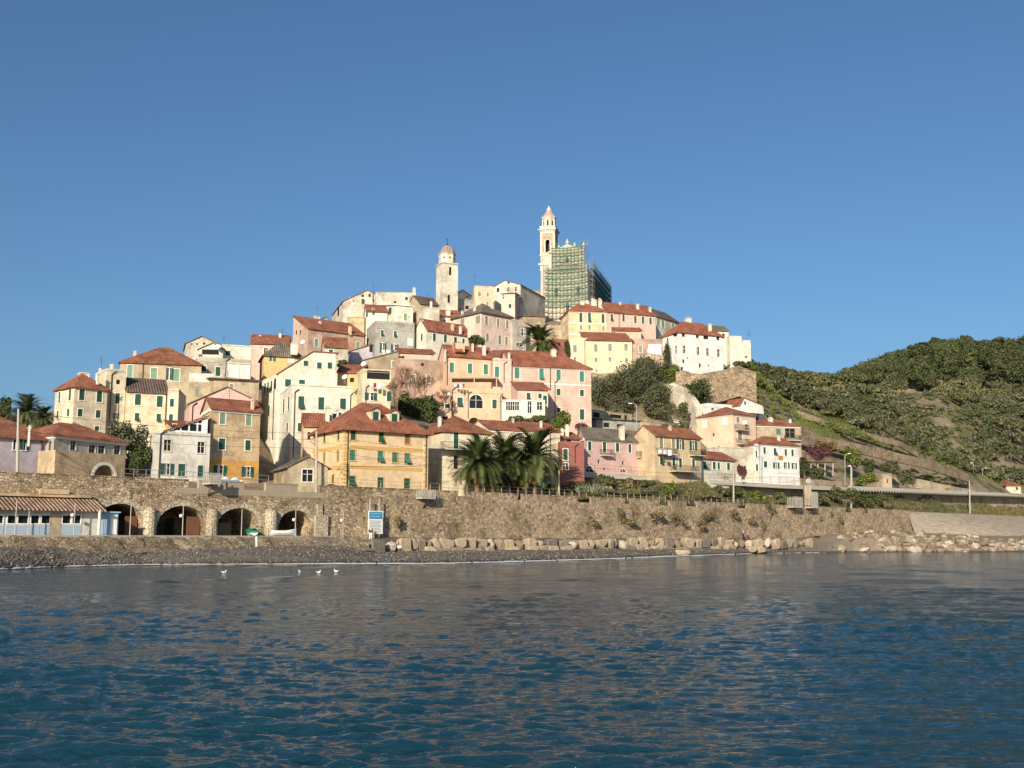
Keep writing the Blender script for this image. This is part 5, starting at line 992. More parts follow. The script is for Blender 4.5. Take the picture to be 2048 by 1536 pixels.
m = MB(); mid0 = (cor[0] + cor[1]) / 2; mid1 = (cor[3] + cor[2]) / 2
roof_slab(m, [cor[1] + ZV * zn1, cor[2] + ZV * zn1, mid1 + ZV * (zn1 + 2.2), mid0 + ZV * (zn1 + 2.2)]); roof_slab(m, [cor[0] + ZV * zn1, cor[3] + ZV * zn1, mid1 + ZV * (zn1 + 2.2), mid0 + ZV * (zn1 + 2.2)]); m.build('nave_roof', 'roofb', cb)
m = MB(); a = front(.03, zb - 4, 2.4); b = front(1, zb - 4, 2.4); m.prism([a, b, b + fb * 2.3, a + fb * 2.3], ZV * 4.6); m.build('church_steps', 'cream2', cb)
# scaffolding
sc = thing('scaffolding', 'steel scaffolding with green netting around the church front and nave', 'scaffolding', (p0.x, p0.y - 2, zb))
m = MB(); lev = 1.86; nlev = int((zmid - zb) / lev)
ztl = [zb + .6 + lev * i for i in range(0, 25) if zb + .6 + lev * i < ztop + 1.4]
def fp(t, z, o): return front(t, z, o)
ts = [-.02 + 1.06 * i / 12 for i in range(13)]
for t in ts:
    tp = (zmid + 1.0) if (t < .12 or t > 1.0) else ztop + (2.4 if t > .8 else .6)
    for o in (.7, 1.7): m.tube(fp(t, zb - 1, o), fp(t, tp, o), .055, n=5)
for z in ztl:
    rng_t = ts if z < zmid + .3 else [t for t in ts if .10 < t < 1.0]
    for a, b in zip(rng_t, rng_t[1:]):
        m.tube(fp(a, z, 1.7), fp(b, z, 1.7), .05, n=5, cap=False); m.tube(fp(a, z + 1, 1.7), fp(b, z + 1, 1.7), .035, n=5, cap=False)
B0 = A + fa * (wF + .5)
def sp_(u, z, o): return B0 + fb * u + fa * o + ZV * z
for k in range(14):
    u = -1.2 + k * 2.65; tp = zn0 + 1.6 - (zn0 - zn1) * u / nl * .9 + (.5 if k % 3 else 1.4)
    for o in (.5, 1.4): m.tube(sp_(u, zb - 1, o), sp_(u, tp, o), .055, n=5)
for z in ztl:
    if z > zn0 + 1.2: break
    m.tube(sp_(-1.2, z, 1.4), sp_(nl + .5, z, 1.4), .05, n=5, cap=False); m.tube(sp_(-1.2, z + 1, 1.4), sp_(nl + .5, z + 1, 1.4), .035, n=5, cap=False)
for z in ztl:
    if z < zmid: continue
    for k in range(3): m.tube(fp(1.0 + .03 * k, z - lev, .7), fp(1.0 + .03 * k, z + lev, .7), .05, n=5)
m.build('pole_frame', 'metal', sc)
m = MB()
for z in ztl:
    rng_t = ts if z < zmid + .3 else [t for t in ts if .10 < t < 1.0]
    for a, b in zip(rng_t, rng_t[1:]):
        m.prism([fp(a, z, .75), fp(b, z, .75), fp(b, z, 1.65), fp(a, z, 1.65)], ZV * .06)
    if z < zn0 + .3: m.prism([sp_(-1.2, z, .5), sp_(nl, z, .5), sp_(nl, z, 1.35), sp_(-1.2, z, 1.35)], ZV * .06)
m.build('walkway', 'concp', sc)
for i, z in enumerate(ztl):
    if z < zb + 5: continue
    rng_t = ts if z < zmid + .3 else [t for t in ts if .10 < t < 1.0]
    m = MB(); d = MB()
    for j, (a, b) in enumerate(zip(rng_t, rng_t[1:])):
        wob = .14 * math.sin(j * 1.7 + i * 2.1); hh = lev * (.98 if (j * 7 + i * 5) % 13 else .45); m.poly([fp(a, z - .05, 1.78), fp(b, z - .05, 1.78), fp(b, z + hh, 1.78), fp(a, z + hh, 1.78)])
        d.poly([fp(a, z - .22 + wob, 1.83), fp(b, z - .22 - wob, 1.83), fp(b, z + .16 - wob, 1.83), fp(a, z + .16 + wob, 1.83)])
    no = m.build('netting', 'net', sc); d.build('net_hem', 'netd', no)
for i, z in enumerate(ztl):
    if z < zb + 3 or z > zn0 + .6: continue
    m = MB(); d = MB()
    for k in range(11):
        u0, u1 = 1.5 + k * 2.9, 1.5 + (k + 1) * 2.9; zt = zn0 + .8 - (zn0 - zn1) * u0 / nl
        if z > zt: continue
        m.poly([sp_(u0, z - .05, 1.5), sp_(u1, z - .05, 1.5), sp_(u1, z + lev * .98, 1.5), sp_(u0, z + lev * .98, 1.5)])
        if k > 2: m.poly([sp_(u0, z - .05, 1.53), sp_(u1, z - .05, 1.53), sp_(u1, z + lev * .98, 1.53), sp_(u0, z + lev * .98, 1.53)])
        d.poly([sp_(u0, z - .25, 1.56), sp_(u1, z - .25, 1.56), sp_(u1, z + .3, 1.56), sp_(u0, z + .3, 1.56)])
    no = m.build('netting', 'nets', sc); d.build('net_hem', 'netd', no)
# old bell tower
YO = 292; OY = 25; k_ = YO / F
c = at(894, 560, YO + 2.6); Zo = lambda py: at(894, py, YO).z
ho = 2.35
op = thing('old_bell_tower', 'old pale stone bell tower with octagonal drum and brown dome', 'bell tower', (c.x, c.y, Zo(630)))
fs4 = sq_faces(c, ho, Zo(640), Zo(527), OY); m = MB()
for f in fs4:
    f.open.append((f.L * .52 - .42, f.L * .52 + .42, Zo(550), Zo(532.5), True, .6))
fs4[1].open.append((fs4[1].L * .45 - .4, fs4[1].L * .45 + .4, Zo(605), Zo(589), True, .6))
for f in fs4: f.wall(m, .6)
sq(m, c, ho - .62, Zo(640), Zo(607), OY); m.build('shaft', 'tower', op)
m = MB(); sq(m, c, ho + .06, Zo(561.5), Zo(560), OY); m.build('string_course', 'stonep', op); m = MB(); sq(m, c, ho + .2, Zo(527) + .01, Zo(524.5), OY); m.build('cornice', 'stonep', op)
m = MB(); m.lathe((c.x, c.y, 0), [(2.35, Zo(524.5) + .01), (2.35, Zo(506))], 8, R_(22.5 + OY)); dr = m.build('drum', 'cream2', op)
for kx in range(8):
    t = R_(OY + 45 * kx); d = Vector((math.cos(t), math.sin(t), 0)); p = Vector((c.x, c.y, Zo(513.5))) + d * (2.35 * math.cos(R_(22.5))); s_ = Vector((-d.y, d.x, 0)); m = MB(); m.box(p + d * .01, s_ * .22, d * .02, ZV * .24); m.build('window', 'dark', dr)
m = MB(); m.lathe((c.x, c.y, 0), [(2.5, Zo(506) + .01), (2.5, Zo(504.7))], 8, R_(22.5 + OY)); m.build('cornice', 'stonep', op)
m = MB(); m.lathe((c.x, c.y, 0), [(2.4, Zo(504.7) + .01), (2.2, Zo(500)), (1.9, Zo(495)), (1.45, Zo(490.5)), (.8, Zo(487)), (.3, Zo(485.8))], 8, R_(22.5 + OY)); m.build('dome', 'dome', op)
m = MB(); m.lathe((c.x, c.y, Zo(486.2)), [(.25, 0), (.34, .2), (.25, .42), (.08, .5)], 10); m.tube((c.x, c.y, Zo(485)), (c.x, c.y, Zo(470.5)), .07); m.box((c.x, c.y, Zo(474.5)), (.48, .1, 0), (-.01, .05, 0), (0, 0, .07)); m.build('cross', 'iron', op)
# ================================================================== plants
def leaf_mesh(name, blobs, n, size, mat, parent, seed=0, flat=.0, shell=.55):
    """a crown: n small leaf-clump faces spread through the volume of several lobes (cx,cy,cz,rx,ry,rz)"""
    r = np.random.default_rng(seed); B = np.array(blobs, float); wgt = B[:, 3] * B[:, 4] * B[:, 5]; idx = r.choice(len(B), n, p=wgt / wgt.sum())
    d = r.normal(size=(n, 3)); d /= np.linalg.norm(d, axis=1)[:, None]; rad = r.random(n) ** (1 / 3); rad = shell + (1 - shell) * rad + r.normal(0, .10, n); rad = np.where(r.random(n) < .3, r.random(n) ** .5, rad)
    c = B[idx, :3] + d * rad[:, None] * B[idx, 3:6]
    nrm = d + r.normal(0, .55, (n, 3)) + np.array([0, 0, flat]); nrm /= np.linalg.norm(nrm, axis=1)[:, None]
    a = np.cross(nrm, r.normal(size=(n, 3))); a /= np.linalg.norm(a, axis=1)[:, None] + 1e-9; b = np.cross(nrm, a); s = size * r.uniform(.6, 1.35, n)[:, None]
    k = np.array([[-1, -.5], [.1, -.75], [1, .1], [.2, .8], [-.8, .55]]); V = (c[:, None, :] + a[:, None, :] * k[None, :, 0:1] * s[:, None, :] + b[:, None, :] * k[None, :, 1:2] * s[:, None, :] + nrm[:, None, :] * (r.normal(0, .18, (n, 5, 1)) * s[:, None, :])).reshape(-1, 3)
    V = V + np.array(origin(parent)) if parent else V
    return link_mesh(name, V, [tuple(range(5 * i, 5 * i + 5)) for i in range(n)], mat, parent, uv=False)
def lobes(w, h, zc, n, seed):
    r = random.Random(seed); out = []
    for i in range(n):
        a = r.uniform(0, 6.283); q = r.uniform(.15, .62) * w; k = r.uniform(.30, .5); out.append((math.cos(a) * q, math.sin(a) * q, zc + r.uniform(-.42, .42) * h, w * k, w * k, h * r.uniform(.28, .42)))
    return out
def trunk_mesh(m, h, r0, seed, spread, limbs=4, lean=.1):
    r = random.Random(seed); p = Vector((0, 0, -1.0)); q = Vector((r.uniform(-lean, lean) * h, r.uniform(-lean, lean) * h, h * .45)); m.tube(p, q, r0 * 1.2, r0 * .8, 8)
    for i in range(limbs):
        a = 6.283 * i / limbs + r.uniform(-.4, .4); e = q + Vector((math.cos(a) * spread, math.sin(a) * spread, h * r.uniform(.3, .5))); mid = q.lerp(e, .5) + Vector((0, 0, .1 * h)); m.tube(q, mid, r0 * .6, r0 * .4, 6); m.tube(mid, e, r0 * .4, r0 * .15, 6)
def make_tree(name, label, cat, loc, w, h, mat, seed, n=2200, leaf=.26, nl=9, trunk=.35, trunkh=None, group=None, flat=.3, aspect=.5):
    t = thing(name, label, cat, loc, group); th = trunkh if trunkh is not None else h * .35
    m = MB(); trunk_mesh(m, th / .45, .045 * h + .05, seed, w * .3); m.v = [tuple(Vector(v) + origin(t)) for v in m.v]; m.build('trunk', 'bark', t)
    leaf_mesh('crown', lobes(w / 2 * 1.0, h - th, th + (h - th) * aspect, nl, seed), n, leaf, mat, t, seed, flat); return t
olv = []
def plant_at(px, py, Y): p = at(px, py, Y); return p
# grey-green trees on the slope under the lemon yellow house
G1 = 'grey green trees on the slope below the lemon yellow house'
for i, (px, py, Y, wpx, hpx, mt, lb) in enumerate([
    (1205, 815, 246, 75, 78, 'olive_leaf', 'tall grey green tree touching the pink house wall'), (1235, 805, 250, 60, 62, 'rustleaf', 'russet tinged tree between grey green trees under the lemon house'),
    (1262, 815, 247, 82, 100, 'olive_leaf', 'big grey green tree in the middle of the slope grove'), (1300, 790, 254, 80, 85, 'olive_leaf', 'highest grey green tree below the pinkish stone house'),
    (1312, 828, 243, 66, 66, 'olive_leaf', 'round grey green tree at the edge of the pale rock slope'), (1240, 832, 242, 60, 46, 'olive_leaf', 'low spreading tree behind the street lamp'),
    (1340, 765, 257, 50, 40, 'bright', 'yellowish bush at the foot of the ivy wall'), (1290, 742, 259, 40, 30, 'scrub', 'brown bush against the lemon house base')]):
    p = at(px, py, Y); k = Y / F; olv.append(make_tree('grove_tree', lb, 'tree', p, wpx * k * 1.15, hpx * k * .84, mt, 20 + i, 8000, .16, 22, trunkh=hpx * k * .10, aspect=.40))
# ivy masses
def bush(name, label, cat, px, py, Y, wpx, hpx, mat, seed, n=1500, leaf=.2, depth=.6, group=None, nl=8):
    p = at(px, py, Y); k = Y / F; w_, h_ = wpx * k, hpx * k; r = random.Random(seed)
    t = thing(name, label, cat, p, group); bl = []
    for i in range(nl): bl.append((r.uniform(-.36, .36) * w_, r.uniform(-.3, .3) * w_ * depth, h_ * r.uniform(.25, .68), w_ * r.uniform(.16, .26), w_ * r.uniform(.16, .26) * depth + .2, h_ * r.uniform(.22, .38)))
    leaf_mesh('foliage', bl, n, leaf, mat, t, seed, .3)
    m = MB(); o = origin(t)
    for i in range(4): m.tube(o + Vector((0, 0, -.6)), o + Vector((r.uniform(-.3, .3) * w_, r.uniform(-.2, .2) * w_, h_ * .6)), .05 + .01 * h_, .02, 5)
    m.build('stem', 'bark', t); return t
bush('ivy_mass', 'dark ivy hanging over the pale rock slope', 'ivy', 1392, 802, 251, 62, 50, 'ivy', 41, 2600, .2, 1.2)
bush('ivy_mass', 'grassy bright shrubs on top of the rock slope below the villa', 'shrubs', 1352, 762, 257, 60, 22, 'bright', 42, 1300, .2)
bush('ivy', 'ivy climbing the west wall of the white villa', 'ivy', 1333, 735, 256.3, 14, 62, 'ivy', 43, 1200, .16, .5, nl=10)
bush('shrub', 'round reddish bush at the foot of the white villa', 'shrub', 1376, 757, 253, 18, 16, 'scrub', 44, 500, .17)
bush('shrub', 'dark hedge beneath the beige cliff blocks', 'hedge', 1488, 737, 272, 42, 18, 'ivy', 45, 900, .2)
bush('shrub', 'green bushes tumbling down beside the big white terrace house', 'shrub', 1345, 872, 236, 70, 28, 'shrub', 46, 1500, .2)
bush('shrub', 'dark bush under the white awning shed', 'shrub', 1368, 880, 238, 26, 36, 'shrub', 47, 900, .2)
bush('shrub', 'leafy bush in the hollow of the rock slope', 'shrub', 1366, 838, 244, 26, 34, 'shrub', 48, 800, .2)
bush('shrub', 'dark green garden bush east of the grey slate roof house', 'shrub', 952, 697, 248, 34, 32, 'ivy', 49, 1100, .2)
bush('shrub', 'climbing plant beside the plum coloured cottage', 'shrub', 1134, 716, 259, 12, 40, 'ivy', 50, 700, .16)
bush('tree', 'bright green citrus tree in front of the pink house corner', 'tree', 1123, 870, 198, 36, 48, 'bright', 51, 1800, .18)
bush('shrub', 'garden shrubs under the glazed veranda', 'shrubs', 1050, 852, 199, 90, 22, 'ivy', 52, 1600, .17)
bush('shrub', 'bougainvillea by the roadside below the pink house', 'shrub', 1163, 866, 206, 34, 22, 'bougain', 53, 700, .15)
bush('hedge', 'dark evergreen hedge behind the bare trees', 'hedge', 835, 844, 200, 80, 66, 'ivy', 54, 4500, .2)
bush('shrub', 'terrace shrubs beside the small white stone house', 'shrub', 690, 737, 210, 32, 20, 'ivy', 55, 700, .17)
bush('tree', 'round olive tree rising beside the long low house', 'tree', 256, 905, 139, 74, 68, 'olive_leaf', 56, 3600, .14, .9, nl=11)
bush('ivy_mass', 'dark ivy wall in the gap between low house and white house', 'ivy', 276, 944, 137, 48, 58, 'ivy', 57, 2600, .13, .6)
bush('tree', 'dark cypress tuft beyond the orange tiled roof', 'tree', 8, 850, 155, 26, 64, 'ivy', 58, 1500, .16)
# terrain scrub between the wall and the road, singled out bushes
G2 = 'wind blown bushes on the embankment under the road'
k0 = 60
for px, py, Y, w_, h_, mt in [(1150, 985, 178, 50, 26, 'shrub'), (1205, 975, 183, 60, 30, 'shrub'), (1245, 980, 186, 46, 24, 'scrub'), (1290, 978, 190, 40, 18, 'shrub'), (1340, 990, 193, 26, 28, 'bright'), (1440, 990, 206, 40, 20, 'shrub'), (1468, 994, 208, 46, 24, 'ivy'), (1515, 1000, 212, 40, 18, 'bright'), (1556, 1002, 217, 26, 20, 'shrub'), (1640, 1003, 229, 50, 26, 'shrub'), (1690, 1006, 236, 60, 34, 'shrub'), (1730, 1008, 243, 40, 30, 'ivy'), (1770, 1010, 250, 50, 26, 'shrub'), (1400, 985, 202, 34, 16, 'scrub'), (1100, 985, 172, 40, 22, 'shrub')]:
    bush('shrub', 'wind blown bush on the bank between the sea wall and the road', 'shrub', px, py, Y, w_, h_, mt, k0, 900, .17, group=G2); k0 += 1
G3 = 'bushes rooted in the sea wall'
for px, py, w_, h_, mt in [(795, 1048, 20, 16, 'scrub'), (1240, 1034, 16, 20, 'scrub'), (1190, 1052, 18, 14, 'scrub'), (1310, 1040, 40, 16, 'scrub'), (1255, 1050, 46, 14, 'scrub'), (1350, 1044, 50, 16, 'scrub'), (1410, 1042, 60, 22, 'scrub'), (1465, 1036, 34, 18, 'scrub'), (1540, 1032, 26, 26, 'scrub'), (1400, 1062, 30, 26, 'scrub'), (1525, 1062, 20, 22, 'scrub'), (1640, 1045, 12, 12, 'scrub'), (1678, 1048, 18, 18, 'scrub'), (1662, 1034, 10, 10, 'scrub'), (1500, 1048, 26, 16, 'scrub')]:
    Yb = WY(px) - .6; bush('shrub', 'dry brown bush growing out of the sea wall stones', 'shrub', px, py, Yb, w_, h_, mt, k0, 420, .15, .5, group=G3, nl=6); k0 += 1
# agave
p = at(1180, 985, 176); ag = thing('agave', 'large grey green agave clump on top of the sea wall', 'plant', p)
m = MB(); r = random.Random(5)
for i in range(120):
    cx = r.uniform(-2.3, 2.3); cy = r.uniform(-.7, .7); a = r.uniform(0, 6.28); el = r.uniform(.3, 1.4); L_ = r.uniform(1.0, 2.2); d = Vector((math.cos(a) * math.cos(el), math.sin(a) * math.cos(el), math.sin(el))); s = d.cross(ZV).normalized() * .09; b = p + Vector((cx, cy, 0)); m.poly([b - s * .7, b + s * .7, b + d * L_ * .5 + s, b + d * L_, b + d * L_ * .5 - s])
m.build('leaves', 'agave', ag)
# bare trees
def bare_tree(label, px, py, Y, hpx, wpx, seed, mat='twig', buds=True):
    p = at(px, py, Y); k = Y / F; H_ = hpx * k; W_ = wpx * k; t = thing('bare_tree', label, 'tree', p); m = MB(); tw = MB(); r = random.Random(seed); tips = []
    def grow(a, d, L_, rad, lev):
        b = a + d * L_; (m if lev < 2 else tw).tube(a, b, rad, rad * .65, 6 if lev < 2 else 4, cap=False)
        if lev >= 6: tips.append(b); return
        for i in range(3):
            e = (d + Vector((r.uniform(-1, 1) * W_ / H_ * 1.1, r.uniform(-1, 1) * W_ / H_ * 1.1, r.uniform(-.1, .55)))).normalized(); grow(b, e, L_ * r.uniform(.62, .85), max(rad * .62, .028), lev + 1)
    grow(p - ZV * .5, Vector((.05, 0, 1)), H_ * .30, .17, 0); m.build('trunk', 'bark', t); tw.build('twigs', mat, t)
bare_tree('leafless tree with reddish twigs in front of the decaying pink house', 818, 838, 204, 104, 44, 3)
bare_tree('second leafless tree with tawny twigs by the peach terrace house', 848, 838, 205, 92, 50, 8)
bare_tree('small leafless tree in front of the peach loggia house', 793, 830, 180, 78, 40, 12)
bare_tree('leafless russet bush by the peach terrace steps', 872, 835, 201, 60, 36, 15)
# palms
def palm(label, px, py, Y, hpx, rpx, seed, dry=True, group=None, trunk=True, th=.30, nf=95):
    p = at(px, py, Y); k = Y / F; H_ = hpx * k; Rr = rpx * k; t = thing('palm_tree', label, 'palm', p, group); r = random.Random(seed); hub = p + ZV * (H_)
    if trunk:
        m = MB(); m.lathe(p, [(th * 1.25, -1.5), (th * 1.1, .2), (th, H_ * .5), (th * 1.15, H_ * .86), (th * 1.5, H_ * .97), (th * .5, H_ * 1.02)], 12); m.build('trunk', 'palmbark', t)
    def fronds(n, e0, e1, Lm, mat, name, droop):
        m = MB()
        for i in range(n):
            a = r.uniform(0, 6.283); el = e0 + (e1 - e0) * (i + r.random()) / n; L_ = Lm * r.uniform(.82, 1.08); d = Vector((math.cos(a), math.sin(a), 0)); s = Vector((-d.y, d.x, 0)); q = hub.copy(); ang = el; ns = 14; base = len(m.v); rib = []
            for j in range(ns + 1):
                tt = j / ns; u = d * math.cos(ang) + ZV * math.sin(ang); nn = d * -math.sin(ang) + ZV * math.cos(ang); rib.append((q.copy(), u, nn, tt)); q = q + u * (L_ / ns); ang -= droop / ns * (.6 + tt * 1.1)
            m.v += [tuple(x[0]) for x in rib]
            for j in range(ns):          # the blades of one frond share its rib
                p_, u, nn, tt = rib[j]; wl = L_ * .15 * math.sin(math.pi * min(1, .16 + tt * .84)) ** .55 + .03
                for sg in (-1, 1): m.v.append(tuple(p_.lerp(rib[j + 1][0], .6) + s * (sg * wl) + u * (wl * 1.1) + nn * (wl * .30) - ZV * (.30 * wl * tt))); m.f.append((base + j, base + j + 1, len(m.v) - 1))
        m.build(name, mat, t)
    fronds(nf, 1.5, -.6, Rr * 1.32, 'palm', 'crown', 1.2)
    if dry: fronds(40, -.4, -1.3, Rr * .95, 'palmdry', 'dry_fronds', .5)
    return t
palm('wide date palm at the yellow end of the palm group', 955, 985, 161, 60, 54, 1)
palm('dark tall palm in the middle of the group above the railway', 1008, 985, 168, 76, 48, 2, dry=False)
palm('big bright date palm at the eastern end of the group', 1070, 985, 170.5, 72, 58, 4)
palm('shorter palm half hidden between the large date palms', 1036, 988, 171, 50, 50, 5)
palm('low shaggy palm with dry skirt beneath the wide palm', 975, 988, 163.5, 42, 44, 6)
palm('palm on the hill with orange fruit beside the yellow palazzo', 1080, 720, 247, 34, 40, 7, dry=False, nf=90)
q = thing('fruit_cluster', 'orange fruit cluster hanging in the hill palm', 'fruit', at(1079, 684, 245.5)); leaf_mesh('dates', [(0, 0, 0, 1.0, .5, .45)], 160, .1, 'orange', q, 3)
palm('dark palm behind the lilac house', 50, 868, 150, 44, 36, 9, dry=False)
palm('small palm with drooping fronds beside the lilac house chimney', 84, 876, 140, 40, 26, 10, dry=False)
palm('young palm by the garden of the white hotel', 1704, 968, 262, 54, 18, 11, dry=False, th=.16, nf=40)
# garden beside the hotel
bush('shrub', 'purple bougainvillea over the hotel pergola', 'bougainvillea', 1640, 925, 246, 52, 36, 'bougain', 90, 1500, .18)
bush('shrub', 'orange leaved creeper above the pergola', 'creeper', 1650, 902, 249, 46, 22, 'rustleaf', 91, 900, .18)
bush('shrub', 'rounded clipped shrubs below the pergola', 'shrubs', 1630, 958, 240, 60, 26, 'shrub', 92, 1500, .17)
bush('shrub', 'leafy hotel garden shrub beside the shaded wall', 'shrub', 1608, 952, 238, 20, 40, 'ivy', 93, 900, .17)
bush('tree', 'bright green mimosa tree by the road lamp', 'tree', 1702, 930, 258, 40, 40, 'bright', 94, 1600, .19)
bush('shrub', 'dark round shrub near the garden hut', 'shrub', 1737, 948, 262, 36, 32, 'ivy', 95, 1200, .19)
bush('shrub', 'prickly green clump at the road edge', 'shrub', 1730, 966, 256, 50, 22, 'bright', 96, 1200, .19)
bush('shrub', 'olive bush above the garden hut', 'shrub', 1780, 945, 270, 46, 26, 'olive_leaf', 97, 1300, .19)
bush('shrub', 'broad bush east of the garden hut', 'shrub', 1815, 972, 268, 44, 34, 'olive_leaf', 98, 1500, .19)
bush('shrub', 'hedge by the little roadside house', 'hedge', 1965, 985, 330, 60, 14, 'shrub', 99, 900, .24)
bush('shrub', 'red flowering bush in front of the low cream house', 'shrub', 1484, 956, 214, 18, 30, 'bougain', 100, 700, .15)
for i, (px, py, w_) in enumerate([(1652, 948, 3), (1636, 948, 3), (1664, 948, 3)]):
    pass
pg = thing('pergola', 'hotel pergola with white posts under the bougainvillea', 'pergola', at(1640, 950, 243)); m = MB()
for px in (1622, 1636, 1650, 1666): a = at(px, 952, 243); b = at(px, 925, 243); m2 = MB(); m2.tube(a, b, .11, .11, 8); m2.build('post', 'concp', pg)
a = at(1616, 925, 243); m.box(at(1644, 924, 243.5), (3.2, .3, 0), (-.1, 1.2, 0), (0, 0, .12)); m.build('beam', 'wood', pg)
gw = thing('garden_wall', 'tan masonry wall of the hotel garden above the road', 'wall', at(1650, 965, 236)); m = MB(); A = at(1603, 957, 234); B_ = at(1684, 961, 247); B_.z = A.z; nn = Vector((-(B_.y - A.y), B_.x - A.x, 0)).normalized(); m.prism([A - ZV * 2.6, B_ - ZV * 2.6, B_ - ZV * 2.6 + nn * .5, A - ZV * 2.6 + nn * .5], ZV * 2.6); m.build('wall', 'stonet', gw)
# retaining walls and paths on the slope
def ret_wall(label, pts, h, mat='stonet', th=.6):
    P = [at(*q) for q in pts]; t = thing('retaining_wall', label, 'wall', P[0]); m = MB()
    for a, b in zip(P, P[1:]):
        n = Vector((-(b.y - a.y), b.x - a.x, 0)).normalized() * th; i = len(m.v); dz = ZV * h; m.v += [tuple(v) for v in (a - dz, b - dz, b - dz + n, a - dz + n, a, b, b + n, a + n)]; m.f += [(i + 3, i + 2, i + 1, i), (i + 4, i + 5, i + 6, i + 7), (i, i + 1, i + 5, i + 4), (i + 1, i + 2, i + 6, i + 5), (i + 2, i + 3, i + 7, i + 6), (i + 3, i, i + 4, i + 7)]
    m.build('wall', mat, t); return t
ret_wall('long stone terrace wall running down the eastern slope', [(1598, 868, 258), (1650, 874, 263), (1700, 884, 268), (1760, 898, 274), (1850, 918, 284), (1945, 950, 305)], 2.4, 'rubble')
ret_wall('upper hillside path wall beside the olive wood', [(1520, 792, 283), (1580, 815, 284), (1640, 836, 286), (1720, 862, 292), (1800, 882, 300), (1862, 918, 312)], 1.6, 'rubble')
ret_wall('bastion wall under the white villa and cliff blocks', [(1352, 742, 252), (1400, 748, 252.5), (1446, 740, 256), (1476, 731, 257.5), (1512, 744, 259)], 7.5, 'stone')
ret_wall('pale collapsing terrace wall in the middle of the slope', [(1328, 770, 254), (1346, 766, 252), (1368, 775, 250), (1384, 800, 247), (1392, 815, 245)], 10, 'stonep', 1.5)
ret_wall('stone wall below the church terrace', [(1052, 652, 285), (1090, 651, 283), (1128, 650, 281)], 9, 'stonet', 1.0)
ret_wall('terrace edge wall under the lemon yellow house', [(1184, 748, 257), (1264, 742, 257.5), (1330, 735, 258)], 4, 'stonet')
ret_wall('low stone wall behind the garages', [(1262, 842, 236), (1300, 846, 236), (1345, 850, 240)], 4, 'stonet')
ret_wall('stepped lower terrace wall above the road bend', [(1790, 955, 280), (1840, 958, 284), (1900, 972, 292), (1950, 980, 305)], 2.5, 'stonet')
# hillside wood: one mass, plus the trees one can tell apart
def ground_px(px, py):
    """first terrain point that pixel sees, marching outwards"""
    ys = np.arange(238, 560, 2.0); d = ray(px, py); P = [CP + d * (y / d.y) for y in ys]; g = gz([p.x for p in P], [p.y for p in P]); z = np.array([p.z for p in P]); k = np.nonzero(g > z)[0]
    return P[k[0]] if len(k) else None
cl = []; hr = np.random.default_rng(11)
U = hr.uniform(0, 1, (5000, 2)); Ysc = 285 + 260 * U[:, 0]; pxc = 1480 + 760 * U[:, 1]; Xsc = (pxc - 1024) / F * Ysc
Zsc = gz(Xsc, Ysc); pyc = np.array([proj(Vector((x, y, z)))[1] for x, y, z in zip(Xsc, Ysc, Zsc)])
upper = np.interp(pxc, [1480, 1520, 1580, 1640, 1720, 1800, 1862, 1950, 2048, 2300], [745, 775, 805, 832, 858, 878, 912, 955, 975, 985])
keep = (pyc < upper - 2) & (Zsc > 5); dens = np.interp(pyc, [700, 780, 860, 960], [1.0, .85, .72, .8]); keep &= hr.random(len(pxc)) < dens
VV = []; FF = []; nb = 0
def clump_arrays(c, rx, rz, n, size, r):
    d = r.normal(size=(n, 3)); d[:, 2] = np.abs(d[:, 2]) * .9 - .15; d /= np.linalg.norm(d, axis=1)[:, None]; rad = r.uniform(.55, 1.08, n); pos = np.array(c) + d * rad[:, None] * np.array([rx, rx, rz])
    nr = d + r.normal(0, .6, (n, 3)); nr /= np.linalg.norm(nr, axis=1)[:, None]; a = np.cross(nr, r.normal(size=(n, 3))); a /= np.linalg.norm(a, axis=1)[:, None]; b = np.cross(nr, a); s = size * r.uniform(.6, 1.4, n)[:, None]
    k = np.array([[-1, -.5], [.2, -.8], [1, .1], [.1, .8], [-.8, .5]]); return (pos[:, None, :] + a[:, None, :] * k[None, :, 0:1] * s[:, None, :] + b[:, None, :] * k[None, :, 1:2] * s[:, None, :]).reshape(-1, 3)
groups = {'pine': [], 'olive_leaf': [], 'scrub': [], 'shrub': []}
for x, y, z, py in zip(Xsc[keep], Ysc[keep], Zsc[keep], pyc[keep]):
    f_ = hr.random(); sz = float(np.clip(1 + 1.5 * vnoise(x, y, 26, 31) + 1.0 * vnoise(x, y, 9, 32), .45, 1.9)); op = float(vnoise(x, y, 30, 33) + .6 * vnoise(x, y, 11, 34))
    if op > .33 and py > 775 and hr.random() < .8: continue
    if py < 770 and f_ < .8: mt, rx, rz = 'pine', hr.uniform(2.2, 5.2), hr.uniform(1.6, 3.2)
    elif f_ < .55: mt, rx, rz = 'olive_leaf', hr.uniform(1.6, 3.2), hr.uniform(1.4, 2.6)
    elif f_ < .85: mt, rx, rz = 'shrub', hr.uniform(1.2, 2.8), hr.uniform(1.0, 2.2)
    else: mt, rx, rz = 'scrub', hr.uniform(.9, 1.8), hr.uniform(.7, 1.3)
    rx *= sz; rz *= sz
    if y < 350: rx, rz = min(rx, 2.5), min(rz, 1.7)
    elif y < 440: rx, rz = min(rx, 4.0), min(rz, 2.6)
    groups[mt].append(clump_arrays((x, y, z + rz * .35), rx, rz, int(40 + 22 * rx ** 1.5), .36 if rx > 2 else .28, hr))
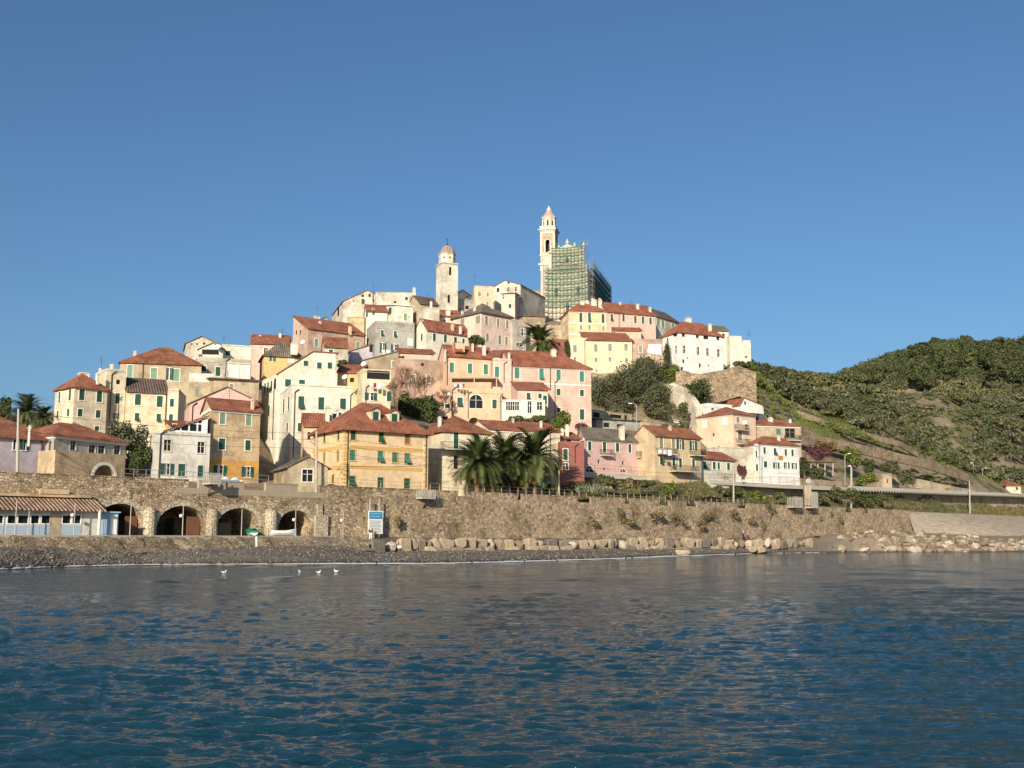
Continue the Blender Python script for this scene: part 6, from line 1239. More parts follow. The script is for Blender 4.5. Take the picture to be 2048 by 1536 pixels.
for mt, lst in groups.items():
    V = np.concatenate(lst); nf = len(V) // 5; o = link_mesh('hillside_scrub', V, [tuple(range(5 * i, 5 * i + 5)) for i in range(nf)], mt, None, uv=False)
    stuff(o, {'pine': 'pine wood covering the upper eastern hill', 'olive_leaf': 'grey green olive scrub over the eastern hillside', 'scrub': 'dry brown scrub dotted over the eastern hillside', 'shrub': 'green bushes covering the lower eastern hillside'}[mt], 'scrub')
sl = []; sr = np.random.default_rng(29)
for i in range(1500):
    px = sr.uniform(1495, 1930); Y = sr.uniform(262, 314); x = (px - 1024) / F * Y; z = gz1(x, Y); py = proj(Vector((x, Y, z)))[1]; u_ = np.interp(px, [1480, 1520, 1580, 1640, 1720, 1800, 1862, 1950], [745, 775, 805, 832, 858, 878, 912, 955])
    if not u_ + 2 < py < u_ + 62 or vnoise(x, Y, 8, 51) < -.02: continue
    s_ = sr.uniform(.45, 1.1); sl.append(clump_arrays((x, Y, z + .1), s_ * 1.3, s_ * .7, int(26 * s_ + 10), .2, sr))
for nm, a_, b_, mt, lb in (('slope_scrub', 0, .45, 'bright', 'bright green low scrub on the terraced eastern slope'), ('slope_scrub', .45, .8, 'shrub', 'dull green low scrub on the terraced eastern slope'), ('slope_scrub', .8, 1, 'scrub', 'dry low scrub on the terraced eastern slope')):
    q = sl[int(len(sl) * a_):int(len(sl) * b_)]; V = np.concatenate(q); stuff(link_mesh(nm, V, [tuple(range(5 * i, 5 * i + 5)) for i in range(len(V) // 5)], mt, None, uv=False), lb, 'scrub')
G4 = 'pines along the crest of the eastern hill'
pine0 = None
for i, (px, py, hpx, wpx) in enumerate([(1640, 742, 12, 24), (1668, 736, 12, 26), (1695, 726, 16, 22), (1722, 718, 14, 30), (1748, 708, 12, 26), (1775, 700, 12, 28), (1800, 695, 13, 30), (1826, 690, 14, 26), (1850, 684, 13, 34), (1872, 686, 18, 32), (1900, 682, 12, 28), (1932, 681, 18, 28), (1965, 680, 12, 26), (1998, 682, 18, 34), (2022, 683, 12, 22), (2046, 682, 14, 26)]):
    Y = np.interp(px, [1640, 1850, 2048], [472, 500, 520]); p = at(px, py, Y); p.z = gz1(p.x, p.y) - .5; k = Y / F
    if pine0 is None or i == 5:
        pine0 = make_tree('pine_tree', 'spreading pine on the skyline of the eastern hill', 'pine', p, 30 * k, 19 * k, 'pine', 70 + i, 1300, .42, 8, trunkh=8 * k, group=G4, aspect=.62)
    else: copy_tree(pine0, p, random.uniform(0, 6), (wpx / 30, wpx / 30, hpx / 16 * 1.1))
hp = random.Random(77); G6 = 'large pines in the upper wood of the eastern hill'; big0 = None
for i in range(34):
    px = hp.uniform(1660, 2060); py = np.interp(px, [1660, 1850, 2060], [770, 735, 725]) + hp.uniform(-12, 62); q = ground_px(px, py)
    if q is None or q.y < 395: continue
    q.z = gz1(q.x, q.y) + .5; s_ = hp.uniform(.75, 1.35)
    if big0 is None: big0 = make_tree('pine_tree', 'large round pine in the upper wood of the eastern hill', 'pine', q, 9.5, 7.0, 'pine', 171, 2600, .34, 12, trunkh=2.0, group=G6, aspect=.6)
    else: copy_tree(big0, q, hp.uniform(0, 6), (s_, s_, s_ * hp.uniform(.8, 1.15)))
G5 = 'olive trees along the hillside path'
ol0 = None
for i, (px, py, w_, h_) in enumerate([(1512, 768, 44, 32), (1535, 778, 44, 36), (1560, 788, 40, 34), (1585, 800, 40, 36), (1612, 808, 44, 40), (1640, 822, 40, 36), (1668, 832, 44, 44), (1700, 846, 40, 42), (1728, 858, 36, 40), (1752, 866, 34, 36), (1785, 876, 34, 34), (1820, 890, 34, 32), (1850, 905, 30, 30), (1530, 752, 36, 24), (1560, 760, 36, 26), (1502, 752, 40, 30), (1520, 782, 34, 34), (1496, 766, 30, 26), (1546, 795, 30, 30), (1600, 822, 26, 24), (1650, 838, 26, 22)]):
    Y = np.interp(px, [1500, 1600, 1700, 1800, 1860], [292, 296, 298, 304, 318]) + (12 if i > 12 else 0); p = at(px, py, Y); k = Y / F
    if i < 2: ol0 = make_tree('olive_tree', 'grey green olive tree above the hillside path wall', 'olive tree', p, 42 * k, 38 * k, 'olive_leaf', 130 + i, 2600, .26, 10, trunkh=8 * k, group=G5)
    else: copy_tree(ol0, p, random.uniform(0, 6), (w_ / 42, w_ / 42, h_ / 38))
# grass tufts on open ground between wall and road and on the green slope
def tufts(name, label, region, n, mat, hgt, seed):
    r = np.random.default_rng(seed); V = []
    px = r.uniform(region[0], region[1], n); Y = r.uniform(0, 1, n); out = []
    for a, b in zip(px, Y):
        w0 = WY(a); y = w0 + region[2] + b * (region[3] - region[2]); out.append(((a - 1024) / F * y, y))
    out = np.array(out); z = gz(out[:, 0], out[:, 1]); k = 9; N = n * k
    base = np.repeat(np.column_stack([out, z]), k, 0) + r.normal(0, .28, (N, 3)) * np.array([1, 1, 0]); dr = r.normal(0, .45, (N, 3)); dr[:, 2] = 1; L = hgt * r.uniform(.5, 1.3, (N, 1)); s = r.normal(size=(N, 3)) * np.array([1, 1, 0]) * .05
    V = np.stack([base - s, base + s, base + dr * L], 1).reshape(-1, 3); o = link_mesh(name, V, [(3 * i, 3 * i + 1, 3 * i + 2) for i in range(N)], mat, None, uv=False); stuff(o, label, 'grass')
tufts('bank_grass', 'rough grass and weeds on the bank above the sea wall', (1090, 2080, 1, 14), 5000, 'shrub', .5, 21)
tufts('bank_grass', 'dry weeds on the bank above the sea wall', (1090, 2080, 1, 14), 3000, 'scrub', .45, 22)
tufts('slope_grass', 'green grass on the slope under the cliff and olive wood', (1480, 2000, 45, 110), 5000, 'bright', .6, 23)
# ================================================================== rocks
def rock_mesh(seed, squared):
    r = random.Random(seed); bm = bmesh.new(); 
    if squared:
        bmesh.ops.create_cube(bm, size=2)
        for v in bm.verts: v.co = Vector((v.co.x * r.uniform(.8, 1.05), v.co.y * r.uniform(.8, 1.05), v.co.z * r.uniform(.78, 1.05)))
        for i in range(2):
            n_ = Vector((r.choice((-1, 1)), r.uniform(-1, 1), r.choice((-1, 1)) * .9)).normalized(); g = bmesh.ops.bisect_plane(bm, geom=bm.verts[:] + bm.edges[:] + bm.faces[:], plane_co=n_ * 1.05, plane_no=n_, clear_outer=True); bmesh.ops.holes_fill(bm, edges=bm.edges[:])
    else:
        for i in range(26):
            d = Vector((r.gauss(0, 1), r.gauss(0, 1), r.gauss(0, 1))).normalized(); bm.verts.new(d * r.uniform(.8, 1.08))
        res = bmesh.ops.convex_hull(bm, input=bm.verts); bmesh.ops.delete(bm, geom=[g for g in res['geom_interior'] if isinstance(g, bmesh.types.BMVert)], context='VERTS')
    bmesh.ops.bevel(bm, geom=bm.edges[:], offset=.16, segments=1, affect='EDGES'); bmesh.ops.triangulate(bm, faces=bm.faces[:]); bmesh.ops.subdivide_edges(bm, edges=bm.edges[:], cuts=1)
    for v in bm.verts: v.co *= 1 + r.uniform(-.03, .03)
    me = bpy.data.meshes.new('boulder'); bm.to_mesh(me); bm.free(); return me
def rockmat(name, c1, c2, c3):
    n = NT(name, .9, .15); ob = n.coord('Object'); oi = n.n('ShaderNodeObjectInfo'); c = n.ramp(oi.outputs['Random'], [(0, c1), (.45, c2), (1, c3)]); nz = n.noise(ob, 2.0, 6, .7); c = n.mix(1.0, c, n.ramp(nz, [(.3, (.6, .6, .6)), (.6, (1.05, 1.03, 1.0))]), 'MULTIPLY'); n.col(c); n.bump(nz, .6, .2); return n.m
MATS['rockw'] = rockmat('tan_boulder', (.17, .155, .135), (.34, .285, .21), (.46, .37, .26)); MATS['rockg'] = rockmat('pale_rock', (.24, .19, .135), (.34, .275, .20), (.56, .51, .42))
RM = [rock_mesh(i, True) for i in range(6)]; RN = [rock_mesh(20 + i, False) for i in range(6)]
for me in RM: me.materials.append(MATS['rockw'])
for me in RN: me.materials.append(MATS['rockg'])
rr = random.Random(9)
def rock(me, p, s, label, group, name='boulder'):
    o = bpy.data.objects.new(name, me); COL.objects.link(o); o.location = p; o.scale = s; o.rotation_euler = (rr.uniform(-.22, .22), rr.uniform(-.22, .22), rr.uniform(-.2, .2) + .56); tag(o, label, 'boulder', group)
GA = 'squared boulders in the row along the beach'
px = 718.0
while px < 1612:
    Yb = WY(px) - 4.6; wpx = rr.uniform(15, 23) * 150 / Yb; hgt = rr.uniform(.85, 1.12); k = Yb / F
    z = 1.85 if px > 800 else 1.6
    wpx *= rr.choice((.75, 1, 1, 1.25)); rock(rr.choice(RM) if rr.random() < .72 else rr.choice(RN), Vector(((px + wpx / 2 - 1024) / F * Yb, Yb + rr.uniform(-.4, .25), z + rr.uniform(-.2, .12))), (wpx * k * .66, rr.uniform(.7, 1.0), hgt * rr.uniform(.78, 1.05)), 'squared tan boulder in the long row at the foot of the sea wall', GA); px += wpx * rr.uniform(1.02, 1.16)
px = 850.0
while px < 1580:
    Yb = WY(px) - 5.6; wpx = rr.uniform(15, 26) * 150 / Yb; k = Yb / F
    if rr.random() < .72: rock(rr.choice(RM), Vector(((px + wpx / 2 - 1024) / F * Yb, Yb + rr.uniform(-.3, .2), .95 + rr.uniform(-.25, .1))), (wpx * k * .66, .8, rr.uniform(.5, .72)), 'half buried boulder in the lower row on the shingle', 'half buried boulders in the lower row')
    px += wpx * rr.uniform(1.0, 1.3)
GB = 'rocks of the rough pile at the eastern shore'
for i in range(270):
    px = rr.uniform(1672, 2150); t = rr.random() ** 1.1; w0 = float(np.interp(px, pxs, yw)); Yb = w0 + .5 + t * rr.uniform(6, 24); s = rr.uniform(.4, 1.25) * (1.15 if t < .4 else .8); z = bz(px, Yb) + .15 * s
    rock(rr.choice(RN), Vector(((px - 1024) / F * Yb, Yb, z)), (s * rr.uniform(.9, 1.7), s, s * rr.uniform(.55, .85)), 'rough pale rock in the pile at the eastern shore', GB, 'rock')
for px, py, Y, s in ((1705, 1078, 236, 2.3), (1720, 1082, 234, 1.6), (1742, 1085, 233, 1.4), (1778, 1084, 232, 1.7)):
    rock(RN[1], at(px, py + 3, Y), (s * 1.3, s, s * .8), {1705: 'largest white boulder at the start of the rock pile', 1720: 'upright pale boulder leaning on the largest one', 1742: 'grey boulder beside the leaning pale boulder', 1778: 'flat brown boulder near the water in the rock pile'}[px], None, 'rock') if 0 else None
    o = bpy.data.objects.new('rock', RN[1]); COL.objects.link(o); o.location = at(px, py + 3, Y); o.scale = (s * 1.3, s, s * .8); o.rotation_euler = (.1, .2, s); tag(o, {1705: 'largest white boulder at the start of the rock pile', 1720: 'upright pale boulder leaning on the largest one', 1742: 'grey boulder beside the leaning pale boulder', 1778: 'flat brown boulder near the water in the rock pile'}[px], 'boulder')
o = bpy.data.objects.new('rock', RN[2]); COL.objects.link(o); o.location = at(1362, 1106, 171); o.scale = (1.6, 1.0, .8); tag(o, 'dark brown rock at the water edge below the boulder row', 'boulder'); 
# pebbles: one mass
pb = np.random.default_rng(4); V = []; Fq = []; nb = 0
oct_ = np.array([[1, 0, 0], [-1, 0, 0], [0, 1, 0], [0, -1, 0], [0, 0, 1], [0, 0, -1]], float); of = [(0, 2, 4), (2, 1, 4), (1, 3, 4), (3, 0, 4), (2, 0, 5), (1, 2, 5), (3, 1, 5), (0, 3, 5)]
for i in range(9000):
    px = pb.uniform(-80, 1660); w0 = float(np.interp(px, pxs, yw)); fw = WY(px); Yb = w0 + .3 + (fw - w0 - (7 if px < 690 else 5.5)) * pb.random(); s = pb.uniform(.05, .13) * (1.7 if pb.random() < .05 else 1); c = np.array([(px - 1024) / F * Yb, Yb, bz(px, Yb) + .02]); R3 = pb.normal(size=(3, 3)); Q, _ = np.linalg.qr(R3); V.append(c + (oct_ * np.array([1.3, 1, .7]) * s) @ Q.T); Fq += [tuple(nb + k for k in f) for f in of]; nb += 6
def pebmat():
    n = NT('pebbles', .85, .2); g = n.n('ShaderNodeNewGeometry'); n.col(n.ramp(g.outputs['Random Per Island'], [(0, (.085, .078, .07)), (.6, (.13, .12, .105)), (.92, (.19, .175, .15)), (1, (.36, .34, .30))])); return n.m
MATS['peb'] = pebmat(); o = link_mesh('beach_pebbles', np.concatenate(V), Fq, 'peb', None, uv=False); stuff(o, 'scattered pebbles and cobbles on the grey beach', 'pebbles')
# loose rubble along the promenade bank
# ================================================================== beach club under the wall
bc = thing('beach_pavilion', 'long beach pavilion with striped tile roof and white blue windows', 'pavilion', wf.p(wf.uv(95, 1060)[0], PZ, 1.5))
u0 = wf.uv(-60, 1060)[0]; u1 = wf.uv(176, 1060)[0]; g = Face(wf.p(u0, 0, 2.4), wf.p(u1, 0, 2.4), PZ, 5.75)
wins_ = []
for cx, w_ in ((24, 22), (46, 24), (70, 20), (92, 22), (133, 20), (153, 20), (-2, 20)):
    a, b, c, d = g.rect(cx, 1039, w_, 20); g.open.append((a + .06, b - .06, c, d)); wins_.append((a, b, c, d))
m = MB(); g.wall(m, .25); m.poly([g.p(g.L, PZ), g.p(g.L, PZ, -2.4), g.p(g.L, 5.75, -2.4), g.p(g.L, 5.75)]); m.build('wall', 'offwhite', bc)
for a, b, c, d in wins_:
    m = MB()
    for q in ((a, a + .1, c, d), (b - .1, b, c, d)): fbox(m, g, *q, .004, .06)
    fbox(m, g, a + .1, b - .1, d - .1, d, .004, .06); fbox(m, g, a + .1, b - .1, c, c + .12, .004, .06); wo = m.build('window', 'whitep', bc); m = MB(); fbox(m, g, a + .06, b - .06, c, d, -.24, -.2); m.build('pane', 'glass', wo)
    m = MB(); fbox(m, g, a, b, PZ + .1, c - .12, .004, .04); m.build('lower_panel', 'bluep', bc)
m = MB(); a = g.uv(112, 1050)[0]; fbox(m, g, a - .7, a + .5, PZ, 5.3, .005, .06); m.build('door', 'tan', bc)
m = MB(); roof_slab(m, [g.p(-.3, 5.55, .9), g.p(g.L + .5, 5.55, .9), g.p(g.L + .5, 6.9, -2.3), g.p(-.3, 6.9, -2.3)], .1); ro = m.build('roof', tiles('striped_tiles', (.34, .22, .15), (.40, .28, .20), .42), bc)
m = MB(); fbox(m, wf, u0, wf.uv(178, 1010)[0], 6.95, 7.25, .003, .5); fbox(m, wf, wf.uv(76, 1004)[0], wf.uv(133, 1004)[0], 7.26, 7.75, .003, .6); m.build('ledge', 'ochre', ro)
cbn = thing('beach_cabin', 'pale blue slatted beach cabin beside the first arch', 'cabin', wf.p(wf.uv(200, 1060)[0], PZ, 1.6)); a, b, c, d = wf.rect(200, 1048, 34, 40)
m = MB(); fbox(m, wf, a, b, PZ, PZ + 2.35, .3, 2.3); m.build('wall', 'blue', cbn); m = MB(); fbox(m, wf, a - .15, b + .15, PZ + 2.36, PZ + 2.5, .2, 2.5); m.build('roof', 'blue', cbn)
for k in (0, 1):
    m = MB(); x0 = a + .12 + k * (b - a) / 2; x1 = x0 + (b - a) / 2 - .22; fbox(m, wf, x0, x1, PZ + .1, PZ + 2.15, 2.305, 2.35)
    for j in range(4): xx = x0 + (x1 - x0) * (j + .5) / 4; fbox(m, wf, xx - .03, xx + .03, PZ + .15, PZ + 2.1, 2.351, 2.38)
    m.build('door', 'bluep' if k == 0 else 'whitep', cbn)
m = MB(); x = wf.uv(172, 1050)[0]
pp = thing('post', 'thick cream corner post at the pavilion end', 'post', wf.p(x, PZ, 3.2)); m.tube(wf.p(x, PZ - .2, 3.2), wf.p(x, PZ + 2.6, 3.2), .16, .16, 10); m.build('shaft', 'cream2', pp)
# promenade lamps
for i, (px, yt, lb) in enumerate([(28, 1022, 'lamp post in front of the pavilion windows'), (2, 1002, 'tall lamp post at the western end of the promenade'), (118, 1006, 'lamp post with white globe by the pavilion door'), (229, 1006, 'thin post before the first arch'), (333, 1008, 'lamp post before the second arch'), (450, 1018, 'pale post before the third arch'), (557, 1020, 'lamp post at the edge of the fourth arch'), (652, 1022, 'short lamp post where the promenade ends')]):
    x = wf.uv(px, 1072)[0]; p = wf.p(x, PZ, 3.6); zt = at(px, yt, p.y).z; t = thing('lamp_post', lb, 'lamp post', p); m = MB(); m.tube(p - ZV * .3, Vector((p.x, p.y, zt)), .06, .045, 8); m.build('pole', 'pole', t)
    if i in (2, 4, 6, 7): m = MB(); c = Vector((p.x - .2, p.y - .1, p.z + (zt - p.z) * .62)); m.lathe(c, [(.02, -.2), (.16, -.12), (.2, 0), (.16, .14), (.02, .2)], 10); m.tube(c, Vector((p.x, p.y, c.z)), .03); m.build('lamp', 'whitep', t)
t = thing('post', 'white marker post standing on the beach bank', 'post', at(513, 1092, 119)); m = MB(); a = at(513, 1093, 119); b = at(513, 1074, 119); m.tube(a, b, .1, .1, 8); m.tube(b, b + ZV * .06, .13, .05, 8); m.build('shaft', 'whitep', t)
# boats
def boat(label, px, py, Y, L_, rot, c1, c2, cover=None):
    p = at(px, py, Y); p.z = PZ + .02; t = thing('rowing_boat', label, 'boat', p); sec = []
    for i in range(9):
        s = -1 + 2 * i / 8; w_ = .68 * (1 - max(0, s) ** 2.6) * (1 if s > -.6 else 1 - .25 * (-.6 - s) / .4) + .02; kz = .62 + .22 * max(0, s) ** 2; sec.append([(s * L_ / 2, y * w_, z) for y, z in ((-1, kz), (-.85, .32), (-.4, .08), (0, .0), (.4, .08), (.85, .32), (1, kz))])
    def rot_(v): c, s_ = math.cos(rot), math.sin(rot); return tuple(p + Vector((v[0] * c - v[1] * s_, v[0] * s_ + v[1] * c, v[2])))
    for nm, idx, mt in (('hull', range(1, 6), c1), ):
        m = MB()
        for a, b in zip(sec, sec[1:]):
            for j in range(1, 5): m.poly([rot_(a[j]), rot_(b[j]), rot_(b[j + 1]), rot_(a[j + 1])])
        m.poly([rot_(v) for v in sec[0][1:6]]); m.build('hull', c1, t)
    m = MB()
    for a, b in zip(sec, sec[1:]):
        for j in (0, 5): m.poly([rot_(a[j]), rot_(b[j]), rot_(b[j + 1]), rot_(a[j + 1])])
    m.poly([rot_(v) for v in (sec[0][0], sec[0][1], sec[0][5], sec[0][6])]); m.build('topside', c2, t)
    m = MB()
    if cover:
        for a, b in zip(sec, sec[1:]): m.poly([rot_(a[0]), rot_(b[0]), rot_((b[3][0], 0, b[0][2] + .22)), rot_((a[3][0], 0, a[0][2] + .22))]); m.poly([rot_((a[3][0], 0, a[0][2] + .22)), rot_((b[3][0], 0, b[0][2] + .22)), rot_(b[6]), rot_(a[6])])
        m.build('cover', cover, t)
    else:
        for s in (-.4, .2): m.prism([rot_((s * L_ / 2, -.55, .45)), rot_((s * L_ / 2 + .25, -.55, .45)), rot_((s * L_ / 2 + .25, .55, .45)), rot_((s * L_ / 2, .55, .45))], ZV * .05)
        m.build('thwart', 'boatred', t)
boat('white boat under a green cover inside the third arch', 503, 1070, wf.p(wf.uv(503, 1065)[0], 0, -.2).y, 3.6, 2.0, 'whitep', 'boatg', 'boatg')
boat('small white boat with red trim before the fourth arch', 567, 1072, wf.p(wf.uv(567, 1068)[0], 0, 1.8).y, 3.2, .5, 'whitep', 'whitep')
# information board
sb = thing('notice_board', 'tall notice board with blue heading at the foot of the sea wall', 'notice board', wf.p(wf.uv(742, 1065)[0], 2.7, 1.0)); ua, ub, va, vb = wf.rect(741.5, 1045, 29, 46); m = MB(); fbox(m, wf, ua, ub, va, vb, .95, 1.03); bo = m.build('board', 'whitep', sb)
m = MB(); fbox(m, wf, ua + .12, ub - .12, vb - 1.05, vb - .12, 1.033, 1.05); he = m.build('heading_panel', plain('sign_blue', (.03, .28, .52), .5, .2), bo)
m = MB()
for k in range(2): fbox(m, wf, ua + .3, ub - .3 - .2 * k, vb - .42 - .36 * k, vb - .30 - .36 * k, 1.051, 1.058)
m.build('heading_lines', 'bluep', he); m = MB()
for k in range(9): fbox(m, wf, ua + .25, ub - .25 - .25 * (k % 3 == 2), vb - 1.35 - .19 * k, vb - 1.28 - .19 * k - (.0), 1.033, 1.04)
m.build('text_lines', 'metal', bo)
for u in (ua + .35, ub - .5): m = MB(); fbox(m, wf, u - .06, u + .06, 2.4, vb + 1.6, .8, .94); m.build('post', 'pole', sb)
# lookout boxes hanging on the wall and railing
def cage(label, px0, px1, yb, yt, d):
    a, b, c, e = wf.rect((px0 + px1) / 2, (yb + yt) / 2, px1 - px0, yb - yt); t = thing('lookout_cage', label, 'lookout', wf.p((a + b) / 2, c, d / 2)); m = MB(); fbox(m, wf, a, b, c - .15, c, 0.05, d); m.build('platform', 'concp', t); m = MB()
    n = 7
    for i in range(n + 1): u = a + (b - a) * i / n; fbox(m, wf, u - .05, u + .05, c, e, d - .08, d)
    for i in range(1, 4): fbox(m, wf, a, b, c + (e - c) * i / 4 - .05, c + (e - c) * i / 4 + .05, d - .07, d - .01)
    for q in (a, b - .1):
        for i in range(4): fbox(m, wf, q, q + .1, c, e, .1 + (d - .2) * i / 4, .2 + (d - .2) * i / 4)
    fbox(m, wf, a, b, e, e + .1, d - .1, d + .02); m.build('bars', 'pole', t); m = MB(); m.tube(wf.p((a + b) / 2, c - .1, d * .5), wf.p((a + b) / 2, c - 1.4, .02), .1); m.build('bracket', 'rust', t)
cage('small slatted lookout box hanging on the sea wall', 1574, 1591, 1014, 995, 1.6)
cage('taller slatted lookout box on the sea wall under the tower post', 1609, 1622, 1015, 985, 1.6)
cage('steel balcony platform projecting from the wall top above the arches', 405, 427, 967, 950, 1.8)
cage('barred ladder cage on the wall below the yellow house', 832, 858, 996, 981, 1.4)
t = thing('signal_post', 'tan masonry signal post with round white disc by the road', 'signal', at(1617, 1000, WY(1617) + 1)); m = MB(); Yq = WY(1617) + 1.2; a = at(1610, 1010, Yq); b = at(1622, 970, Yq); m.abox(a.x, b.x, Yq, Yq + 1, a.z, b.z); m.build('shaft', 'stonet', t); m = MB(); c = at(1617, 962, Yq); m.lathe((0, 0, 0), [(.02, 0), (.55, .02), (.55, .1), (.02, .12)], 16); m.v = [(c.x + v[0], c.y + v[2], c.z + v[1]) for v in m.v]; m.tube(c - ZV * .5, (c.x, c.y + .1, b.z), .1); m.build('disc', 'metal', t)
# track-side railing
rl = thing('trackside_railing', 'thin post and rail fence along the top of the sea wall', 'railing', wf.p(wf.uv(1000, 985)[0], 9.4, -.8)); m = MB(); u = wf.uv(640, 980)[0]; ue = wf.uv(1560, 1000)[0]; k = 0
while u < ue: m.tube(wf.p(u, 9.0, -1.0), wf.p(u, 10.25, -1.0), .06, .05, 6); u += 1.75
for z in (9.85, 10.4): m.tube(wf.p(wf.uv(640, 980)[0], z, -1.0), wf.p(ue, z, -1.0), .022, n=5)
m.build('rails', 'plasterw', rl)
rl = thing('handrail', 'light metal handrail above the wall before the white houses', 'railing', wf.p(wf.uv(300, 950)[0], 9.4, -1.0)); m = MB(); u = wf.uv(250, 948)[0]; ue = wf.uv(545, 960)[0]
for i in range(14): x = u + (ue - u) * i / 13; m.tube(wf.p(x, 9.2, -.9), wf.p(x, 10.35, -.9), .035, n=5)
for z in (9.8, 10.35): m.tube(wf.p(u, z, -.9), wf.p(ue, z, -.9), .03, n=5)
m.build('rails', 'metal', rl)
# railway poles and wires
POLES = [(37, 930, 818, 'concrete railway mast in front of the lilac house'), (633, 970, 862, 'concrete railway mast beside the little stone hut'), (1118, 990, 925, 'concrete railway mast at the end of the palm group'), (1467, 1003, 945, 'concrete railway mast in front of the low cream house'), (1702, 1014, 933, 'concrete railway mast near the mimosa tree'), (1939, 1018, 962, 'concrete railway mast near the far east end of the wall')]
tops = []
for px, yb, yt, lb in POLES:
    Yp = WY(px) + 2.0; a = at(px, yb, Yp); b = at(px, yt, Yp); a.z = 8.6; t = thing('railway_mast', lb, 'mast', a); m = MB(); m.tube(a - ZV * .5, b, .19, .12, 8); m.build('pole', 'pole', t); m = MB(); q = b - ZV * 1.0; e = q + Vector((-1.6, 1.9, .1)); m.tube(q, e, .05); m.tube(b - ZV * .2, e, .03); m.tube(q - ZV * .9, e - Vector((-.6, .7, .3)), .04); m.build('bracket', 'iron', t); tops.append((b, e))
for nm, sel, dz, lb in (('overhead_wire', 1, 0, 'upper overhead railway wire strung between the masts'), ('overhead_wire', 1, -1.1, 'lower contact wire above the railway track'), ('overhead_wire', 0, -.3, 'feeder wire carried on the mast tops')):
    m = MB(); last = [Vector((-75, 83, tops[0][sel].z + .2))] + [x[sel] for x in tops] + [Vector((215, 379, tops[-1][sel].z))]
    for a, b in zip(last, last[1:]):
        P = [a.lerp(b, i / 10) + ZV * (dz - .5 * (1 - (2 * i / 10 - 1) ** 2)) for i in range(11)]
        for q0, q1 in zip(P, P[1:]): m.tube(q0, q1, .02, .02, 4, False)
    tag(m.build(nm, 'iron', None), lb, 'wire')
def street_lamp(label, px, yb, yt, Y, arm):
    a = at(px, yb, Y); b = at(px, yt, Y); t = thing('street_lamp', label, 'street lamp', a); m = MB(); m.tube(a - ZV * .5, b, .09, .07, 8); e = b + Vector((arm, 0, .35)); m.tube(b, b + Vector((arm * .4, 0, .28)), .06, .05, 6); m.tube(b + Vector((arm * .4, 0, .28)), e, .05, .05, 6); m.build('pole', 'metal', t); m = MB(); m.box(e + Vector((arm * .2, 0, -.02)), (.35, 0, 0), (0, .14, 0), (0, 0, .07)); m.build('lamp_head', 'whitep', t)
street_lamp('tall street lamp with a curved arm before the dark grove', 1273, 856, 810, 224, -1.1)
street_lamp('street lamp at the corner of the white hotel', 1519.5, 958, 892, 222, -.6)
street_lamp('street lamp beside the road parapet', 1690, 968, 910, 250, .8)
street_lamp('slim lamp post on the viaduct edge before the garden', 1704, 985, 935, 243, -.5)
street_lamp('lamp standard above the little roadside house', 1965, 978, 938, 335, .9)
street_lamp('short lamp behind the far bend of the road', 1947, 955, 928, 330, -.5)
# lit masts on roofs: aerials
def aerial(label, px, yb, yt, Y):
    a = at(px, yb + 2, Y); b = at(px, yt, Y); t = thing('aerial', label, 'aerial', a); m = MB(); m.tube(a, b, .03, .02, 5); L_ = (b - a).length
    m.build('mast', 'iron', t); m = MB(); 
    for i in range(4): q = b - ZV * (.15 + .3 * i); w_ = .4 + .1 * i; m.tube(q - Vector((w_, .1, 0)), q + Vector((w_, -.1, 0)), .018, .018, 4)
    m.tube(b, b - ZV * 1.2, .018, .018, 4); m.build('elements', 'iron', t)
for i, (px, yb, yt, Y, w_) in enumerate([(203, 745, 711, 166, 'narrow cream stair tower'), (448, 686, 668, 205, 'pale rendered upper house'), (565, 671, 655, 224, 'bright red pink house roof'), (950, 571, 548, 302, 'half shaded crest house'), (747, 586, 566, 284, 'hilltop stronghold'), (634, 638, 612, 255, 'grey gable wall house'), (855, 596, 583, 278, 'brown roofed house'), (1262, 612, 600, 278, 'pale pink ridge house'), (76, 838, 790, 133, 'lilac house'), (456, 775, 740, 158, 'salmon pink gable'), (459, 802, 776, 144, 'tall ochre house roof'), (1497, 671, 662, 276, 'lower beige block')]): aerial('thin television aerial above the ' + w_, px, yb, yt, Y)
tp = thing('tarpaulin', 'long white and blue tarpaulin lying on the wall top below the orange ground floor', 'tarpaulin', wf.p(wf.uv(458, 956)[0], 9.42, -.5)); u0 = wf.uv(430, 956)[0]; u1 = wf.uv(486, 956)[0]; m = MB(); prev = None
for i in range(15):
    u = u0 + (u1 - u0) * i / 14; h = .35 + .18 * math.sin(i * 1.3); row = [wf.p(u, 9.43, -.1), wf.p(u, 9.43 + h, -.3), wf.p(u, 9.43 + h * .9, -.7), wf.p(u, 9.43, -.95)]
    if prev:
        for j in range(3): m.poly([prev[j], row[j], row[j + 1], prev[j + 1]])
    prev = row
m.build('sheet', 'cwhite', tp); m = MB(); fbox(m, wf, u0 + .6, u1 - .5, 9.45, 9.62, -.1, -.06); m.build('stripe', 'bluep', tp)
def dish_on(label, px, py, Y, s=.5):
    p = at(px, py, Y); t = thing('satellite_dish', label, 'satellite dish', p); m = MB(); m.lathe((0, 0, 0), [(.02, 0), (s * .6, .06), (s, .2), (s * .96, .22), (s * .55, .1), (.02, .03)], 14); q = Vector((-.3, -.8, .5)).normalized().to_track_quat('Z', 'Y').to_matrix(); m.v = [tuple(p + q @ Vector(v)) for v in m.v]; m.build('bowl', 'whitep', t); m = MB(); m.tube(p - ZV * 1.0, p, .04); m.tube(p, p + q @ Vector((0, 0, s)), .02); m.build('arm', 'metal', t)
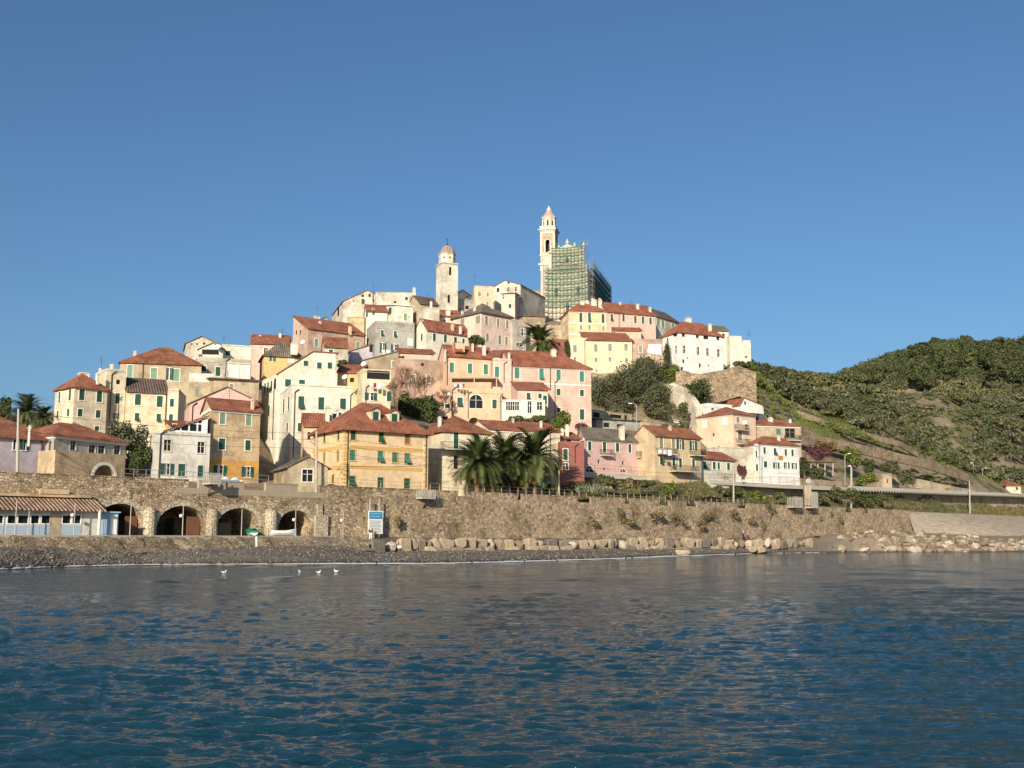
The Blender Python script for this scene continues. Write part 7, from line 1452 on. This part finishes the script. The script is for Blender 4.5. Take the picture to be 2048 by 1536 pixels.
for i, (px, py, Y, lb) in enumerate([(728, 729, 190, 'white dish above the small shaded red roof'), (896, 790, 204, 'white dish beside the leafless russet bush'), (438, 695, 198.5, 'white dish on the gabled loggia house'), (606, 685, 206, 'white dish next to the grey hipped roof'), (1490, 846, 231, 'white dish on the balcony of the peach three storey house'), (690, 755, 184, 'white dish on the flat roof edge behind the cream apartment house')]): dish_on(lb, px, py, Y)
def laundry(label, px0, px1, py, Y, cols):
    a = at(px0, py, Y); b = at(px1, py, Y); t = thing('clothes_line', label, 'laundry', a); m = MB(); m.tube(a, b, .015, .015, 4); m.build('line', 'metal', t)
    for i, c_ in enumerate(cols):
        f0 = (i + .15) / len(cols); f1 = (i + .85) / len(cols); p0 = a.lerp(b, f0); p1 = a.lerp(b, f1); h = .5 + .25 * ((i * 7) % 3); m = MB(); n_ = Vector((p1.y - p0.y, p0.x - p1.x, 0)).normalized(); m.prism([p0, p1, p1 - ZV * h + n_ * .06, p0 - ZV * h], n_ * .02); m.build('cloth', c_, t)
laundry('washing hung below the teal shuttered peach terrace', 908, 930, 768, 203.5, ['cwhite', 'cblue', 'cwhite', 'cred'])
laundry('washing line on the balcony of the ochre house', 1315, 1344, 900, 195.5, ['cwhite', 'bluep', 'cwhite'])
laundry('washing line under the loggia of the peach house', 738, 770, 766, 183.0, ['cwhite', 'cred', 'cwhite', 'bluep'])
laundry('washing line before the grey battlemented house', 762, 790, 700, 238.0, ['cwhite', 'cwhite', 'cblue'])
# ================================================================== people
def person(label, px, Y, zf, h, face, jacket, trousers, pose='stand'):
    p = Vector(((px - 1024) / F * Y, Y, zf)); k = h / 1.75
    def body(name, verts, edges, rad, mat, parent):
        me = bpy.data.meshes.new(name); me.from_pydata([tuple(Vector(v) * k) for v in verts], edges, []); me.skin_vertices.new() if hasattr(me, 'skin_vertices') and len(me.skin_vertices) == 0 and hasattr(me.skin_vertices, 'new') else None
        o = bpy.data.objects.new(name, me); COL.objects.link(o); o.modifiers.new('skin', 'SKIN')
        sd = me.skin_vertices[0].data
        for i, r_ in enumerate(rad): sd[i].radius = (r_ * k, r_ * k)
        sd[0].use_root = True; s = o.modifiers.new('sub', 'SUBSURF'); s.levels = 1; s.render_levels = 2; me.materials.append(M(mat)); 
        if parent: o.parent = parent
        return o
    if pose == 'stand':
        J = dict(pel=(0, 0, .95), wa=(0, 0, 1.1), ch=(0, 0, 1.35), ne=(0, 0, 1.50), he=(0, -.02, 1.60), top=(0, 0, 1.72), sl=(-.19, 0, 1.42), el=(-.25, .02, 1.15), wl=(-.24, -.08, .90), sr=(.19, 0, 1.42), er=(.25, .02, 1.15), wr=(.22, -.12, .92), hl=(-.1, 0, .9), kl=(-.11, -.03, .5), al=(-.11, .02, .09), tl=(-.12, -.17, .03), hr=(.1, 0, .9), kr=(.11, -.02, .5), ar=(.12, .03, .09), tr=(.13, -.16, .03))
    else:
        J = dict(pel=(0, 0, .42), wa=(0, .03, .56), ch=(0, .02, .82), ne=(0, -.01, .98), he=(0, -.05, 1.08), top=(0, -.03, 1.20), sl=(-.19, 0, .90), el=(-.24, -.1, .64), wl=(-.14, -.32, .56), sr=(.19, 0, .90), er=(.24, -.1, .64), wr=(.14, -.32, .56), hl=(-.1, -.05, .42), kl=(-.13, -.46, .46), al=(-.12, -.50, .09), tl=(-.12, -.66, .03), hr=(.1, -.05, .42), kr=(.13, -.46, .46), ar=(.12, -.52, .09), tr=(.12, -.68, .03))
    names = list(J); V = [J[n] for n in names]; ix = {n: i for i, n in enumerate(names)}; R0 = dict(pel=.13, wa=.115, ch=.135, ne=.055, he=.095, top=.075, sl=.06, el=.042, wl=.03, sr=.06, er=.042, wr=.03, hl=.09, kl=.058, al=.04, tl=.03, hr=.09, kr=.058, ar=.04, tr=.03); rad = [R0[n] for n in names]
    E_ = [(ix[a], ix[b]) for a, b in (('pel', 'wa'), ('wa', 'ch'), ('ch', 'ne'), ('ne', 'he'), ('he', 'top'), ('ch', 'sl'), ('sl', 'el'), ('el', 'wl'), ('ch', 'sr'), ('sr', 'er'), ('er', 'wr'), ('pel', 'hl'), ('hl', 'kl'), ('kl', 'al'), ('al', 'tl'), ('pel', 'hr'), ('hr', 'kr'), ('kr', 'ar'), ('ar', 'tr'))]
    for w_, sg in (('wl', -1), ('wr', 1)):       # palm, four fingers and a thumb on each hand
        wx, wy, wz = J[w_]; V.append((wx, wy - .03, wz - .06)); rad.append(.026); pi = len(V) - 1; E_.append((ix[w_], pi))
        for j in range(4):
            fx = (j - 1.5) * .016; V.append((wx + fx, wy - .05, wz - .10)); rad.append(.009); V.append((wx + fx * 1.1, wy - .07, wz - .145 + .008 * abs(j - 1.3))); rad.append(.008); n_ = len(V); E_ += [(pi, n_ - 2), (n_ - 2, n_ - 1)]
        V.append((wx - sg * .03, wy - .06, wz - .08)); rad.append(.010); E_.append((pi, len(V) - 1))
    V.append((0, J['he'][1] - .11, J['he'][2])); rad.append(.014); E_.append((ix['he'], len(V) - 1))
    root = body('person', V, E_, rad, 'skin', None); root.location = p; root.rotation_euler = (0, 0, face); tag(root, label, 'person')
    def sub(name, ns, mat, add):
        vs = [J[n] for n in ns]; li = {n: i for i, n in enumerate(ns)}; es = [(li[names[a]], li[names[b]]) for a, b in E_ if a < len(names) and b < len(names) and names[a] in li and names[b] in li]; body(name, vs, es, [R0[n] + add for n in ns], mat, root)
    sub('jacket', ['wa', 'pel', 'ch', 'sl', 'el', 'wl', 'sr', 'er', 'wr'], jacket, .022); sub('trousers', ['pel', 'hl', 'kl', 'al', 'hr', 'kr', 'ar'], trousers, .02); sub('shoes', ['al', 'tl'], 'cblack', .018); sub('shoes', ['ar', 'tr'], 'cblack', .018)
    hv = [(0, J['he'][1] + .03, J['he'][2] + .02), (0, J['top'][1] + .03, J['top'][2] + .02)]; body('hair', hv, [(0, 1)], [.092, .075], 'cbrown', root); return root
person('person in black top and white trousers before the notice board', 744, WY(744) - 2.2, 2.45, 1.75, .3, 'cblack', 'cwhite')
person('person in dark red jacket sitting against the boulder row', 819, WY(819) - 5.9, 1.0, 1.75, -.3, 'cred', 'cblack', 'sit')
person('person in white shirt crouching on the shingle near the boulders', 801, WY(801) - 6.2, .9, 1.7, .4, 'cwhite', 'cbrown', 'sit')
person('person in blue jacket standing on top of the boulder row', 1482, WY(1482) - 2.6, 2.6, 1.7, 0, 'cblue', 'cblack')
person('person in red seated beside the one in blue', 1491, WY(1491) - 2.4, 2.6, 1.7, .5, 'cred', 'cred', 'sit')
person('person in dark red jacket leaning by the lower boulders', 1461, WY(1461) - 6.0, 1.0, 1.7, -.4, 'cred', 'cblue')
person('person in brown coat walking near the eastern rocks', 1617, WY(1617) - 3, 2.6, 1.75, .6, 'cbrown', 'cbrown')
# dark dog lying beside the walker
p = Vector(((1628 - 1024) / F * (WY(1628) - 3), WY(1628) - 3, 2.75)); me = bpy.data.meshes.new('dog'); vs = [(0, 0, .42), (-.35, 0, .44), (-.5, 0, .58), (-.66, 0, .6), (.38, 0, .42), (.6, 0, .55), (-.32, -.1, .2), (-.34, -.1, .03), (-.32, .1, .2), (-.3, .1, .03), (.36, -.1, .24), (.42, -.1, .14), (.38, -.1, .03), (.36, .1, .24), (.42, .1, .14), (.38, .1, .03), (-.5, -.07, .7), (-.5, .07, .7)]
me.from_pydata(vs, [(0, 1), (1, 2), (2, 3), (0, 4), (4, 5), (1, 6), (6, 7), (1, 8), (8, 9), (4, 10), (10, 11), (11, 12), (4, 13), (13, 14), (14, 15), (2, 16), (2, 17)], []); o = bpy.data.objects.new('dog', me); COL.objects.link(o); o.modifiers.new('skin', 'SKIN')
for i, r_ in enumerate([.15, .17, .10, .05, .13, .03, .06, .03, .06, .03, .07, .04, .03, .07, .04, .03, .025, .025]): me.skin_vertices[0].data[i].radius = (r_, r_)
me.skin_vertices[0].data[0].use_root = True; o.modifiers.new('sub', 'SUBSURF').render_levels = 2; me.materials.append(M('cblack')); o.location = p; tag(o, 'small dark dog beside the walker in brown', 'dog')
# gulls on the water
for i, (px, py, rz, lb) in enumerate([(448, 1144, .4, 'lone white gull floating apart on the water'), (599, 1143, 2.2, 'first white gull of the floating trio'), (637, 1144, -.3, 'middle white gull of the floating trio'), (672, 1142, 2.8, 'last white gull of the floating trio')]):
    p = on_z(px, py + 2, 0); g0 = thing('gull', lb, 'gull', p); s = .62; c_, s_ = math.cos(rz), math.sin(rz)
    def T(v): v = Vector(v) * s; return tuple(p + Vector((v.x * c_ - v.y * s_, v.x * s_ + v.y * c_, v.z)))
    def ell(m, c, r, n=10, mm=7):
        q = MB(); q.lathe((0, 0, 0), [(max(.01, math.sin(math.pi * i / mm)), -math.cos(math.pi * i / mm)) for i in range(mm + 1)], n); b0 = len(m.v); m.v += [T((c[0] + v[0] * r[0], c[1] + v[1] * r[1], c[2] + v[2] * r[2])) for v in q.v]; m.f += [tuple(b0 + k for k in f) for f in q.f]
    m = MB(); ell(m, (0, 0, .08), (.24, .10, .10)); ell(m, (.2, 0, .2), (.06, .055, .12)); ell(m, (.23, 0, .3), (.075, .06, .06)); m.prism([T((-.2, -.05, .1)), T((-.2, .05, .1)), T((-.42, 0, .17))], ZV * .03); m.build('body', 'gull', g0, True)
    m = MB(); m.prism([T((.29, -.015, .29)), T((.29, .015, .29)), T((.37, 0, .28))], ZV * .02); m.build('beak', 'orange', g0)
    for sg in (-1, 1): m = MB(); m.prism([T((.12, sg * .095, .14)), T((-.02, sg * .11, .2)), T((-.38, sg * .03, .2)), T((-.1, sg * .1, .08))], ZV * .02); m.build('wing', 'metal', g0)
